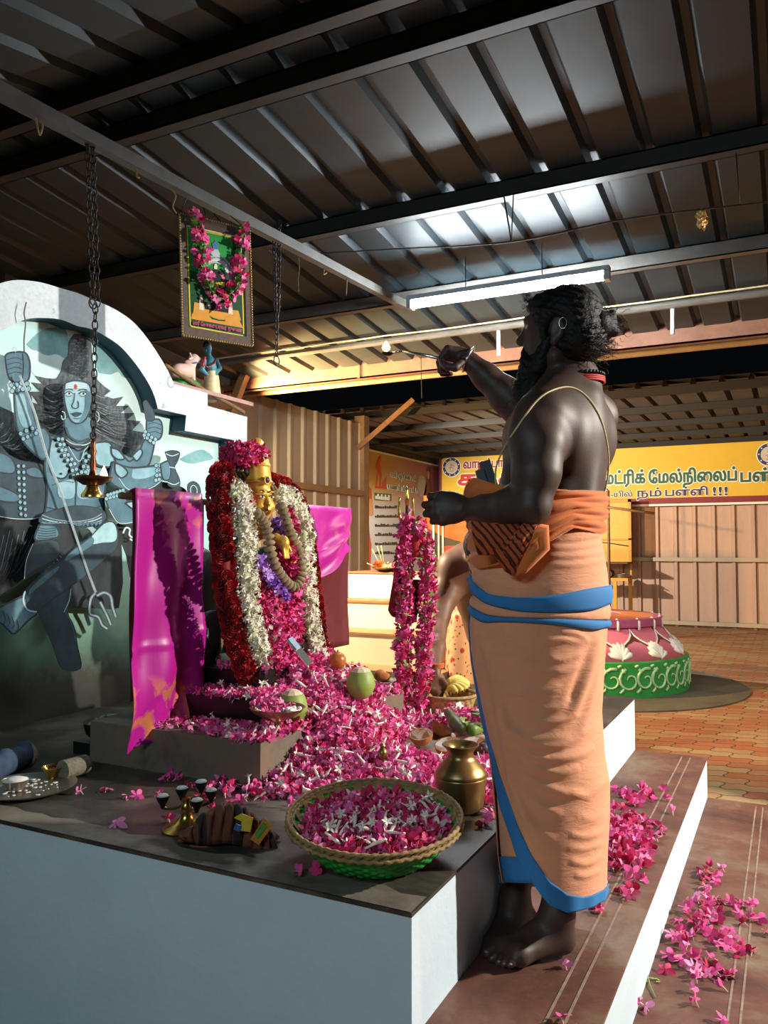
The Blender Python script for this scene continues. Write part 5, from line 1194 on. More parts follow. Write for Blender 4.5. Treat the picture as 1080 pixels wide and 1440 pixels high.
for px, py in ((635, 657), (1082, 639)):
    c = px2(px, py); b = MB(); disc(b, c, 0, .205, .004, 1); disc(b, c, .135, .19, .006, 0); disc(b, c, 0, .13, .006, 2)
    for k in range(9): w = k * 2 * math.pi / 9 + .3; disc(b, (c[0] + .163 * math.cos(w), c[1] + .163 * math.sin(w)), 0, .012, .008, 1, n=8)
    for pts in ([(-.02, .08), (.0, .02), (-.03, -.05)], [(.0, .03), (.06, .03), (.07, -.01)], [(-.06, -.02), (0, 0), (.05, -.05)], [(-.03, .04), (.03, .06)], [(-.05, -.08), (.05, -.08)]):
        q = [fy(c[0] + x, c[1] + y, .009) for x, y in pts]; b.tube(q, .006, 4, 3)
    b.build('round_emblem', [INK['navy'], INK['white'], mat('emblem_ground', 'cdbfae', .6, 0, .05), INK['grey']], ban)

lx = -6.50
def fx(a, b, d): return V(lx + d, a, b)
def px3(px, py): p = onX(px, py, lx); return p[1], p[2]
lb = thing('advert_banner', 'gold and grey advert banner with a woman printed on it, beside the tin wall post', 'banner', (lx, 13.5, .9))
y0, z1 = px3(504, 628); y1, z2_ = px3(617, 655); bz0 = .95
m = mat('printed_gold_pink_grey', 'b0a090', .6, 0, 0); t = NT(m); sx = t.n('SeparateXYZ'); t.l(t.coord(), sx.inputs[0])
def mrange(o, a, c): r = t.n('MapRange'); r.inputs['From Min'].default_value = a; r.inputs['From Max'].default_value = c; t.l(o, r.inputs[0]); return r.outputs[0]
top = t.ramp(mrange(sx.outputs[1], y0, y1), [(.15, 'b5913f'), (.45, 'a5805c'), (.75, '8f5a5e'), (1, '753a42')])
t.color(t.mix(t.ramp(mrange(sx.outputs[2], bz0, z1), [(.5, 'ffffff'), (.72, '000000')]), top, 'aaaaaa'))
b = MB(); b.bb((lx - .03, y0, bz0), (lx, y1, z1)); b.build('cloth', m, lb)
b = MB(); b.bb((lx, y0, z1 - .03), (lx + .006, y1, z1)); b.build('white_edge', INK['pale'], lb)
def pl(b, pts, mi, d): q = [px3(*p) for p in pts]; n = len(q); b.add([fx(a, c, d) for a, c in q], [tuple(range(n))], mi)
def D_(L): return [(500 + x * .1459, 620 + y * .1459) for x, y in L]
b = MB()
pl(b, D_([(40, 180), (70, 158), (100, 175), (106, 240), (95, 330), (110, 400), (60, 380), (40, 330)]), 2, .004)
pl(b, D_([(45, 230), (80, 215), (95, 250), (90, 320), (68, 350), (48, 320)]), 0, .006)
pl(b, D_([(40, 380), (75, 370), (150, 460), (160, 640), (100, 660), (40, 620)]), 1, .005)
pl(b, D_([(45, 600), (100, 640), (165, 700), (150, 724), (80, 690), (45, 700)]), 0, .007); pl(b, D_([(130, 560), (155, 560), (168, 690), (150, 720), (120, 690)]), 0, .0065)
pl(b, D_([(50, 690), (110, 700), (130, 860), (140, 1240), (50, 1240)]), 3, .005); pl(b, D_([(110, 760), (150, 1000), (140, 1250), (105, 1250)]), 1, .0055)
b.build('printed_woman', [INK['skin'], INK['sari'], INK['black'], INK['leafg']], lb)
b = MB(); pl(b, D_([(215, 165), (240, 140), (246, 165), (232, 210), (240, 290), (250, 330), (240, 440), (228, 440), (228, 340), (215, 300), (205, 430), (190, 430), (205, 300), (195, 260), (208, 200)]), 0, .005)
pl(b, D_([(185, 432), (300, 446), (298, 466), (185, 455)]), 0, .005); pl(b, D_([(250, 440), (255, 400), (275, 370), (300, 330), (292, 440)]), 1, .004); b.build('printed_climber', [INK['red'], INK['sari']], lb)
b = MB(); pl(b, D_([(655, 530), (690, 330), (680, 270), (700, 245), (725, 260), (720, 340), (745, 530)]), 0, .004); pl(b, D_([(686, 300), (700, 285), (712, 310), (705, 370), (690, 360)]), 1, .006); b.build('printed_dancer', [mat('print_shade_plum', '5a2c34', .6), INK['skin']], lb)
b = MB(); disc(b, px3(*D_([(640, 440)])[0]), 0, .22, .004, 0, fx); b.build('printed_badge', INK['grey'], lb)
b = MB(); pl(b, D_([(180, 498), (343, 512), (343, 582), (180, 572)]), 0, .004); b.build('green_label', INK['leafg'], lb)
def wl(s, a, c, base, h, m, out=None, name='lettering'): A, C = D_([(a, base)])[0], D_([(c, base)])[0]; return word(lb, fx, px3, s, A[0], C[0], A[1], h, m, out, .01, name)
wl('படி ஏறினால்', 340, 578, 345, 6.5, INK['leafg'], INK['white']); wl('பணம் மிச்சம் !!!', 305, 600, 460, 6.0, INK['leafg'], INK['white'])
g = np.random.default_rng(8)
for r_ in range(6):
    b = MB(); y = 650 + 88 * r_; x = 185
    while x < 400:
        w = g.uniform(8, 16); h = g.uniform(14, 30); (a0, c0), (a1, c1) = px3(*D_([(x, y)])[0]), px3(*D_([(x + w, y - h)])[0]); b.bb((lx + .002, a0, c0), (lx + .006, a1, c1)); x += w + g.uniform(3, 6)
    b.build('small_print', INK['black'], lb)
(a0, c0), (a1, c1) = px3(*D_([(190, 560)])[0]), px3(*D_([(330, 525)])[0])
b = MB()
for k in range(8): y = a0 + (a1 - a0) * k / 8; b.bb((lx + .006, y, c0), (lx + .009, y + (a1 - a0) / 11, c0 + (c1 - c0) * (.6 + .4 * (k % 2))))
b.build('label_print', INK['pale'], lb)
# poster board behind the hand
py_ = 9.2
def fp(a, b_, d): return V(a, py_ - d, b_)
def px4(px, py): p = onY(px, py, py_); return p[0], p[2]
pb = thing('poster_board', 'orange and dark poster board standing in the yard behind the trident', 'poster', (px4(640, 800)[0], py_, 0))
(xa, za), (xb, zb_) = px4(596, 697), px4(700, 800)
b = MB(); b.bb((xa, py_, zb_), (xb, py_ + .03, za)); b.build('board', mat('poster_dark_green', '2c332a', .6, 0, .3, 5), pb)
b = MB(); q = [px4(*p) for p in [(596, 697), (700, 697), (700, 745), (660, 765), (625, 755), (596, 740)]]; b.add([fp(a, c, .004) for a, c in q], [tuple(range(len(q)))]); b.build('orange_print', mat('poster_orange', 'c4622a', .6, 0, .35, 7), pb)
b = MB(); q = [px4(*p) for p in [(599, 706), (606, 702), (608, 714), (603, 722), (598, 716)]]; b.add([fp(a, c, .008) for a, c in q], [tuple(range(len(q)))]); b.build('printed_head', INK['black'], pb)
b = MB(); q = [px4(*p) for p in [(622, 768), (690, 766), (690, 775), (622, 777)]]; b.add([fp(a, c, .006) for a, c in q], [tuple(range(len(q)))]); b.build('red_print_line', INK['red'], pb)
for px in (611, 618, 624): (a, c0), (_, c1) = px4(px, 800), px4(px, 735); b = MB(); b.tube([fp(a, c0, .02), fp(a, c1, .02)], .012, 8); b.build('white_strut', INK['white'], pb)
for px in (602, 692): a, _ = px4(px, 790); b = MB(); b.bb((a - .02, py_ + .03, 0), (a + .02, py_ + .06, zb_ + .3)); b.build('leg', M['steel_dark'], pb)

# ------------------------------------------------------------------ yellow cart by the far wall
cy = 14.75
cb = thing('vendor_cart', 'yellow metal stall cabinet with a shelf standing by the far sheet wall', 'stall', (-3.1, cy, 0))
xr = onY(888, 760, cy)[0]; xl = onY(770, 760, cy)[0]; zt = onY(888, 702, cy)[2]
zs = onY(888, 790, cy)[2]; zt2 = onY(888, 812, cy)[2]
b = MB(); b.bb((xl, cy + .02, zs), (xr, cy + .05, zt)); b.build('back_panel', M['yellow_paint'], cb)
b = MB(); b.bb((xr - .05, cy - .02, zs - .02), (xr, cy + .03, zt)); b.bb((xl, cy - .02, zs - .02), (xl + .05, cy + .03, zt)); b.bb((xl, cy - .02, zt - .05), (xr, cy + .03, zt)); zz = onY(870, 757, cy)[2]; b.bb((xl, cy - .02, zz - .03), (xr, cy + .02, zz)); b.build('frame', mat('yellow_enamel_frame', 'c08a18', .5, 0, .1), cb)
b = MB(); b.bb((xl, cy - .42, zs - .03), (xr, cy + .05, zs)); b.build('brown_hood', mat('brown_board', '5a3d22', .6, 0, .3, 9), cb)
b = MB(); b.bb((xl, cy - .40, zt2 - .05), (xr, cy + .04, zt2)); b.build('table_top', M['yellow_paint'], cb)
for x, y in ((xr - .03, cy), (xr - .22, cy - .38), (xl + .05, cy), (xl + .05, cy - .38)): b = MB(); b.bb((x - .03, y - .03, 0), (x + .03, y + .03, zt2 - .05)); b.build('leg', M['yellow_paint'], cb)
b = MB(); b.bb((xr - .03, cy - .01, zt2), (xr, cy + .03, zs)); b.build('upright', M['yellow_paint'], cb)
p = onY(857, 806, cy - .2); rl_ = thing('wooden_roller', 'round wooden roller lying on the shelf of the yellow stall', 'roller', (p[0], cy - .2, zt2))
b = MB(); b.tube([(p[0], cy - .36, zt2 + .07), (p[0], cy - .08, zt2 + .07)], .07, 18); b.build('log', M['wood'], rl_, True, 40)
b = MB(); b.tube([(p[0], cy - .40, zt2 + .07), (p[0], cy - .36, zt2 + .07)], .025, 12); b.build('spindle', M['yellow_paint'], rl_, True, 40)
p = onY(874, 807, cy - .2); tb = thing('metal_pan', 'flat dark metal pan beside the roller on the yellow stall', 'pan', (p[0], cy - .2, zt2)); b = MB(); b.lathe([(0, 0), (.10, 0), (.12, .07), (.115, .07), (.095, .01), (0, .01)], (p[0], cy - .2, zt2 + .001), 24); b.build('pan_body', M['silver'], tb, True, 40); b = MB(); b.bar((p[0] + .11, cy - .2, zt2 + .05), (p[0] + .11, cy - .34, zt2 + .06), .02, .01); b.build('handle', M['steel_dark'], tb)
# rods of a frame in front of it
ry2 = 12.6; rf = thing('rod_frame', 'thin brown rods crossing in front of the yellow stall', 'rod frame', (onY(855, 755, ry2)[0], ry2, 0))
b = MB(); a = onY(855, 690, ry2); b.tube([a, onY(856, 756, ry2), (onY(856, 756, ry2)[0], ry2, .0)], .022, 8); b.build('upright_rod', M['wood'], rf, True)
b = MB(); b.tube([onY(838, 711, ry2 - .03), onY(920, 722, ry2 - .03)], .02, 8); b.build('cross_rod', M['wood'], rf, True)
b = MB(); b.tube([onY(840, 762, ry2), onY(858, 764, ry2), onY(884, 768, ry2)], .008, 6); b.build('tie_wire', M['steel_dark'], rf, True)
# ------------------------------------------------------------------ plastic chair that stands by the wall
# ------------------------------------------------------------------ painted ring of the fire pit
wc = V(-1.95, 8.60, .013)
well = thing('fire_pit_ring', 'round fire pit with a green base band, painted lotus petals and a pink rim', 'fire pit', wc)
r0 = 1.02
def greenmat():
    m = mat('green_scrollwork_paint', '2f9a4a', .55, 0, 0); t = NT(m)
    tc = t.coord(); at = t.n('SeparateXYZ'); t.l(tc, at.inputs[0]); return m
M['pit_green'] = mat('green_gloss_paint', '2b9445', .5, 0, .08, 8); M['scroll'] = mat('pale_scroll_paint', 'a9d3a4', .55, 0, .08, 20)
b = MB(); b.lathe([(r0, 0), (r0, .325), (r0 - .03, .335)], wc, 72); b.build('green_band', M['pit_green'], well, True, 40)
def onband(w, z, d=.003): return wc + V((r0 + d) * math.cos(w), (r0 + d) * math.sin(w), z)
b = MB()
for k in range(24):
    w0 = -2.6 + k * .165; s = 1 if k % 2 else -1
    sp = []
    for tq in np.linspace(0, 1, 16):
        a = s * (tq * 7.5) + 1.2; rr = .115 * (1 - tq * .8); sp.append(onband(w0 + rr * math.cos(a) * s / r0, .165 + rr * math.sin(a)))
    b.tube(sp, [.016 * (1 - .6 * i / 15) for i in range(16)], 5, 0, True)
    for (dx, z, dz) in ((.07, .05, .05), (.085, .27, -.04), (.05, .29, .02)): b.tube([onband(w0 + dx, z), onband(w0 + dx + .03, z + dz * .6), onband(w0 + dx + .035, z + dz)], [.014, .012, .004], 5)
b.build('scrollwork', M['scroll'], well, True)
M['pit_maroon'] = mat('maroon_gloss_paint', '6d2a30', .5, 0, .1, 8); M['pit_pink'] = mat('pink_gloss_paint', 'd4738f', .5, 0, .1, 6); M['pit_white'] = mat('white_gloss_paint', 'e6e6e4', .5, 0, .05); M['pit_dark'] = mat('dark_line_paint', '2a2024', .5, 0, .1)
z0, z1_, r1 = .335, .62, .74
def onslope(w, q, d=0): r = r0 - .03 + (r1 - r0 + .03) * q; return wc + V((r + d * .7) * math.cos(w), (r + d * .7) * math.sin(w), z0 + (z1_ - z0) * q + d * .7)
b = MB(); b.lathe([(r0 - .03, z0), (r1, z1_)], wc, 72); b.build('sloping_band', M['pit_pink'], well, True)
npet = 14
for k in range(npet):
    w0 = -math.pi + (k + .5) * 2 * math.pi / npet + .12; hw = math.pi / npet
    b = MB()
    pk = [(-1, .02), (-.93, .25), (-.7, .48), (-.35, .62), (-.12, .76), (0, .96)]; out = [(x, q) for x, q in pk] + [(-x, q) for x, q in pk[::-1][1:]]
    cpts = [onslope(w0 + hw * (1 + x) , q, .003) for x, q in out]; b.add(cpts, [tuple(range(len(cpts)))], 0)
    b.tube([onslope(w0 + hw * (1 + x), q, .005) for x, q in out], .009, 5, 1)
    for a in np.linspace(-1.2, 1.2, 7):
        tip = (.60 * math.sin(a), .05 + .52 * math.cos(a)); base = (0, .05)
        q5 = [onslope(w0 + hw * (base[0] + (tip[0] - base[0]) * s), base[1] + (tip[1] - base[1]) * s, .006) for s in (0.05, .4, .75, 1)]
        b.tube(q5, [.008, .022, .03, .006], 6, 1); b.tube([p_ + V(0, 0, 0) for p_ in q5], [.001] * 4, 4, 2)
    b.build('lotus_petal', [M['pit_maroon'], M['pit_white'], M['pit_dark']], well, True)
b = MB(); b.lathe([(r1, z1_), (r1 + .03, z1_ + .01), (r1 + .03, z1_ + .085), (r1, z1_ + .09)], wc, 72); b.build('pink_rim', mat('mauve_gloss_paint', 'a4507c', .5, 0, .1), well, True, 30)
b = MB(); b.lathe([(r1 + .01, z1_ + .088), (.36, z1_ + .10), (.34, z1_ + .02), (.30, .3), (0, .3)], wc, 72, 0); b.build('rim_top', mat('orange_brick_top', 'b0683c', .7, 0, .15, 8), well, True, 30)
for w in np.linspace(-2.8, .6, 12):
    b = MB(); b.tube([wc + V((r1 + .0) * math.cos(w), (r1 + .0) * math.sin(w), z1_ + .092), wc + V((r1 + .034) * math.cos(w), (r1 + .034) * math.sin(w), z1_ + .06), wc + V((r1 + .034) * math.cos(w), (r1 + .034) * math.sin(w), z1_ - .02)], .012, 6); b.build('white_paint_drip', M['pit_white'], well, True)

# ------------------------------------------------------------------ cream steps behind the platform
sy = 4.62
st = thing('stepped_stand', 'cream painted three-step stand behind the platform beside the tin wall', 'stepped stand', (-2.35, 4.8, 0))
M['cream'] = mat('cream_wall_paint', 'f0e7c8', .7, 0, .03, 6); M['step_top'] = mat('worn_ochre_top', 'a8764a', .7, 0, .2, 12)
xR = onY(612, 870, sy)[0]
lev = []
for k, (pyb, pyt, pxl) in enumerate(((935, 890, 440), (889, 845, 470), (843, 804, 490))):
    y = sy + .27 * k; zb = onY(520, pyb, y)[2] if k == 0 else lev[-1][1]; zt = onY(520, pyt, y)[2]; lev.append((y, zt, onY(pxl, pyt, y)[0], zb))
b = MB(); b.bb((lev[0][2] - .05, 4.40, 0), (xR + .1, 5.5, lev[0][3])); b.build('base', M['cement_dry'], st)
for k, (y, zt, xl, zb) in enumerate(lev):
    b = MB(); b.bb((xl, y, zb), (xR, 5.45, zt - .012)); sp_ = b.build('step', M['cream'], st)
    b = MB(); b.bb((xl - .006, y - .008, zt - .012), (xR, 5.45, zt)); b.build('step_top', M['step_top'], sp_)
b = MB(); b.bb((lev[0][2] - .05, 4.40, lev[0][3]), (xR + .1, lev[0][0], lev[0][3] + .004)); b.build('base_top', M['step_top'], st)
# offering plate with incense on the top step
c = onY(545, 802, lev[2][0] + .07); c = V(c[0], c[1], lev[2][1])
pt = thing('offering_plate', 'small brass plate heaped with flowers on the top cream step', 'plate', c)
b = MB(); b.lathe([(0, .0), (.06, .0), (.115, .028), (.112, .032), (.06, .006), (0, .006)], c + V(0, 0, .001), 28); b.build('plate_dish', M['brass'], pt, True, 40)
g = np.random.default_rng(61)
M['marigold'] = petal('marigold_orange', 'e8862a', .15); M['pale_y'] = petal('pale_yellow_flower', 'efdca0', .08)
tag(scatter('marigold_flower', ROSE, c + V(-.075, 0, .045) + g.normal(size=(10, 3)) * .012, frames(np.tile(V(0, -.3, 1), (10, 1)), g, .5), np.full(10, .045), [M['marigold']], np.zeros(10, int), g), 'orange marigold flower on the offering plate', 'flower')
for k, (dx, dy) in enumerate(((-.02, -.03), (.02, -.04), (.0, .02), (.04, .01), (-.035, .03))):
    tag(scatter('pale_blossom', OLE, c + V(dx, dy, .04) + g.normal(size=(7, 3)) * .010, frames(np.tile(V(0, 0, 1), (7, 1)), g, .6), np.full(7, .035), [M['pale_y'], M['pale_y'], PK[2], PK[3], M['pale_y']], g.integers(0, 2, 7), g), 'pale yellow blossom on the offering plate beside the marigold', 'flower', 'pale blossoms on the offering plate')
for k, (dx, dy) in enumerate(((.07, -.02), (.085, .02), (.06, .03), (.10, -.01))):
    tag(scatter('pink_blossom', OLE, c + V(dx, dy, .045) + g.normal(size=(6, 3)) * .010, frames(np.tile(V(0, 0, 1), (6, 1)), g, .6), np.full(6, .035), PK, g.integers(0, 4, 6), g), 'pink and cream blossom on the side of the offering plate nearest the trident', 'flower', 'pink blossoms on the offering plate')
for (x0_, y0_, x1_, y1_) in ((538, 800, 523, 772), (540, 798, 530, 767), (541, 797, 536, 767), (536, 800, 516, 792)):
    b = MB(); b.tube([onY(x0_, y0_, c[1]), onY(x1_, y1_, c[1] + .01)], .0035, 6); tag(b.build('incense_stick', M['gold'] if False else mat('incense_tan', 'c9ab78', .8, 0, .1), None, True), 'thin tan incense stick standing in the offering plate', 'incense stick', 'incense sticks in the offering plate')
# ------------------------------------------------------------------ chains, hanging lamp, picture
def chain(b, a, c, link=.020, r=.0026):
    a, c = np.array(a, float), np.array(c, float); L = np.linalg.norm(c - a); n = max(2, int(L / (link * 1.45))); t = (c - a) / L; u = np.cross(t, V(.3, .9, .1)); u /= np.linalg.norm(u); v = np.cross(t, u)
    for k in range(n):
        m = a + t * L * (k + .5) / n; s = u if k % 2 else v
        b.tube([m + t * link * math.cos(w) + s * link * .52 * math.sin(w) for w in np.linspace(0, 2 * math.pi, 11)[:-1]], r, 5, closed=True)
M['iron'] = mat('dark_iron_chain', '2b2725', .5, .7, .2, 40)
cx_, cy_ = onX(126, 188, -2.3)[1], 2.86
lp = onX(130, 690, -2.3)
tp = onX(126, 195, -2.3)
hl_ = thing('hanging_oil_lamp', 'brass oil lamp with one flame hanging on a long iron chain before the mural', 'oil lamp', lp)
zr = onX(124, 425, -2.3)[2]
b = MB(); chain(b, V(-2.3, tp[1] - .012, tp[2]), V(-2.3, lp[1] - .012, zr)); chain(b, V(-2.3, tp[1] + .014, tp[2]), V(-2.3, lp[1] + .012, zr)); z3 = onX(127, 612, -2.3)[2]
chain(b, V(-2.3, lp[1], zr), V(-2.3, lp[1], z3)); b.build('chain', M['iron'], hl_, True)
for z, r in ((zr, .018), (z3 + .0, .014)): b = MB(); b.tube([V(-2.3, lp[1] + r * math.cos(w) - (.012 if r > .015 else 0), z + r * math.sin(w)) for w in np.linspace(0, 6.283, 17)[:-1]], .003, 6, closed=True); b.build('ring', M['iron'], hl_, True)
zd = onX(130, 672, -2.3)[2]; L0 = V(-2.3, lp[1], zd)
M['copper'] = mat('dark_copper', '6b3a22', .35, .8, .2, 20)
b = MB(); b.lathe([(.004, z3 - zd - .01), (.010, .13), (.007, .115), (.013, .10), (.008, .08), (.014, .055), (.010, .03), (.016, .0)], L0, 16); b.build('stem', M['copper'], hl_, True)
b = MB(); b.lathe([(0, -.030), (.035, -.026), (.058, -.010), (.072, .002), (.070, .005), (.055, -.006), (.0, -.018)], L0, 32); b.build('dish', M['copper'], hl_, True)
b = MB(); b.lathe([(.020, -.028), (.028, -.045), (.040, -.062), (.040, -.072), (.0, -.072)], L0, 28); b.build('foot', M['brass_bright'], hl_, True, 40)
fp_ = onX(146, 668, -2.28); b = MB(); b.lathe([(0, -.026), (.012, -.016), (.015, -.004), (.010, .012), (.004, .026), (0, .036)], fp_, 14); b.build('flame', M['flame_core'], hl_, True)
b = MB(); b.tube([fp_ + V(0, -.02, -.035), fp_ + V(0, 0, -.02)], .004, 6); b.build('wick', M['iron'], hl_, True)
# second chain
t2 = onX(390, 325, -2.3); e2 = onX(389, 507, -2.3); m2 = onX(390, 440, -2.3)
hc2 = thing('hanging_chain', 'looped iron chain with an empty end ring hanging from the tie bar', 'chain', t2)
b = MB(); chain(b, t2 + V(0, -.03, 0), V(-2.3, t2[1] - .012, m2[2]), .018, .0028); chain(b, t2 + V(0, .02, .06), V(-2.3, t2[1] + .012, m2[2]), .018, .0028); chain(b, V(-2.3, t2[1], m2[2]), V(-2.3, t2[1], e2[2] + .024), .018, .0028); b.build('chain', M['iron'], hc2, True)
b = MB(); b.tube([V(-2.3, t2[1] + .024 * math.cos(w), e2[2] + .024 * math.sin(w)) for w in np.linspace(0, 6.283, 19)[:-1]], .0035, 6, closed=True); b.build('ring', M['iron'], hc2, True)
# framed picture, leaning a little out of the vertical
c4 = [P(251, 300, 3.50), P(350, 325, 3.68), P(354, 487, 3.66), P(256, 473, 3.50)]
pu = (c4[1] - c4[0] + c4[2] - c4[3]) / 2; pv = (c4[3] - c4[0] + c4[2] - c4[1]) / 2; pw, ph_ = np.linalg.norm(pu), np.linalg.norm(pv); pn = np.cross(pv, pu); pn /= np.linalg.norm(pn); pc = sum(c4) / 4
if pn @ (CAM - pc) < 0: pn = -pn
def ff(a, b_, d): return pc + pu * (a - .5) + pv * (b_ - .5) + pn * d
pic = thing('framed_picture', 'framed green deity picture hung from the tie bar under a pink garland', 'picture', pc)
def pp(b, L, mi, d): b.add([ff(a, c, d) for a, c in L], [tuple(range(len(L)))], mi)
def px5(L):   # corners measured on the frame
    out = []
    for x, y in L:
        X, Y = 245 + x * .13889, 290 + y * .13889
        u = np.linalg.inv(np.array([[354 - 256 + 350 - 251, 0], [0, 1]]) / 2) if False else None
        # bilinear frame: solve by fixed-point
        a, c = .5, .5
        for _ in range(12):
            l = V(251 + 5 * c, 300 + 173 * c); r = V(350 + 4 * c, 325 + 162 * c); a = (X - l[0]) / (r[0] - l[0]); c = c + (Y - (l[1] + (r[1] - l[1]) * a)) / 168
        out.append((a, c))
    return out
b = MB(); fw = .085; fwv = .075
for (a0, c0, a1, c1) in ((0, 0, 1, fwv), (0, 1 - fwv, 1, 1), (0, fwv, fw, 1 - fwv), (1 - fw, fwv, 1, 1 - fwv)):
    v = [ff(a, c, d) for d in (-.008, .010) for a, c in ((a0, c0), (a1, c0), (a1, c1), (a0, c1))]; b.add(v, [(0, 1, 2, 3), (4, 7, 6, 5), (0, 4, 5, 1), (1, 5, 6, 2), (2, 6, 7, 3), (3, 7, 4, 0)])
fr_ = b.build('frame', mat('brown_textured_frame', '5f5048', .7, 0, .2, 60, .4, 200, .002), pic)
b = MB(); n = 60
for (a, c, e, f) in ((0, 0, 1, 0), (0, 1, 1, 1), (0, 0, 0, 1), (1, 0, 1, 1)):
    m_ = int(46 if a == e else 30)
    for k in range(m_): q = (k + .5) / m_; b.ell(ff(a + (e - a) * q, c + (f - c) * q, .012), (.0048, .0048, .0048), 6)
b.build('beaded_edge', mat('gilt_bead_edge', 'b59a62', .4, .5, .1), fr_, True)
PC = [mat('print_green', '2b9648', .35, 0, .25, 5), INK['gold'], mat('print_dark_green', '14502f', .35, 0, .15, 6), mat('print_silver', 'b7c4cc', .35, 0, .2, 30), mat('print_black_stone', '1b1d24', .35, 0, .2, 20), mat('print_orange', 'dfa042', .35, 0, .1, 20), mat('print_pink', 'e27aa0', .35, 0, .1, 30), mat('print_blue', '4f7fb0', .35, 0, .2, 30), mat('print_cream', 'e9e4cf', .35, 0, .1), mat('print_yellow_line', 'e3d24c', .35, 0, .05)]
b = MB(); pp(b, [(fw, fwv), (1 - fw, fwv), (1 - fw, 1 - fwv), (fw, 1 - fwv)], 8, .002)
pp(b, px5([(120, 205), (690, 330), (715, 1330), (140, 1240)]), 2, .003)
pp(b, px5([(125, 215), (585, 320), (590, 330), (130, 225)]), 9, .0035)
pp(b, px5([(128, 225), (585, 325), (570, 760), (300, 700), (130, 640)]), 0, .0035)
for L in ([(118, 205), (128, 207), (165, 1215), (152, 1212)], [(150, 1195), (175, 1215), (690, 1305), (690, 1318), (165, 1228)], [(672, 640), (684, 640), (702, 1290), (690, 1290)], [(270, 232), (582, 312), (582, 322), (270, 244)]): pp(b, px5(L), 9, .0045)
def arch(cx, cy, r0, r1, a0, a1, sy=1.1): return [(cx + r1 * math.cos(w), cy - sy * r1 * math.sin(w)) for w in np.linspace(a0, a1, 12)] + [(cx + r0 * math.cos(w), cy - sy * r0 * math.sin(w)) for w in np.linspace(a1, a0, 12)]
for k, (ra, rb, m_) in enumerate(((105, 175, 3), (125, 135, 8), (150, 158, 7))):
    q = arch(405, 690, ra, rb, -.4, 3.4); n = 12
    for i in range(n - 1): pp(b, px5([q[i], q[i + 1], q[2 * n - 2 - i], q[2 * n - 1 - i]]), m_, .0045 + .0006 * k)
pp(b, px5([(355, 480), (375, 440), (405, 380), (430, 440), (452, 490), (410, 530)]), 3, .006); pp(b, px5([(370, 370), (385, 375), (403, 345), (420, 378), (438, 372), (430, 440), (378, 435)]), 7, .0065)
pp(b, px5([(355, 660), (390, 640), (440, 650), (470, 690), (460, 770), (370, 770)]), 4, .006); pp(b, px5([(388, 620), (395, 590), (412, 585), (424, 610), (420, 640), (394, 640)]), 8, .007)
pp(b, px5([(445, 650), (480, 680), (510, 740), (485, 760), (455, 700)]), 6, .0065); pp(b, px5([(350, 740), (400, 780), (500, 770), (495, 820), (440, 800), (420, 880), (390, 800)]), 9, .007)
pp(b, px5([(380, 800), (480, 790), (500, 870), (440, 900), (390, 870)]), 4, .0062)
pp(b, px5([(300, 970), (540, 1000), (540, 1080), (300, 1040)]), 4, .006)
for x in (330, 440, 500): pp(b, px5([(x, 1000), (x + 30, 1004), (x + 26, 1040), (x + 6, 1036)]), 3, .0066)
for x, y in ((250, 960), (545, 1000)): pp(b, px5([(x, y - 60), (x + 20, y - 60), (x + 40, y + 100), (x - 10, y + 90)]), 8, .0062); pp(b, px5([(x + 10, y - 10), (x + 30, y), (x + 25, y + 30), (x + 5, y + 20)]), 6, .0068)
pp(b, px5([(195, 975), (290, 995), (300, 1045), (545, 1085), (560, 1050), (640, 1060), (665, 1150), (655, 1165), (690, 1235), (165, 1145), (172, 1095), (185, 1080)]), 5, .0055)
pp(b, px5([(340, 1110), (380, 1130), (440, 1150), (505, 1152), (505, 1166), (440, 1164), (370, 1146)]), 2, .0062)
b.build('print', PC, pic)
(ta, tc_), (tb_, td) = px5([(178, 1205)])[0], px5([(672, 1280)])[0]
kk = np.linalg.norm(pu)
text('caption', 'ஸ்ரீ ேயாகைபரவர் துைண', .1, PC[6], lambda a, b_, d: ff(ta + a, tc_ + (td - tc_) * a / (tb_ - ta) - b_ * .42 / .1 * .105, .0065 + d), tb_ - ta, .0004, pic, .0035)
# wires and garland of the picture
for a in (.38, .62, .02, .98):
    b = MB(); q0 = ff(a, .0, .0); b.tube([q0, V(-2.3, q0[1], q0[2] + .06 if a in (.38, .62) else q0[2] + .10)], .0022, 5); b.build('hanging_wire', M['iron'], pic, True)
b = MB(); q0 = ff(.5, -.02, .004); b.tube([q0 + _r * .012 * math.cos(w) + _u * .016 * math.sin(w) for w in np.linspace(0, 6.283, 13)[:-1]], .0022, 5, closed=True); b.build('hanging_ring', M['iron'], pic, True)
gp = [ff(a, c, .03) for a, c in px5([(170, 70), (180, 160), (215, 290), (235, 420), (255, 560), (285, 700), (330, 840), (400, 930), (470, 950), (560, 880), (610, 790), (620, 640), (640, 500), (650, 380), (650, 280), (640, 210)])]
g = np.random.default_rng(71); p_, nr_, q_ = tube_pts(gp, .010, 190, g); cb = MB(); cb.tube(q_, .006, 6, 5); s_ = np.linspace(0, 1, 190)
clump = np.sin(s_ * 2 * math.pi * 8 + .6)
mi_ = np.where(clump < -.25, 5, g.choice(3, 190, p=[.55, .35, .1])); rad_ = np.where(clump < -.25, .4, 1.25)
PKL = PK + [M['leaf']]
o = scatter('picture_garland', OLE, p_ + nr_ * .013 * np.clip(rad_, 0, 1.2)[:, None], frames(nr_ + pn * .5, g, .35), np.where(mi_ == 5, .028, .040) * g.uniform(.85, 1.2, 190), PKL, mi_, g, None, True, cb)
tag(o, 'pink flower and leaf garland draped over the framed picture', 'garland')
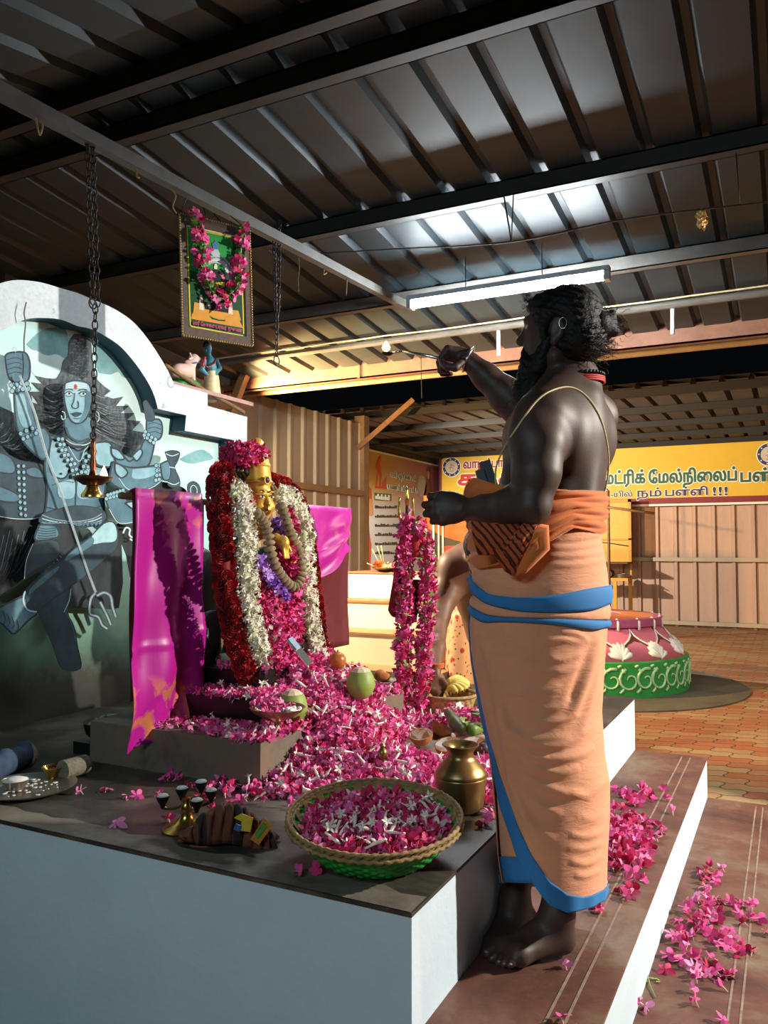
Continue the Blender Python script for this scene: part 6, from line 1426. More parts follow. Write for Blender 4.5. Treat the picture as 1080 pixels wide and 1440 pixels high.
# stray twine and hooks on the tie bar
for k, (L, lab) in enumerate((([(50, 163), (53, 180), (56, 190), (60, 178), (59, 172)], 'short twine knot on the tie bar above the mural arch'), ([(245, 245), (240, 262), (247, 275), (243, 290), (248, 300)], 'frayed jute twine hanging beside the top corner of the framed picture'), ([(420, 362), (421, 378), (419, 392), (420, 410)], 'thin jute twine hanging beyond the looped chain'), ([(456, 380), (455, 386), (459, 384)], 'small wire hook on the tie bar near its far end'), ([(488, 390), (487, 415)], 'last thin twine end hanging from the tie bar'), ([(191, 232), (193, 248), (196, 250)], 'small bent wire hanging between the lamp chain and picture'))):
    b = MB(); b.tube(catmull([onX(x, y, -2.3) for x, y in L], 4), .0035, 5); tag(b.build('hanging_twine', mat('jute_twine', '8f7650', .9, 0, .3, 90), None, True), lab, 'twine')
# thin string in front of the arch
b = MB(); b.tube(catmull([onX(x, y, -2.86) for x, y in ((37, 425), (34, 440), (36, 455), (34, 475), (34, 495))], 5), .003, 5); tag(b.build('hanging_string', mat('pale_string', '7d7a70', .9, 0, .1), None, True), 'pale thin string hanging down the left side of the white arch', 'string')
# cord under the roof with a dried flower
b = MB(); ca, cb_ = P(420, 358, 4.6), P(1090, 283, 3.3); mid = P(719, 340, 3.9); pts = catmull([ca, P(560, 350, 4.3), mid, P(880, 308, 3.6), cb_], 8); b.tube(pts, .004, 5); b.tube([P(708, 272, 3.9), mid], .004, 5); b.tube([P(722, 272, 3.95), mid], .003, 5); b.tube([P(1035, 215, 3.4), P(1040, 290, 3.37)], .003, 5)
tag(b.build('roof_cord', mat('dark_cord', '3a3733', .8, 0, .2), None, True), 'dark cord stretched slack below the roof sheets', 'cord')
g = np.random.default_rng(72); fc = P(987, 308, 3.44); n = 40; d = g.normal(size=(n, 3)); d /= np.linalg.norm(d, axis=1)[:, None]
dd = V(0, 0, 1) * np.where(np.arange(n) % 2, .018, -.018)[:, None]
cb = MB(); cb.tube([fc + V(0, 0, .045), fc + V(0, 0, -.03)], .006, 6, 0)
tag(scatter('dried_flower', OLE, fc + d * V(.016, .016, .012) + dd, frames(d, g, .3), np.full(n, .026), [petal('dry_yellow', 'c9a24a'), petal('dry_cream', 'd9c48a'), PK[2], PK[3], petal('dry_yellow_dark', 'a9822f')], g.integers(0, 2, n), g, None, True, cb), 'dried yellow flower hanging from the cord under the roof', 'flower')

# ------------------------------------------------------------------ figures on the shoulder of the arch
def wallp(px, py, X=-3.02): return onX(px, py, X)
bs = thing('statue_base', 'stepped figure base with a green mound and rope edge on the arch shoulder', 'statue base', wallp(300, 565))
za_, zb2 = wallp(240, 545)[2], wallp(340, 578)[2]
b = MB(); b.bb((-3.22, 3.24, 2.289), (-2.93, 4.02, 2.312)); b.build('slab', mat('pinkish_cement', 'a5837a', .8, 0, .2, 12), bs)
b = MB(); b.tube(catmull([wallp(232, 513, -2.95), wallp(262, 533, -2.95), wallp(300, 556, -2.95), wallp(330, 572, -2.95), wallp(343, 580, -2.95)], 6), .012, 7); b.build('rope_edge', mat('brown_twisted_rope', '7a6040', .9, 0, .35, 120, .8, 160, .004), bs, True)
S = SDF(); q = wallp(258, 538, -3.02)
for k in range(5): S.ell(q + V(0, -.06 + .035 * k, -.02 + .01 * (k % 2)), V(.06, .04, .04), None, .02)
S.build('green_mound', mat('green_gloss_mound', '1f8a3c', .45, 0, .2, 20), bs, .007)
bx0 = wallp(268, 520, -3.04); mm_ = 1 / 265
bull = thing('bull_statue', 'small pale pink seated bull figure on the arch shoulder', 'statue', bx0)
def bp(px, py, dx=0): return wallp(px, py, -3.04 + dx)
S = SDF(); S.ell(bp(258, 522), V(.045, .085, .042), None, .02); S.cone(bp(266, 516), bp(271, 507), .035, .028, .02); S.ell(bp(273, 504), V(.026, .032, .026), None, .012); S.cone(bp(276, 506), bp(283, 508), .022, .015, .01)
S.cone(bp(268, 500, .02), bp(267, 496, .03), .008, .004, .004); S.cone(bp(268, 500, -.02), bp(267, 496, -.03), .008, .004, .004); S.cone(bp(270, 503, .03), bp(266, 505, .045), .010, .006, .005); S.cone(bp(265, 512), bp(262, 509), .02, .012, .01)
S.cone(bp(270, 522, .025), bp(272, 536, .025), .018, .013, .01); S.cone(bp(270, 522, -.025), bp(272, 536, -.025), .018, .013, .01); S.ell(bp(249, 528, .03), V(.03, .04, .025), None, .01)
S.build('bull_body', mat('pale_pink_paint', 'd9b3a8', .5, 0, .08, 30), bull, .0045)
b = MB(); b.tube([bp(268, 511) + V(.034 * math.cos(w), .034 * math.sin(w), .012 * math.sin(w)) for w in np.linspace(0, 6.283, 15)[:-1]], .005, 6, closed=True); b.build('blue_collar', mat('blue_paint', '2d4fa0', .5, 0, .1), bull, True)
b = MB(); b.ell(bp(277, 504, .018), (.004, .004, .004), 8); b.build('eye', M['black_stone'], bull, True)
dt = thing('deity_statue', 'small standing blue-skinned painted figure beside the bull on the arch', 'statue', bp(297, 560))
S = SDF(); S.cone(bp(296, 545), bp(296, 520), .032, .034, .02); S.ell(bp(295, 512), V(.034, .042, .05), None, .02); S.cone(bp(294, 503), bp(293, 496), .016, .015, .01); S.ell(bp(292, 490), V(.026, .024, .030), None, .01)
S.chain([bp(287, 507, .03), bp(284, 520, .04), bp(291, 527, .045)], [.016, .013, .011], .01); S.chain([bp(304, 507, .0), bp(309, 518, .02), bp(303, 526, .03)], [.016, .013, .011], .01); S.cone(bp(290, 492, .026), bp(290, 494, .031), .005, .005, .004)
S.build('blue_body', mat('blue_skin_paint', '3f7f8f', .45, 0, .1, 30), dt, .0045)
S = SDF(); S.cone(bp(296, 524), bp(297, 556), .036, .046, .02); S.cone(bp(303, 530), bp(307, 552), .02, .015, .01); S.build('yellow_robe', mat('cream_robe_paint', 'd9c79a', .5, 0, .15, 60), dt, .005)
S = SDF(); S.ell(bp(291, 486, -.004), V(.027, .027, .024), None, .01); S.cone(bp(291, 483), bp(291, 478), .014, .008, .01); S.build('dark_hair', M['black_stone'], dt, .004)
b = MB(); b.tube(catmull([bp(285, 506, .04), bp(291, 516, .055), bp(300, 512, .05), bp(304, 505, .03)], 4), .004, 6); b.tube(catmull([bp(288, 502, .035), bp(285, 515, .05)], 4), .008, 6); b.build('red_sash', mat('red_paint', 'a8352c', .5, 0, .1), dt, True)

# ------------------------------------------------------------------ vessels on the platform
def lathe_thing(name, label, cat, c, prof, m, part, n=40, smooth=True, group=None):
    t_ = thing(name, label, cat, c, group); b = MB(); b.lathe(prof, c, n); b.build(part, m, t_, smooth, 40); return t_
c = onZ(648, 1138, ZP) + V(0, 0, .001)
lathe_thing('brass_pot', 'round brass water pot with a flared rim beside the flower basket', 'pot', c, [(0, 0), (.060, 0), (.066, .005), (.073, .06), (.077, .092), (.077, .095), (.076, .097), (.0775, .100), (.076, .108), (.062, .128), (.046, .145), (.040, .152), (.038, .165), (.042, .175), (.053, .186), (.055, .188), (.052, .190), (.034, .178), (.030, .165), (.034, .15), (.06, .12), (.06, .02), (0, .01)], M['brass'], 'vessel', 48)
# flower basket, tipped towards the near edge
bc_ = onZ(527, 1205, ZP); bc_ = V(bc_[0], bc_[1], ZP)
Rb, rb0, hb_ = .212, .135, .088
tilt = Matrix.Rotation(R(6), 3, Vector((_r[0], _r[1], 0)))
def bk(p): return bc_ + V(0, 0, .016) + np.array(tilt @ Vector(p))
bkt = thing('flower_basket', 'large round cane basket with green plastic weave, full of flower petals', 'basket', bc_)
def bprof(q): return rb0 + (Rb - rb0) * q ** .75, hb_ * q
def bshell(off):
    return lambda u, v: bk(V((bprof(v)[0] + off + .0035 * math.sin(u * 2 * math.pi * 30) * math.cos(v * 9 * math.pi)) * math.cos(2 * math.pi * u), (bprof(v)[0] + off + .0035 * math.sin(u * 2 * math.pi * 30) * math.cos(v * 9 * math.pi)) * math.sin(2 * math.pi * u), bprof(v)[1]))
M['green_plastic'] = mat('green_plastic_strip', '2f9f3c', .4, 0, .12, 30); M['cane'] = mat('tan_cane', '9c7f52', .75, 0, .3, 50, .4, 120, .003)
b = MB(); b.grid(bshell(0), 240, 30, cu=True); b.build('woven_wall', M['green_plastic'], bkt, True, solid=.004)
b = MB(); b.lathe([(0, 0), (rb0, 0)], (0, 0, 0), 40); b.v = [tuple(bk(V(*p) + V(0, 0, .002))) for p in b.v]; b.build('base', M['green_plastic'], bkt)
b = MB()
for r_, z_ in ((Rb, hb_), (Rb + .006, hb_ - .008), (Rb - .005, hb_ - .007), (Rb + .004, hb_ + .006)):
    b.tube([bk(V((r_ + .0012 * math.sin(w * 60 + r_ * 900)) * math.cos(w), (r_ + .0012 * math.sin(w * 60 + r_ * 900)) * math.sin(w), z_ + .0014 * math.cos(w * 60 + z_ * 900))) for w in np.linspace(0, 2 * math.pi, 241)[:-1]], .0050, 6, closed=True)
b.build('cane_rim', M['cane'], bkt, True)
b = MB()
for k in range(22):
    w = 2 * math.pi * k / 22; e = V(math.cos(w), math.sin(w), 0); s_ = V(-math.sin(w), math.cos(w), 0)
    for side in (-.0055, .0055):
        for j in range(8):
            (r0_, z0_), (r1_, z1_) = bprof(.25 + .75 * j / 8), bprof(.25 + .75 * (j + 1) / 8); q4 = [bk(e * (r0_ + side) - s_ * .011 + V(0, 0, z0_)), bk(e * (r0_ + side) + s_ * .011 + V(0, 0, z0_)), bk(e * (r1_ + side) + s_ * .011 + V(0, 0, z1_)), bk(e * (r1_ + side) - s_ * .011 + V(0, 0, z1_))]
            if side < 0: b.add(q4, [(0, 1, 2, 3)])
b.build('cane_ribs', M['cane'], bkt, False, solid=.002)  # upright cane ribs along the inside of the basket wall
g = np.random.default_rng(81); n = 900; rr = np.sqrt(g.uniform(0, 1, n)) * .178; w = g.uniform(0, 2 * math.pi, n)
zz = .064 + .022 * (1 - (rr / .178) ** 2) + g.uniform(-.006, .012, n)
pos = np.array([bk(V(a * math.cos(b_), a * math.sin(b_), c_)) for a, b_, c_ in zip(rr, w, zz)])
cb = MB(); cb.grid(lambda u, v: bk(V(.18 * v * math.cos(2 * math.pi * u), .18 * v * math.sin(2 * math.pi * u), .058 + .02 * (1 - v * v))), 40, 8, 1, cu=True)
stuff(scatter('basket_petals', OLE, pos, frames(np.tile(V(0, 0, 1), (n, 1)), g, .8), .036 * g.uniform(.75, 1.25, n), PK, g.choice(4, n, p=[.28, .50, .17, .05]), g, None, True, cb), 'crimson and pink petals filling the large cane basket', 'petals')
n = 46; rr = np.sqrt(g.uniform(0, 1, n)) * .16; w = g.uniform(-2.6, 1.2, n); pos = np.array([bk(V(a * math.cos(b_), a * math.sin(b_), .100 - .3 * a * a)) for a, b_ in zip(rr, w)])
stuff(scatter('basket_buds', BUD, pos, frames(g.normal(size=(n, 3)) + V(0, 0, .1), g), .045 * g.uniform(.8, 1.2, n), [PK[3]], np.zeros(n, int), g), 'white tuberose buds lying on the petals in the cane basket', 'flower buds')
# footed brass bowl on the plinth corner
c = onZ(390, 1031, .794) + V(0, 0, .001); q = M['silver']
fb = thing('footed_bowl', 'footed brass bowl of petals on the corner of the altar plinth', 'bowl', c)
b = MB(); b.lathe([(0, 0), (.030, 0), (.032, .006), (.016, .016), (.010, .028), (.014, .036), (.045, .050), (.082, .072), (.095, .086), (.092, .088), (.075, .072), (.04, .054), (0, .048)], c, 40); b.build('bowl_cup', mat('pinkish_brass', 'a78a68', .3, .85, .15, 14), fb, True, 50)
g = np.random.default_rng(82); n = 40; pos = c + V(0, 0, .088) + g.normal(size=(n, 3)) * V(.030, .030, .008) + V(-.02, 0, 0)
stuff(scatter('bowl_petals', OLE, pos, frames(np.tile(V(0, 0, 1), (n, 1)), g, .8), np.full(n, .034), PK, g.choice(4, n, p=[.5, .15, .3, .05]), g), 'small heap of pink petals in the footed brass bowl', 'petals')
b = MB()
for k in range(14): b.ell(c + V(.045 + g.normal() * .014, g.normal() * .02, .080 + g.uniform(0, .006)), (.009, .009, .008), 8)
stuff(b.build('sugar_lumps', mat('white_sugar', 'dcdce0', .5, 0, .1), None, True), 'white sugar lumps in the footed brass bowl', 'sugar')
# five-cup lamp
c = onZ(262, 1166, ZP) + V(0, 0, .001)
fl = thing('five_cup_lamp', 'brass table lamp with five black cups of white ash', 'oil lamp', c)
b = MB(); b.lathe([(0, 0), (.064, 0), (.066, .004), (.050, .012), (.030, .020), (.018, .034), (.014, .055), (.018, .062), (.012, .070), (.012, .085), (0, .088)], c, 36); b.build('stand', M['brass_bright'], fl, True, 50)
M['soot'] = mat('sooty_black_cup', '151312', .5, .3, .2, 30)
for px, py in ((283, 1104), (256, 1113), (229, 1124), (277, 1130), (297, 1116)):
    pt_ = P(px, py - 6, float((c - CAM) @ _f) + (-.03 if py > 1120 else .03)); cc_ = V(pt_[0], pt_[1], pt_[2] - .012)
    b = MB(); b.lathe([(.004, -.024), (.007, -.016), (.016, .0), (.019, .010), (.017, .010), (.0, -.004)], cc_, 18); cu_ = b.build('cup', M['soot'], fl, True, 50)
    b = MB(); b.lathe([(.0172, .009), (.012, .014), (0, .017)], cc_, 16); b.build('ash', M['ash'], cu_, True)
    b = MB(); b.tube(catmull([c + V(0, 0, .07), (c + V(0, 0, .06)) * .45 + (cc_ + V(0, 0, -.03)) * .55, cc_ + V(0, 0, -.022)], 5), .0045, 6); b.build('branch', M['brass'], fl, True)
# brass finial of a small bell behind the basket
c = onZ(538, 1100, ZP) + V(0, 0, .001)
lathe_thing('hand_bell', 'small dark brass hand bell with a knobbed handle behind the flower basket', 'bell', c, [(0, 0), (.034, 0), (.034, .004), (.028, .02), (.020, .04), (.010, .048), (.008, .056), (.012, .062), (.009, .070), (.015, .082), (.017, .095), (.012, .106), (.006, .112), (.010, .118), (.006, .126), (0, .128)], M['brass'], 'bell_body', 24)
# steel plate with two little bowls at the platform's edge
c = onZ(38, 1112, ZP) + V(0, 0, .001)
pl_ = lathe_thing('steel_plate', 'steel plate of ash with two small bowls on the platform below the mural', 'plate', c, [(0, 0), (.11, 0), (.148, .014), (.150, .017), (.146, .017), (.11, .004), (0, .004)], M['silver'], 'plate_dish', 48)
c1 = onZ(75, 1096, ZP) + V(0, 0, .006); bw = lathe_thing('brass_cup', 'small brass cup with red powder on the steel plate', 'cup', c1, [(0, 0), (.018, 0), (.020, .006), (.030, .024), (.040, .036), (.038, .037), (.026, .022), (0, .012)], M['brass_bright'], 'cup_body', 28); b = MB(); b.lathe([(.030, .026), (0, .030)], c1, 20); b.build('red_powder', mat('kumkum_powder', '9b3a1e', .95, 0, .2, 90), bw)
c2 = onZ(22, 1114, ZP) + V(0, 0, .006); bw = lathe_thing('steel_cup', 'small steel cup of white ash on the steel plate', 'cup', c2, [(0, 0), (.022, 0), (.040, .030), (.044, .034), (.042, .035), (.03, .02), (0, .01)], M['silver'], 'cup_body', 28); b = MB(); b.lathe([(.040, .032), (.02, .040), (0, .042)], c2, 20); b.build('white_ash', M['ash'], bw, True)
g = np.random.default_rng(83); b = MB()
for k in range(60): w = g.uniform(0, 6.28); r_ = g.uniform(.02, .10); b.ell(c + V(r_ * math.cos(w), r_ * math.sin(w), .008), (g.uniform(.003, .010),) * 2 + (.002,), 6)
stuff(b.build('ash_crumbs', M['ash'], None, True), 'white ash crumbs spilled over the steel plate', 'ash')
# grinding stone, ash bowl, blue bundle
c = onZ(104, 1093, ZP); a_ = c + V(0, 0, .034); d_ = (.5 * _r + .86 * _h) * .5
st_ = thing('stone_roller', 'short grey stone roller lying behind the steel plate', 'stone', c); b = MB(); b.tube([a_ - d_ * .10, a_ - d_ * .092, a_ + d_ * .092, a_ + d_ * .10], [.024, .032, .032, .024], 20); b.build('roller_body', mat('speckled_grey_stone', '77705f', .9, 0, .3, 90, .5, 150, .003), st_, True, 50)
c = onZ(136, 1062, ZP); ab = thing('ash_bowl', 'black iron bowl of ash on a dark block below the mural', 'bowl', c)
b = MB(); b.bb(c + V(-.10, -.02, .001), c + V(.06, .16, .045)); b.build('dark_block', M['black_stone'], ab)
b = MB(); b.lathe([(0, .045), (.055, .045), (.085, .075), (.095, .115), (.088, .115), (.05, .10), (0, .10)], c + V(0, .06, 0), 32); b.build('iron_bowl', mat('black_iron', '171718', .5, .5, .2), ab, True, 50)
b = MB(); g = np.random.default_rng(84)
for k in range(40): w = g.uniform(0, 6.28); r_ = .075 * math.sqrt(g.uniform()); b.ell(c + V(r_ * math.cos(w), .06 + r_ * math.sin(w), .112 + g.uniform(0, .012)), (g.uniform(.006, .014), g.uniform(.006, .014), .006), 6)
b.build('ash_lumps', mat('grey_ash', '9a9a98', .95, 0, .25, 60), ab, True)
c = onZ(20, 1090, ZP); bb_ = thing('cloth_bundle', 'rolled blue cloth bundle tied with rope behind the steel plate', 'bundle', c)
S = SDF(); q0, q1 = onZ(-40, 1115, ZP) + V(0, 0, .045), onZ(34, 1078, ZP) + V(0, 0, .04); S.cone(q0, q1, .045, .035, .01)
for k in range(6): u = k / 5; S.ell(q0 + (q1 - q0) * u + V(0, 0, .012 * (k % 2)), V(.034, .034, .040), None, .012)
S.build('blue_roll', mat('blue_grey_cloth', '33445f', .85, 0, .3, 30), bb_, .006); b = MB(); e_ = (q1 - q0) / np.linalg.norm(q1 - q0); s_ = np.cross(e_, V(0, 0, 1)); b.tube([q1 + e_ * .005 + (s_ * math.cos(w) + V(0, 0, 1) * math.sin(w)) * .037 for w in np.linspace(0, 6.283, 17)[:-1]], .010, 7, closed=True); b.build('rope_tie', M['vetiver'], bb_, True)
# crumpled brown cloth bag with coloured labels
c = onZ(330, 1190, ZP); wb = thing('cloth_bag', 'crumpled brown cloth bag with bright labels at the front edge of the platform', 'bag', c)
dz = float((c - CAM) @ _f)
def bp2(px, py, d=0): return P(px, py, dz + d)
gq = np.random.default_rng(19); phs = gq.uniform(-.5, .5, 40)
def bagf(u, v):
    y0 = 1180 + 20 * u + 4 * math.sin(u * 9); H = (50 * math.sin(math.pi * min(1, max(0, u * 1.02 - .0))) ** .55) * (1.0 if u > .25 else .35 + 2.6 * u) + 3
    x = 252 + 142 * u + 26 * (v - .2) * (u - .35); a = math.pi * v
    s = u * 11 + .9 * v + .35 * math.sin(v * 7 + u * 5); k = int(s); f = s - k; tri = 1 - abs(2 * f - 1) ** 1.6; pl_ = (tri - .5) * (.026 + .012 * phs[k % 40]) * math.sin(a) ** .5 if 0 < v < 1 else 0
    q = bp2(x, y0 - H * math.sin(a) ** .8, -.045 * math.cos(a) + .03)
    return q + (-_h * math.cos(a) * .9 + V(0, 0, 1) * math.sin(a) * .5 + _r * .4) * pl_ + V(0, 0, .004 * math.sin(u * 40 + v * 12) * math.sin(a))
b = MB(); b.grid(bagf, 150, 26); o = b.build('bag_cloth', [mat('brown_crumpled_cloth', '6b3c26', .8, 0, .35, 40, .5, 90, .004), mat('dark_bag_lining', '2f2018', .85, 0, .3, 40)], wb, True, solid=.004)
o.data.polygons.foreach_set('material_index', [1 if (int((p / 26) / 150 * 11) % 4 == 2) else 0 for p in range(len(o.data.polygons))])
S = SDF(); S.chain([bp2(282, 1178), bp2(262, 1178), bp2(251, 1183)], (.012, .010, .004), .004); S.chain([bp2(290, 1190), bp2(278, 1193), bp2(268, 1190)], (.010, .009, .004), .004); S.build('loose_end', mat('rust_cloth_end', '8a4526', .85, 0, .3, 40), wb, .0035)
for L, m_ in (([(329, 1150), (340, 1155), (338, 1168), (352, 1170), (356, 1150), (340, 1144)], 'e6c23c'), ([(352, 1180), (372, 1150), (383, 1162), (364, 1188)], 'd98a2a'), ([(358, 1172), (370, 1156), (376, 1162), (362, 1180)], '5f9a4a'), ([(332, 1158), (340, 1162), (337, 1170), (328, 1166)], '3f62a8')):
    q5 = [bp2(x, y, -.036 - .002 * (m_ in ('5f9a4a', '3f62a8'))) for x, y in L]; b = MB(); b.add(q5, [tuple(range(len(q5)))]); b.build('label_patch', mat('label_' + m_, m_, .5, 0, .1, 60), wb, False, solid=.002)

# ------------------------------------------------------------------ offerings beyond the heap
c = onZ(640, 1053, ZP) + V(0, 0, .001)
tray = lathe_thing('offering_tray', 'wide steel tray of coconut halves and flowers behind the brass pot', 'tray', c, [(0, 0), (.15, 0), (.19, .018), (.192, .021), (.187, .021), (.15, .005), (0, .005)], M['silver'], 'tray_dish', 56)
M['husk'] = mat('coconut_shell', 'a8642c', .8, 0, .3, 40, .5, 120, .004); M['coco'] = mat('coconut_flesh', 'f2ede2', .5, 0, .03); M['coco_green'] = mat('green_coconut', '8aa24a', .5, 0, .2, 10)
def coco_half(px, py, r_, label, zoff=.012, up=(0, -.35, 1)):
    q = onZ(px, py, ZP + .05); d0_ = float((q - CAM) @ _f); c_ = P(px, py, d0_); c_ = V(c_[0], c_[1], ZP + zoff + r_ * .95); t_ = thing('coconut_half', label, 'coconut', c_ - V(0, 0, r_ * .95))
    u = np.array(up, float); u /= np.linalg.norm(u); M3 = np.array(Vector(u).to_track_quat('Z', 'Y').to_matrix())
    def lz(prof, m, nm): b = MB(); b.lathe(prof, (0, 0, 0), 28); b.v = [tuple(c_ + M3 @ V(*p)) for p in b.v]; b.build(nm, m, t_, True, 50)
    A = np.linspace(-1.57, 0, 8); lz([(r_ * math.cos(a), r_ * math.sin(a)) for a in A] + [(r_ * .93, 0)], M['husk'], 'shell'); lz([(r_ * .93, 0), (r_ * .78, -.002), (r_ * .70, -r_ * .35), (r_ * .4, -r_ * .6), (0, -r_ * .68)], M['coco'], 'white_flesh')
coco_half(592, 1034, .046, 'cracked coconut half with white flesh on the tray edge beside the petal heap'); coco_half(630, 1050, .050, 'cracked coconut half nearest the brass pot on the offering tray')
coco_half(668, 1040, .044, 'coconut half filled with pink petals beside the standing man', .006, (0, -.1, 1)); coco_half(622, 1020, .042, 'coconut half showing its brown shell at the back of the tray', .006, (.2, .5, .8))
g = np.random.default_rng(85); n = 110; pos = V(0, 0, .03) + np.array([onZ(655 + g.normal() * 17, 1024 + g.normal() * 5, ZP + .03) for _ in range(n)]) + np.stack([np.zeros(n), np.zeros(n), g.uniform(0, .035, n)], 1)
stuff(scatter('tray_petals', OLE, pos, frames(np.tile(V(0, 0, 1), (n, 1)), g, .8), np.full(n, .036), PK, g.choice(4, n, p=[.5, .12, .33, .05]), g), 'pink petals heaped over the coconut halves on the tray', 'petals')
def fruit(name, label, cat, pts, rr_, m, h=.005, extra=None, group=None):
    S = SDF(); S.chain(pts, rr_, .01); t_ = thing(name, label, cat, pts[0], group); S.build('flesh', m, t_, h)
    b = MB(); e = pts[-1] + (pts[-1] - pts[-2]) / (np.linalg.norm(pts[-1] - pts[-2]) + 1e-9) * rr_[-1]; b.tube([pts[-1], e, e + V(0, 0, .008)], [.005, .004, .003], 6); b.build('stem', M['wood'], t_, True)
M['mango'] = mat('green_mango_skin', '6f8a34', .45, 0, .25, 14); M['veg'] = mat('dark_green_gourd_skin', '4c5c34', .5, 0, .25, 16); M['ban'] = mat('banana_skin', 'e2c65a', .55, 0, .2, 24); M['orange_f'] = mat('orange_fruit_skin', 'd9602c', .5, 0, .12, 30, .2, 200, .001)
def zp2(px, py, z): return onZ(px, py, z)
fruit('green_gourd', 'dark green gourd lying behind the tray of coconut halves', 'vegetable', [zp2(630, 1002, ZP + .10), zp2(640, 1016, ZP + .085), zp2(648, 1024, ZP + .075)], [.018, .024, .020], M['veg'])
fruit('green_mango', 'green mango lying on the tray beside the dark gourd', 'fruit', [zp2(645, 1018, ZP + .07), zp2(655, 1016, ZP + .07)], [.026, .022], M['mango'])
fruit('green_mango', 'paler green mango half under the leaves beside the standing man', 'fruit', [zp2(664, 1026, ZP + .06), zp2(673, 1024, ZP + .06)], [.026, .022], M['mango'])
fruit('orange_fruit', 'small orange fruit in front of the coconut halves on the tray', 'fruit', [zp2(655, 1056, ZP + .035), zp2(657, 1056, ZP + .036)], [.024, .024], M['orange_f'])
fruit('purple_gourd', 'dark purplish gourd lying on the tray against the waistcloth', 'vegetable', [zp2(692, 1045, ZP + .05), zp2(680, 1052, ZP + .05)], [.026, .022], mat('purple_skin', '4a3638', .5, 0, .2))
fruit('red_fruit', 'reddish brown round fruit on the petal heap under the trident', 'fruit', [zp2(548, 1008, ZP + .05), zp2(549, 1007, ZP + .05)], [.032, .032], mat('red_brown_skin', 'a3502e', .45, 0, .2, 20))
bt = onX(475, 929, -1.62); fruit('clay_ball', 'smooth orange brown round fruit on top of the petal heap beside the knife', 'fruit', [bt, bt + V(0, 0, .001)], [.034, .034], mat('orange_brown_skin', 'b5682f', .35, 0, .12, 14))
lf = thing('betel_leaves', 'bunch of green betel leaves with a red flower beside the standing man', 'leaves', zp2(680, 1010, ZP + .10)); g = np.random.default_rng(86)
for k in range(9):
    o_ = zp2(672 + g.normal() * 6, 1006 + g.normal() * 5, ZP + .10 + .006 * k); w = g.uniform(-.6, .9); e = _r * math.cos(w) - _h * math.sin(w) * .6; s_ = np.cross(e, V(0, 0, 1)); b = MB()
    b.grid(lambda u, v: o_ + e * (.085 * u) + s_ * (.026 * math.sin(math.pi * min(1, u * 1.02)) ** .7 * (v - .5) * 2) + V(0, 0, -.03 * u * u + .010 * abs(v - .5)), 8, 4); b.build('leaf', M['leaf'], lf, True, solid=.001)
b = MB(); b.ell(zp2(687, 1007, ZP + .125), (.012, .012, .010), 10); b.build('red_bud', M['rose_red'], lf, True)
# green coconuts
def green_coco(c_, r_, cut, label):
    t_ = thing('green_coconut', label, 'coconut', c_ - V(0, 0, r_)); b = MB(); A = np.linspace(-1.5, .75, 12); b.lathe([(r_ * math.cos(a) * (.95 if a > 0 else 1), r_ * 1.15 * math.sin(a)) for a in A], c_, 28); b.build('husk', M['coco_green'], t_, True, 50)
    rt, zt_ = r_ * math.cos(.75) * .95, r_ * 1.15 * math.sin(.75); b = MB(); b.lathe([(rt, zt_), (rt * .6, zt_ + r_ * .22), (rt * .2, zt_ + r_ * .3), (0, zt_ + r_ * .3)], c_, 9); b.build('cut_top', mat('pared_coconut_fibre', 'd9c2a4', .8, 0, .15, 50), t_, False)
q = onX(411, 993, -1.60); green_coco(V(q[0], q[1], .794 + .062), .056, True, 'cut green coconut standing behind the footed brass bowl')
q = onX(507, 960, -1.48); green_coco(V(-1.48, q[1], q[2]), .056, True, 'cut green coconut at the far slope of the petal heap near the trident')
# knife lying on the heap
ka, kb = onX(407, 898, -1.66), onX(436, 934, -1.58); kf = thing('knife', 'broad steel knife lying against the foot of the white garland', 'knife', kb)
b = MB(); m_ = ka + (kb - ka) * .42; b.bar(m_, kb, .034, .004, up=V(.7, -.3, .6)); b.build('blade', M['steel'], kf)
b = MB(); b.bar(ka, m_, .024, .014, up=V(.7, -.3, .6)); b.build('handle', mat('blue_grey_wrap', '8fa9bd', .6, 0, .1), kf)
# banana basket, small woven
c = onZ(630, 1002, ZP) ; c = V(c[0], c[1], ZP)
bb2 = thing('fruit_basket', 'small woven cane basket of bananas under the bending man\'s hand', 'basket', c)
b = MB(); b.grid(lambda u, v: c + V((.10 + .035 * v + .003 * math.sin(u * 2 * math.pi * 24) * math.cos(v * 5 * math.pi)) * math.cos(2 * math.pi * u), (.10 + .035 * v + .003 * math.sin(u * 2 * math.pi * 24) * math.cos(v * 5 * math.pi)) * math.sin(2 * math.pi * u), .002 + .085 * v), 150, 20, cu=True); b.build('woven_wall', mat('straw_weave', 'b5935a', .8, 0, .35, 70, .5, 160, .004), bb2, True, solid=.004)
b = MB(); b.tube([c + V(.136 * math.cos(w), .136 * math.sin(w), .088) for w in np.linspace(0, 6.283, 49)[:-1]], .008, 7, closed=True); b.build('rim', M['cane'], bb2, True)
b = MB(); b.lathe([(0, .002), (.10, .002)], c, 30); b.build('base', M['cane'], bb2)
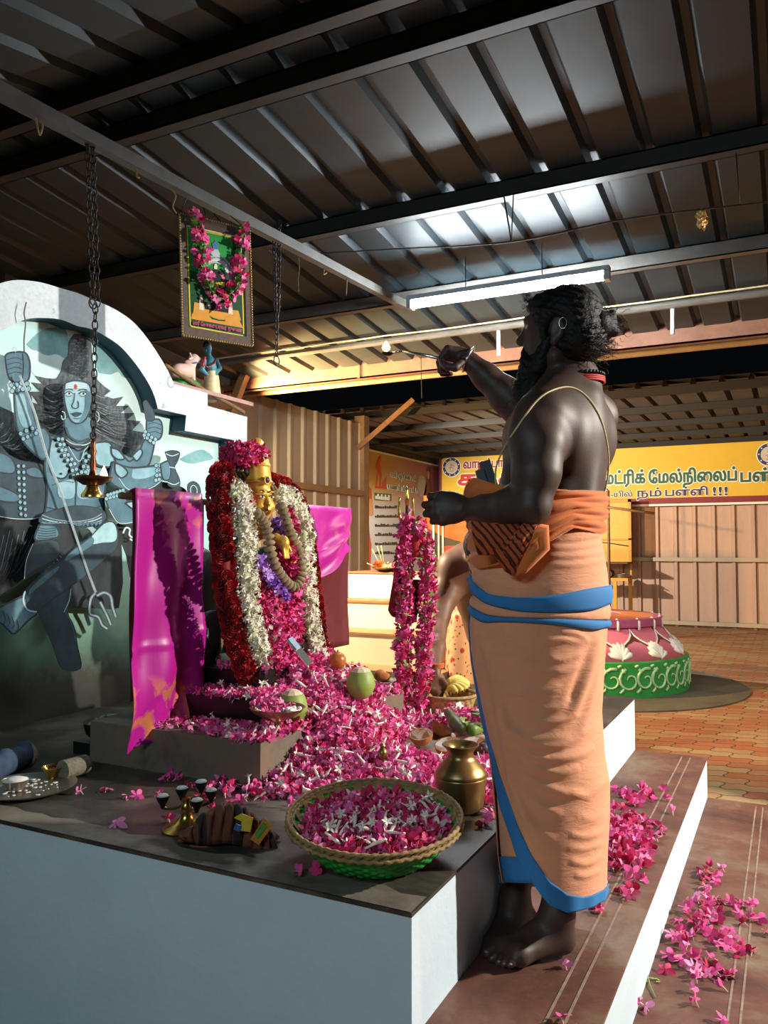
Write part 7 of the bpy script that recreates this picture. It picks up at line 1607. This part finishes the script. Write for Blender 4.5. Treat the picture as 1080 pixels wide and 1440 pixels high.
for k in range(7):
    w = -.9 + k * .32; p0 = c + V(.05 * math.cos(w), .0 + .03 * math.sin(w), .105 + .006 * k); e = V(math.cos(w), math.sin(w) * .8, 0)
    pts = [p0 - e * .045 + V(0, 0, .0), p0 - e * .015 + V(0, 0, .014), p0 + e * .02 + V(0, 0, .016), p0 + e * .055 + V(0, 0, .002)]; t_ = thing('banana', 'yellow banana lying in the small woven fruit basket', 'banana', p0, 'bananas in the fruit basket')
    b = MB(); q_ = catmull(pts, 4); b.tube(q_, [.006] + [.015] * (len(q_) - 2) + [.006], 8); b.build('peel', M['ban'], t_, True); b = MB(); b.tube([pts[-1], pts[-1] + e * .012 + V(0, 0, -.002)], [.005, .004], 6); b.build('tip', M['wood'], t_, True)
# jaggery block and carton near the trident's foot
c = onZ(537, 985, ZP); jb = thing('brown_fruit', 'rough brown jaggery lump on a grey box beside the trident foot', 'jaggery', c + V(0, 0, .095)); S = SDF(); S.ell(c + V(-.01, .0, .125), V(.034, .03, .03), None, .01); S.ell(c + V(.012, .01, .118), V(.028, .028, .024), None, .01); S.build('lump', M['husk'], jb, .005)
gb = thing('grey_box', 'low grey box at the foot of the trident', 'box', c); b = MB(); b.bb(c + V(-.07, -.05, .001), c + V(.07, .10, .092)); b.build('box_body', mat('grey_carton', '6f675f', .8, 0, .2, 20), gb); b = MB(); b.bb(c + V(-.072, -.052, .084), c + V(.072, .102, .095)); b.build('lid', mat('grey_carton_lid', '80776d', .8, 0, .2, 20), gb)
# ------------------------------------------------------------------ trident with its garland and red cloth
fo = onZ(573, 1010, ZP); d0_ = float((fo - CAM) @ _f)
tri = thing('trident', 'brass-pronged trident standing on the platform under a pink garland', 'trident', fo)
def tpnt(px, py, d=0): return P(px, py, d0_ + d)
b = MB(); b.lathe([(0, 0), (.07, 0), (.07, .02), (.03, .03), (.012, .05)], fo + V(0, 0, .001), 24); b.build('foot', M['iron'], tri, True, 40)
b = MB(); b.tube([fo + V(0, 0, .03), tpnt(573, 712)], .010, 10); b.build('shaft', M['brass'], tri, True)
bwf = [(573, 715), (572, 700), (572, 690), (571.5, 682)]
b = MB(); b.tube([tpnt(*q) for q in bwf], [.007, .011, .006, .001], 8); b.build('prong', M['brass_bright'], tri, True)
b = MB(); b.tube(catmull([tpnt(571, 738), tpnt(563, 730), tpnt(561, 715), tpnt(562, 698)], 4), [.007] * 8 + [.006] * 4 + [.001], 8); b.build('prong', M['brass_bright'], tri, True)
b = MB(); b.tube(catmull([tpnt(574, 738), tpnt(580, 730), tpnt(581, 715), tpnt(580, 699)], 4), [.007] * 8 + [.006] * 4 + [.001], 8); b.build('prong', M['brass_bright'], tri, True)
M['red_cl'] = mat('dark_red_cloth', '7c1a1e', .85, 0, .15, 20, .2, 200, .002)
rc = thing('red_cloth', 'dark red cloth tied round the trident shaft', 'cloth', tpnt(572, 760))
def rcl(u, v): px = (568 - 22 * v ** .8) + (586 - 568 + 24 * v ** .6) * u * .75; py = 738 + (120 + 12 * math.sin(u * 6)) * v - 8 * u; return tpnt(px, py, .03 + .02 * math.sin(u * 14 + v * 2))
b = MB(); b.grid(rcl, 30, 30); b.build('upper_fold', M['red_cl'], rc, True, solid=.004)
b = MB(); b.grid(lambda u, v: tpnt(560 + 4 * math.sin(v * 5) + 30 * u, 815 + 60 * v, .015 + .014 * math.sin(u * 12)), 20, 14); b.build('lower_fold', M['red_cl'], rc, True, solid=.004)
b = MB(); b.ell(tpnt(584, 765, -.03), (.03, .03, .06), 14); b.build('red_bundle', mat('bright_red_cloth', 'a8222a', .8, 0, .15, 30), rc, True)
g = np.random.default_rng(91)
tg = [tpnt(566, 1005, -.03), tpnt(567, 960, -.04), tpnt(568, 900, -.04), tpnt(570, 840, -.04), tpnt(569, 790, -.04), tpnt(570, 750, -.035), tpnt(574, 730, -.03), tpnt(584, 738, -.02), tpnt(597, 765, -.02), tpnt(602, 800, -.02), tpnt(600, 850, -.02), tpnt(597, 900, -.02), tpnt(594, 960, -.02), tpnt(588, 1003, -.02)]
n = 900; p_, nr_, q_ = tube_pts(tg, .030, n, g); s_ = np.arange(n); cb = MB(); cb.tube(q_, .017, 8, 1); mi_ = g.choice(6, n, p=[.50, .24, .10, .0, .0, .16])
tag(scatter('trident_garland', OLE, p_, frames(nr_, g, .45), np.where(mi_ == 5, .030, .036) * g.uniform(.8, 1.2, n), PK + [M['leaf_pale']], mi_, g, None, True, cb), 'long pink flower and leaf garland hanging over the trident', 'garland')
# dark stones beside the idol
sl = thing('stone_slab', 'grey rounded stone slab leaning by the idol behind the magenta silk', 'stone', onX(300, 935, -2.08)); b = MB(); q = [onX(x, y, -2.10) for x, y in ((290, 862), (300, 858), (308, 865), (306, 905), (298, 930), (288, 935), (284, 930), (284, 870))]; b.add(q, [tuple(range(len(q)))]); b.build('slab_face', mat('grey_slate', '77828a', .7, 0, .2, 20), sl, False, solid=.03)
bs_ = thing('black_backstone', 'black carved stone standing behind the idol', 'stone', (-2.16, 2.72, .965)); S = SDF(); S.ell(V(-2.22, 2.66, 1.15), V(.05, .20, .28), None, .03); S.cone(V(-2.22, 2.62, .985), V(-2.22, 2.75, 1.0), .05, .05, .02); S.build('stone_body', M['black_stone'], bs_, .012)
# sprig on the lower step
c = onZ(915, 1385, ZB); sg = thing('leaf_sprig', 'small dry green sprig lying on the lower step', 'sprig', c); b = MB(); b.tube([onZ(922, 1403, ZB + .004), onZ(914, 1385, ZB + .006), onZ(910, 1368, ZB + .005)], .0018, 5); b.build('stem', M['leaf_pale'], sg, True); g = np.random.default_rng(95)
for k in range(7): q = onZ(914 + g.normal() * 6, 1376 + g.normal() * 6, ZB + .005); b = MB(); e = g.normal(size=3) * V(1, 1, .1); e /= np.linalg.norm(e); s_ = np.cross(e, V(0, 0, 1)); b.add([q, q + e * .010 + s_ * .005, q + e * .022, q + e * .010 - s_ * .005], [(0, 1, 2, 3)]); b.build('leaf', M['leaf_pale'], sg, False, solid=.0006)
TY = 4.55
tl = onY(580, 428, TY); tr = onY(850, 390, TY)
t_ = thing('tube_light', 'white glowing fluorescent tube light hung under the roof', 'tube light', (tl + tr) / 2)
M['tube'] = mat('tube_glow', 'ffffff', .5, 0, 0, emit='f2fbff', es=270)
zt = (tl[2] + tr[2]) / 2
b = MB(); b.tube([(tl[0], TY, zt), (tr[0], TY, zt)], .022, 12); b.build('glass_tube', M['tube'], t_, True, 40)
b = MB(); b.bb((tl[0] - .03, TY - .03, zt + .026), (tr[0] + .03, TY + .03, zt + .055)); b.bb((tl[0] - .03, TY - .03, zt - .026), (tl[0], TY + .03, zt + .03)); b.bb((tr[0], TY - .03, zt - .026), (tr[0] + .03, TY + .03, zt + .03)); b.build('batten', M['white'], t_)
for q in (.3, .7):
    x = tl[0] + (tr[0] - tl[0]) * q; b = MB(); b.tube([(x, TY, zt + .05), (x, TY, rz(TY))], .003, 5); b.build('hanger_wire', M['steel_grey'], t_)
# ------------------------------------------------------------------ light
W = bpy.data.worlds.new('night'); SC.world = W; W.use_nodes = True
W.node_tree.nodes['Background'].inputs[0].default_value = (.5, .62, .75, 1); W.node_tree.nodes['Background'].inputs[1].default_value = .003
def lamp(name, typ, loc, energy, col, to=None, **kw):
    d = bpy.data.lights.new(name, typ); d.energy = energy; d.color = lin(col)[:3]
    for k, v in kw.items(): setattr(d, k, v)
    o = bpy.data.objects.new(name, d); COL.objects.link(o); o.location = tuple(map(float, loc))
    if to is not None: o.rotation_euler = Vector(np.array(to, float) - np.array(loc, float)).to_track_quat('-Z', 'Y').to_euler()
    return o
lamp('courtyard_lamp', 'SPOT', (3.5, 4.35, 3.08), 1850, 'fff6ea', (-1.3, 2.75, .35), spot_size=R(54), spot_blend=.12, shadow_soft_size=.06)
lamp('eave_bulb', 'SPOT', (-4.45, 5.72, 2.5), 1300, 'ffc880', (-3.3, 6.6, 2.75), spot_size=R(125), spot_blend=.4, shadow_soft_size=.05)
lamp('warm_bulb', 'SPOT', (-3.25, 4.1, 2.26), 420, 'ffe6c2', (-2.38, 6.0, 1.0), spot_size=R(132), spot_blend=.15, shadow_soft_size=.05)
lamp('yard_lamp', 'SPOT', (-5.6, 9.3, 2.6), 2000, 'fff1dc', (-2, 13, -4), spot_size=R(150), spot_blend=.3, shadow_soft_size=.05)
lamp('paving_lamp', 'SPOT', (3.4, 7.6, 3.0), 520, 'ffe9cc', (.9, 6.4, 0), spot_size=R(95), spot_blend=.5, shadow_soft_size=.06)  # spot added out of view to brighten the pavers
lamp('entrance_tube', 'AREA', (-.9, -1.5, 2.6), 46, 'cbe8f4', (-1.2, 1.8, .4), shape='RECTANGLE', size=1.2, size_y=.06)  # fill light added behind the camera, lifts the sides that face it
SC.view_settings.view_transform = 'Standard'; SC.view_settings.look = 'None'; SC.view_settings.exposure = 0; SC.view_settings.gamma = 1
SC.view_settings.use_curve_mapping = False
SC.cycles.max_bounces = 6; SC.cycles.diffuse_bounces = 3; SC.cycles.glossy_bounces = 3
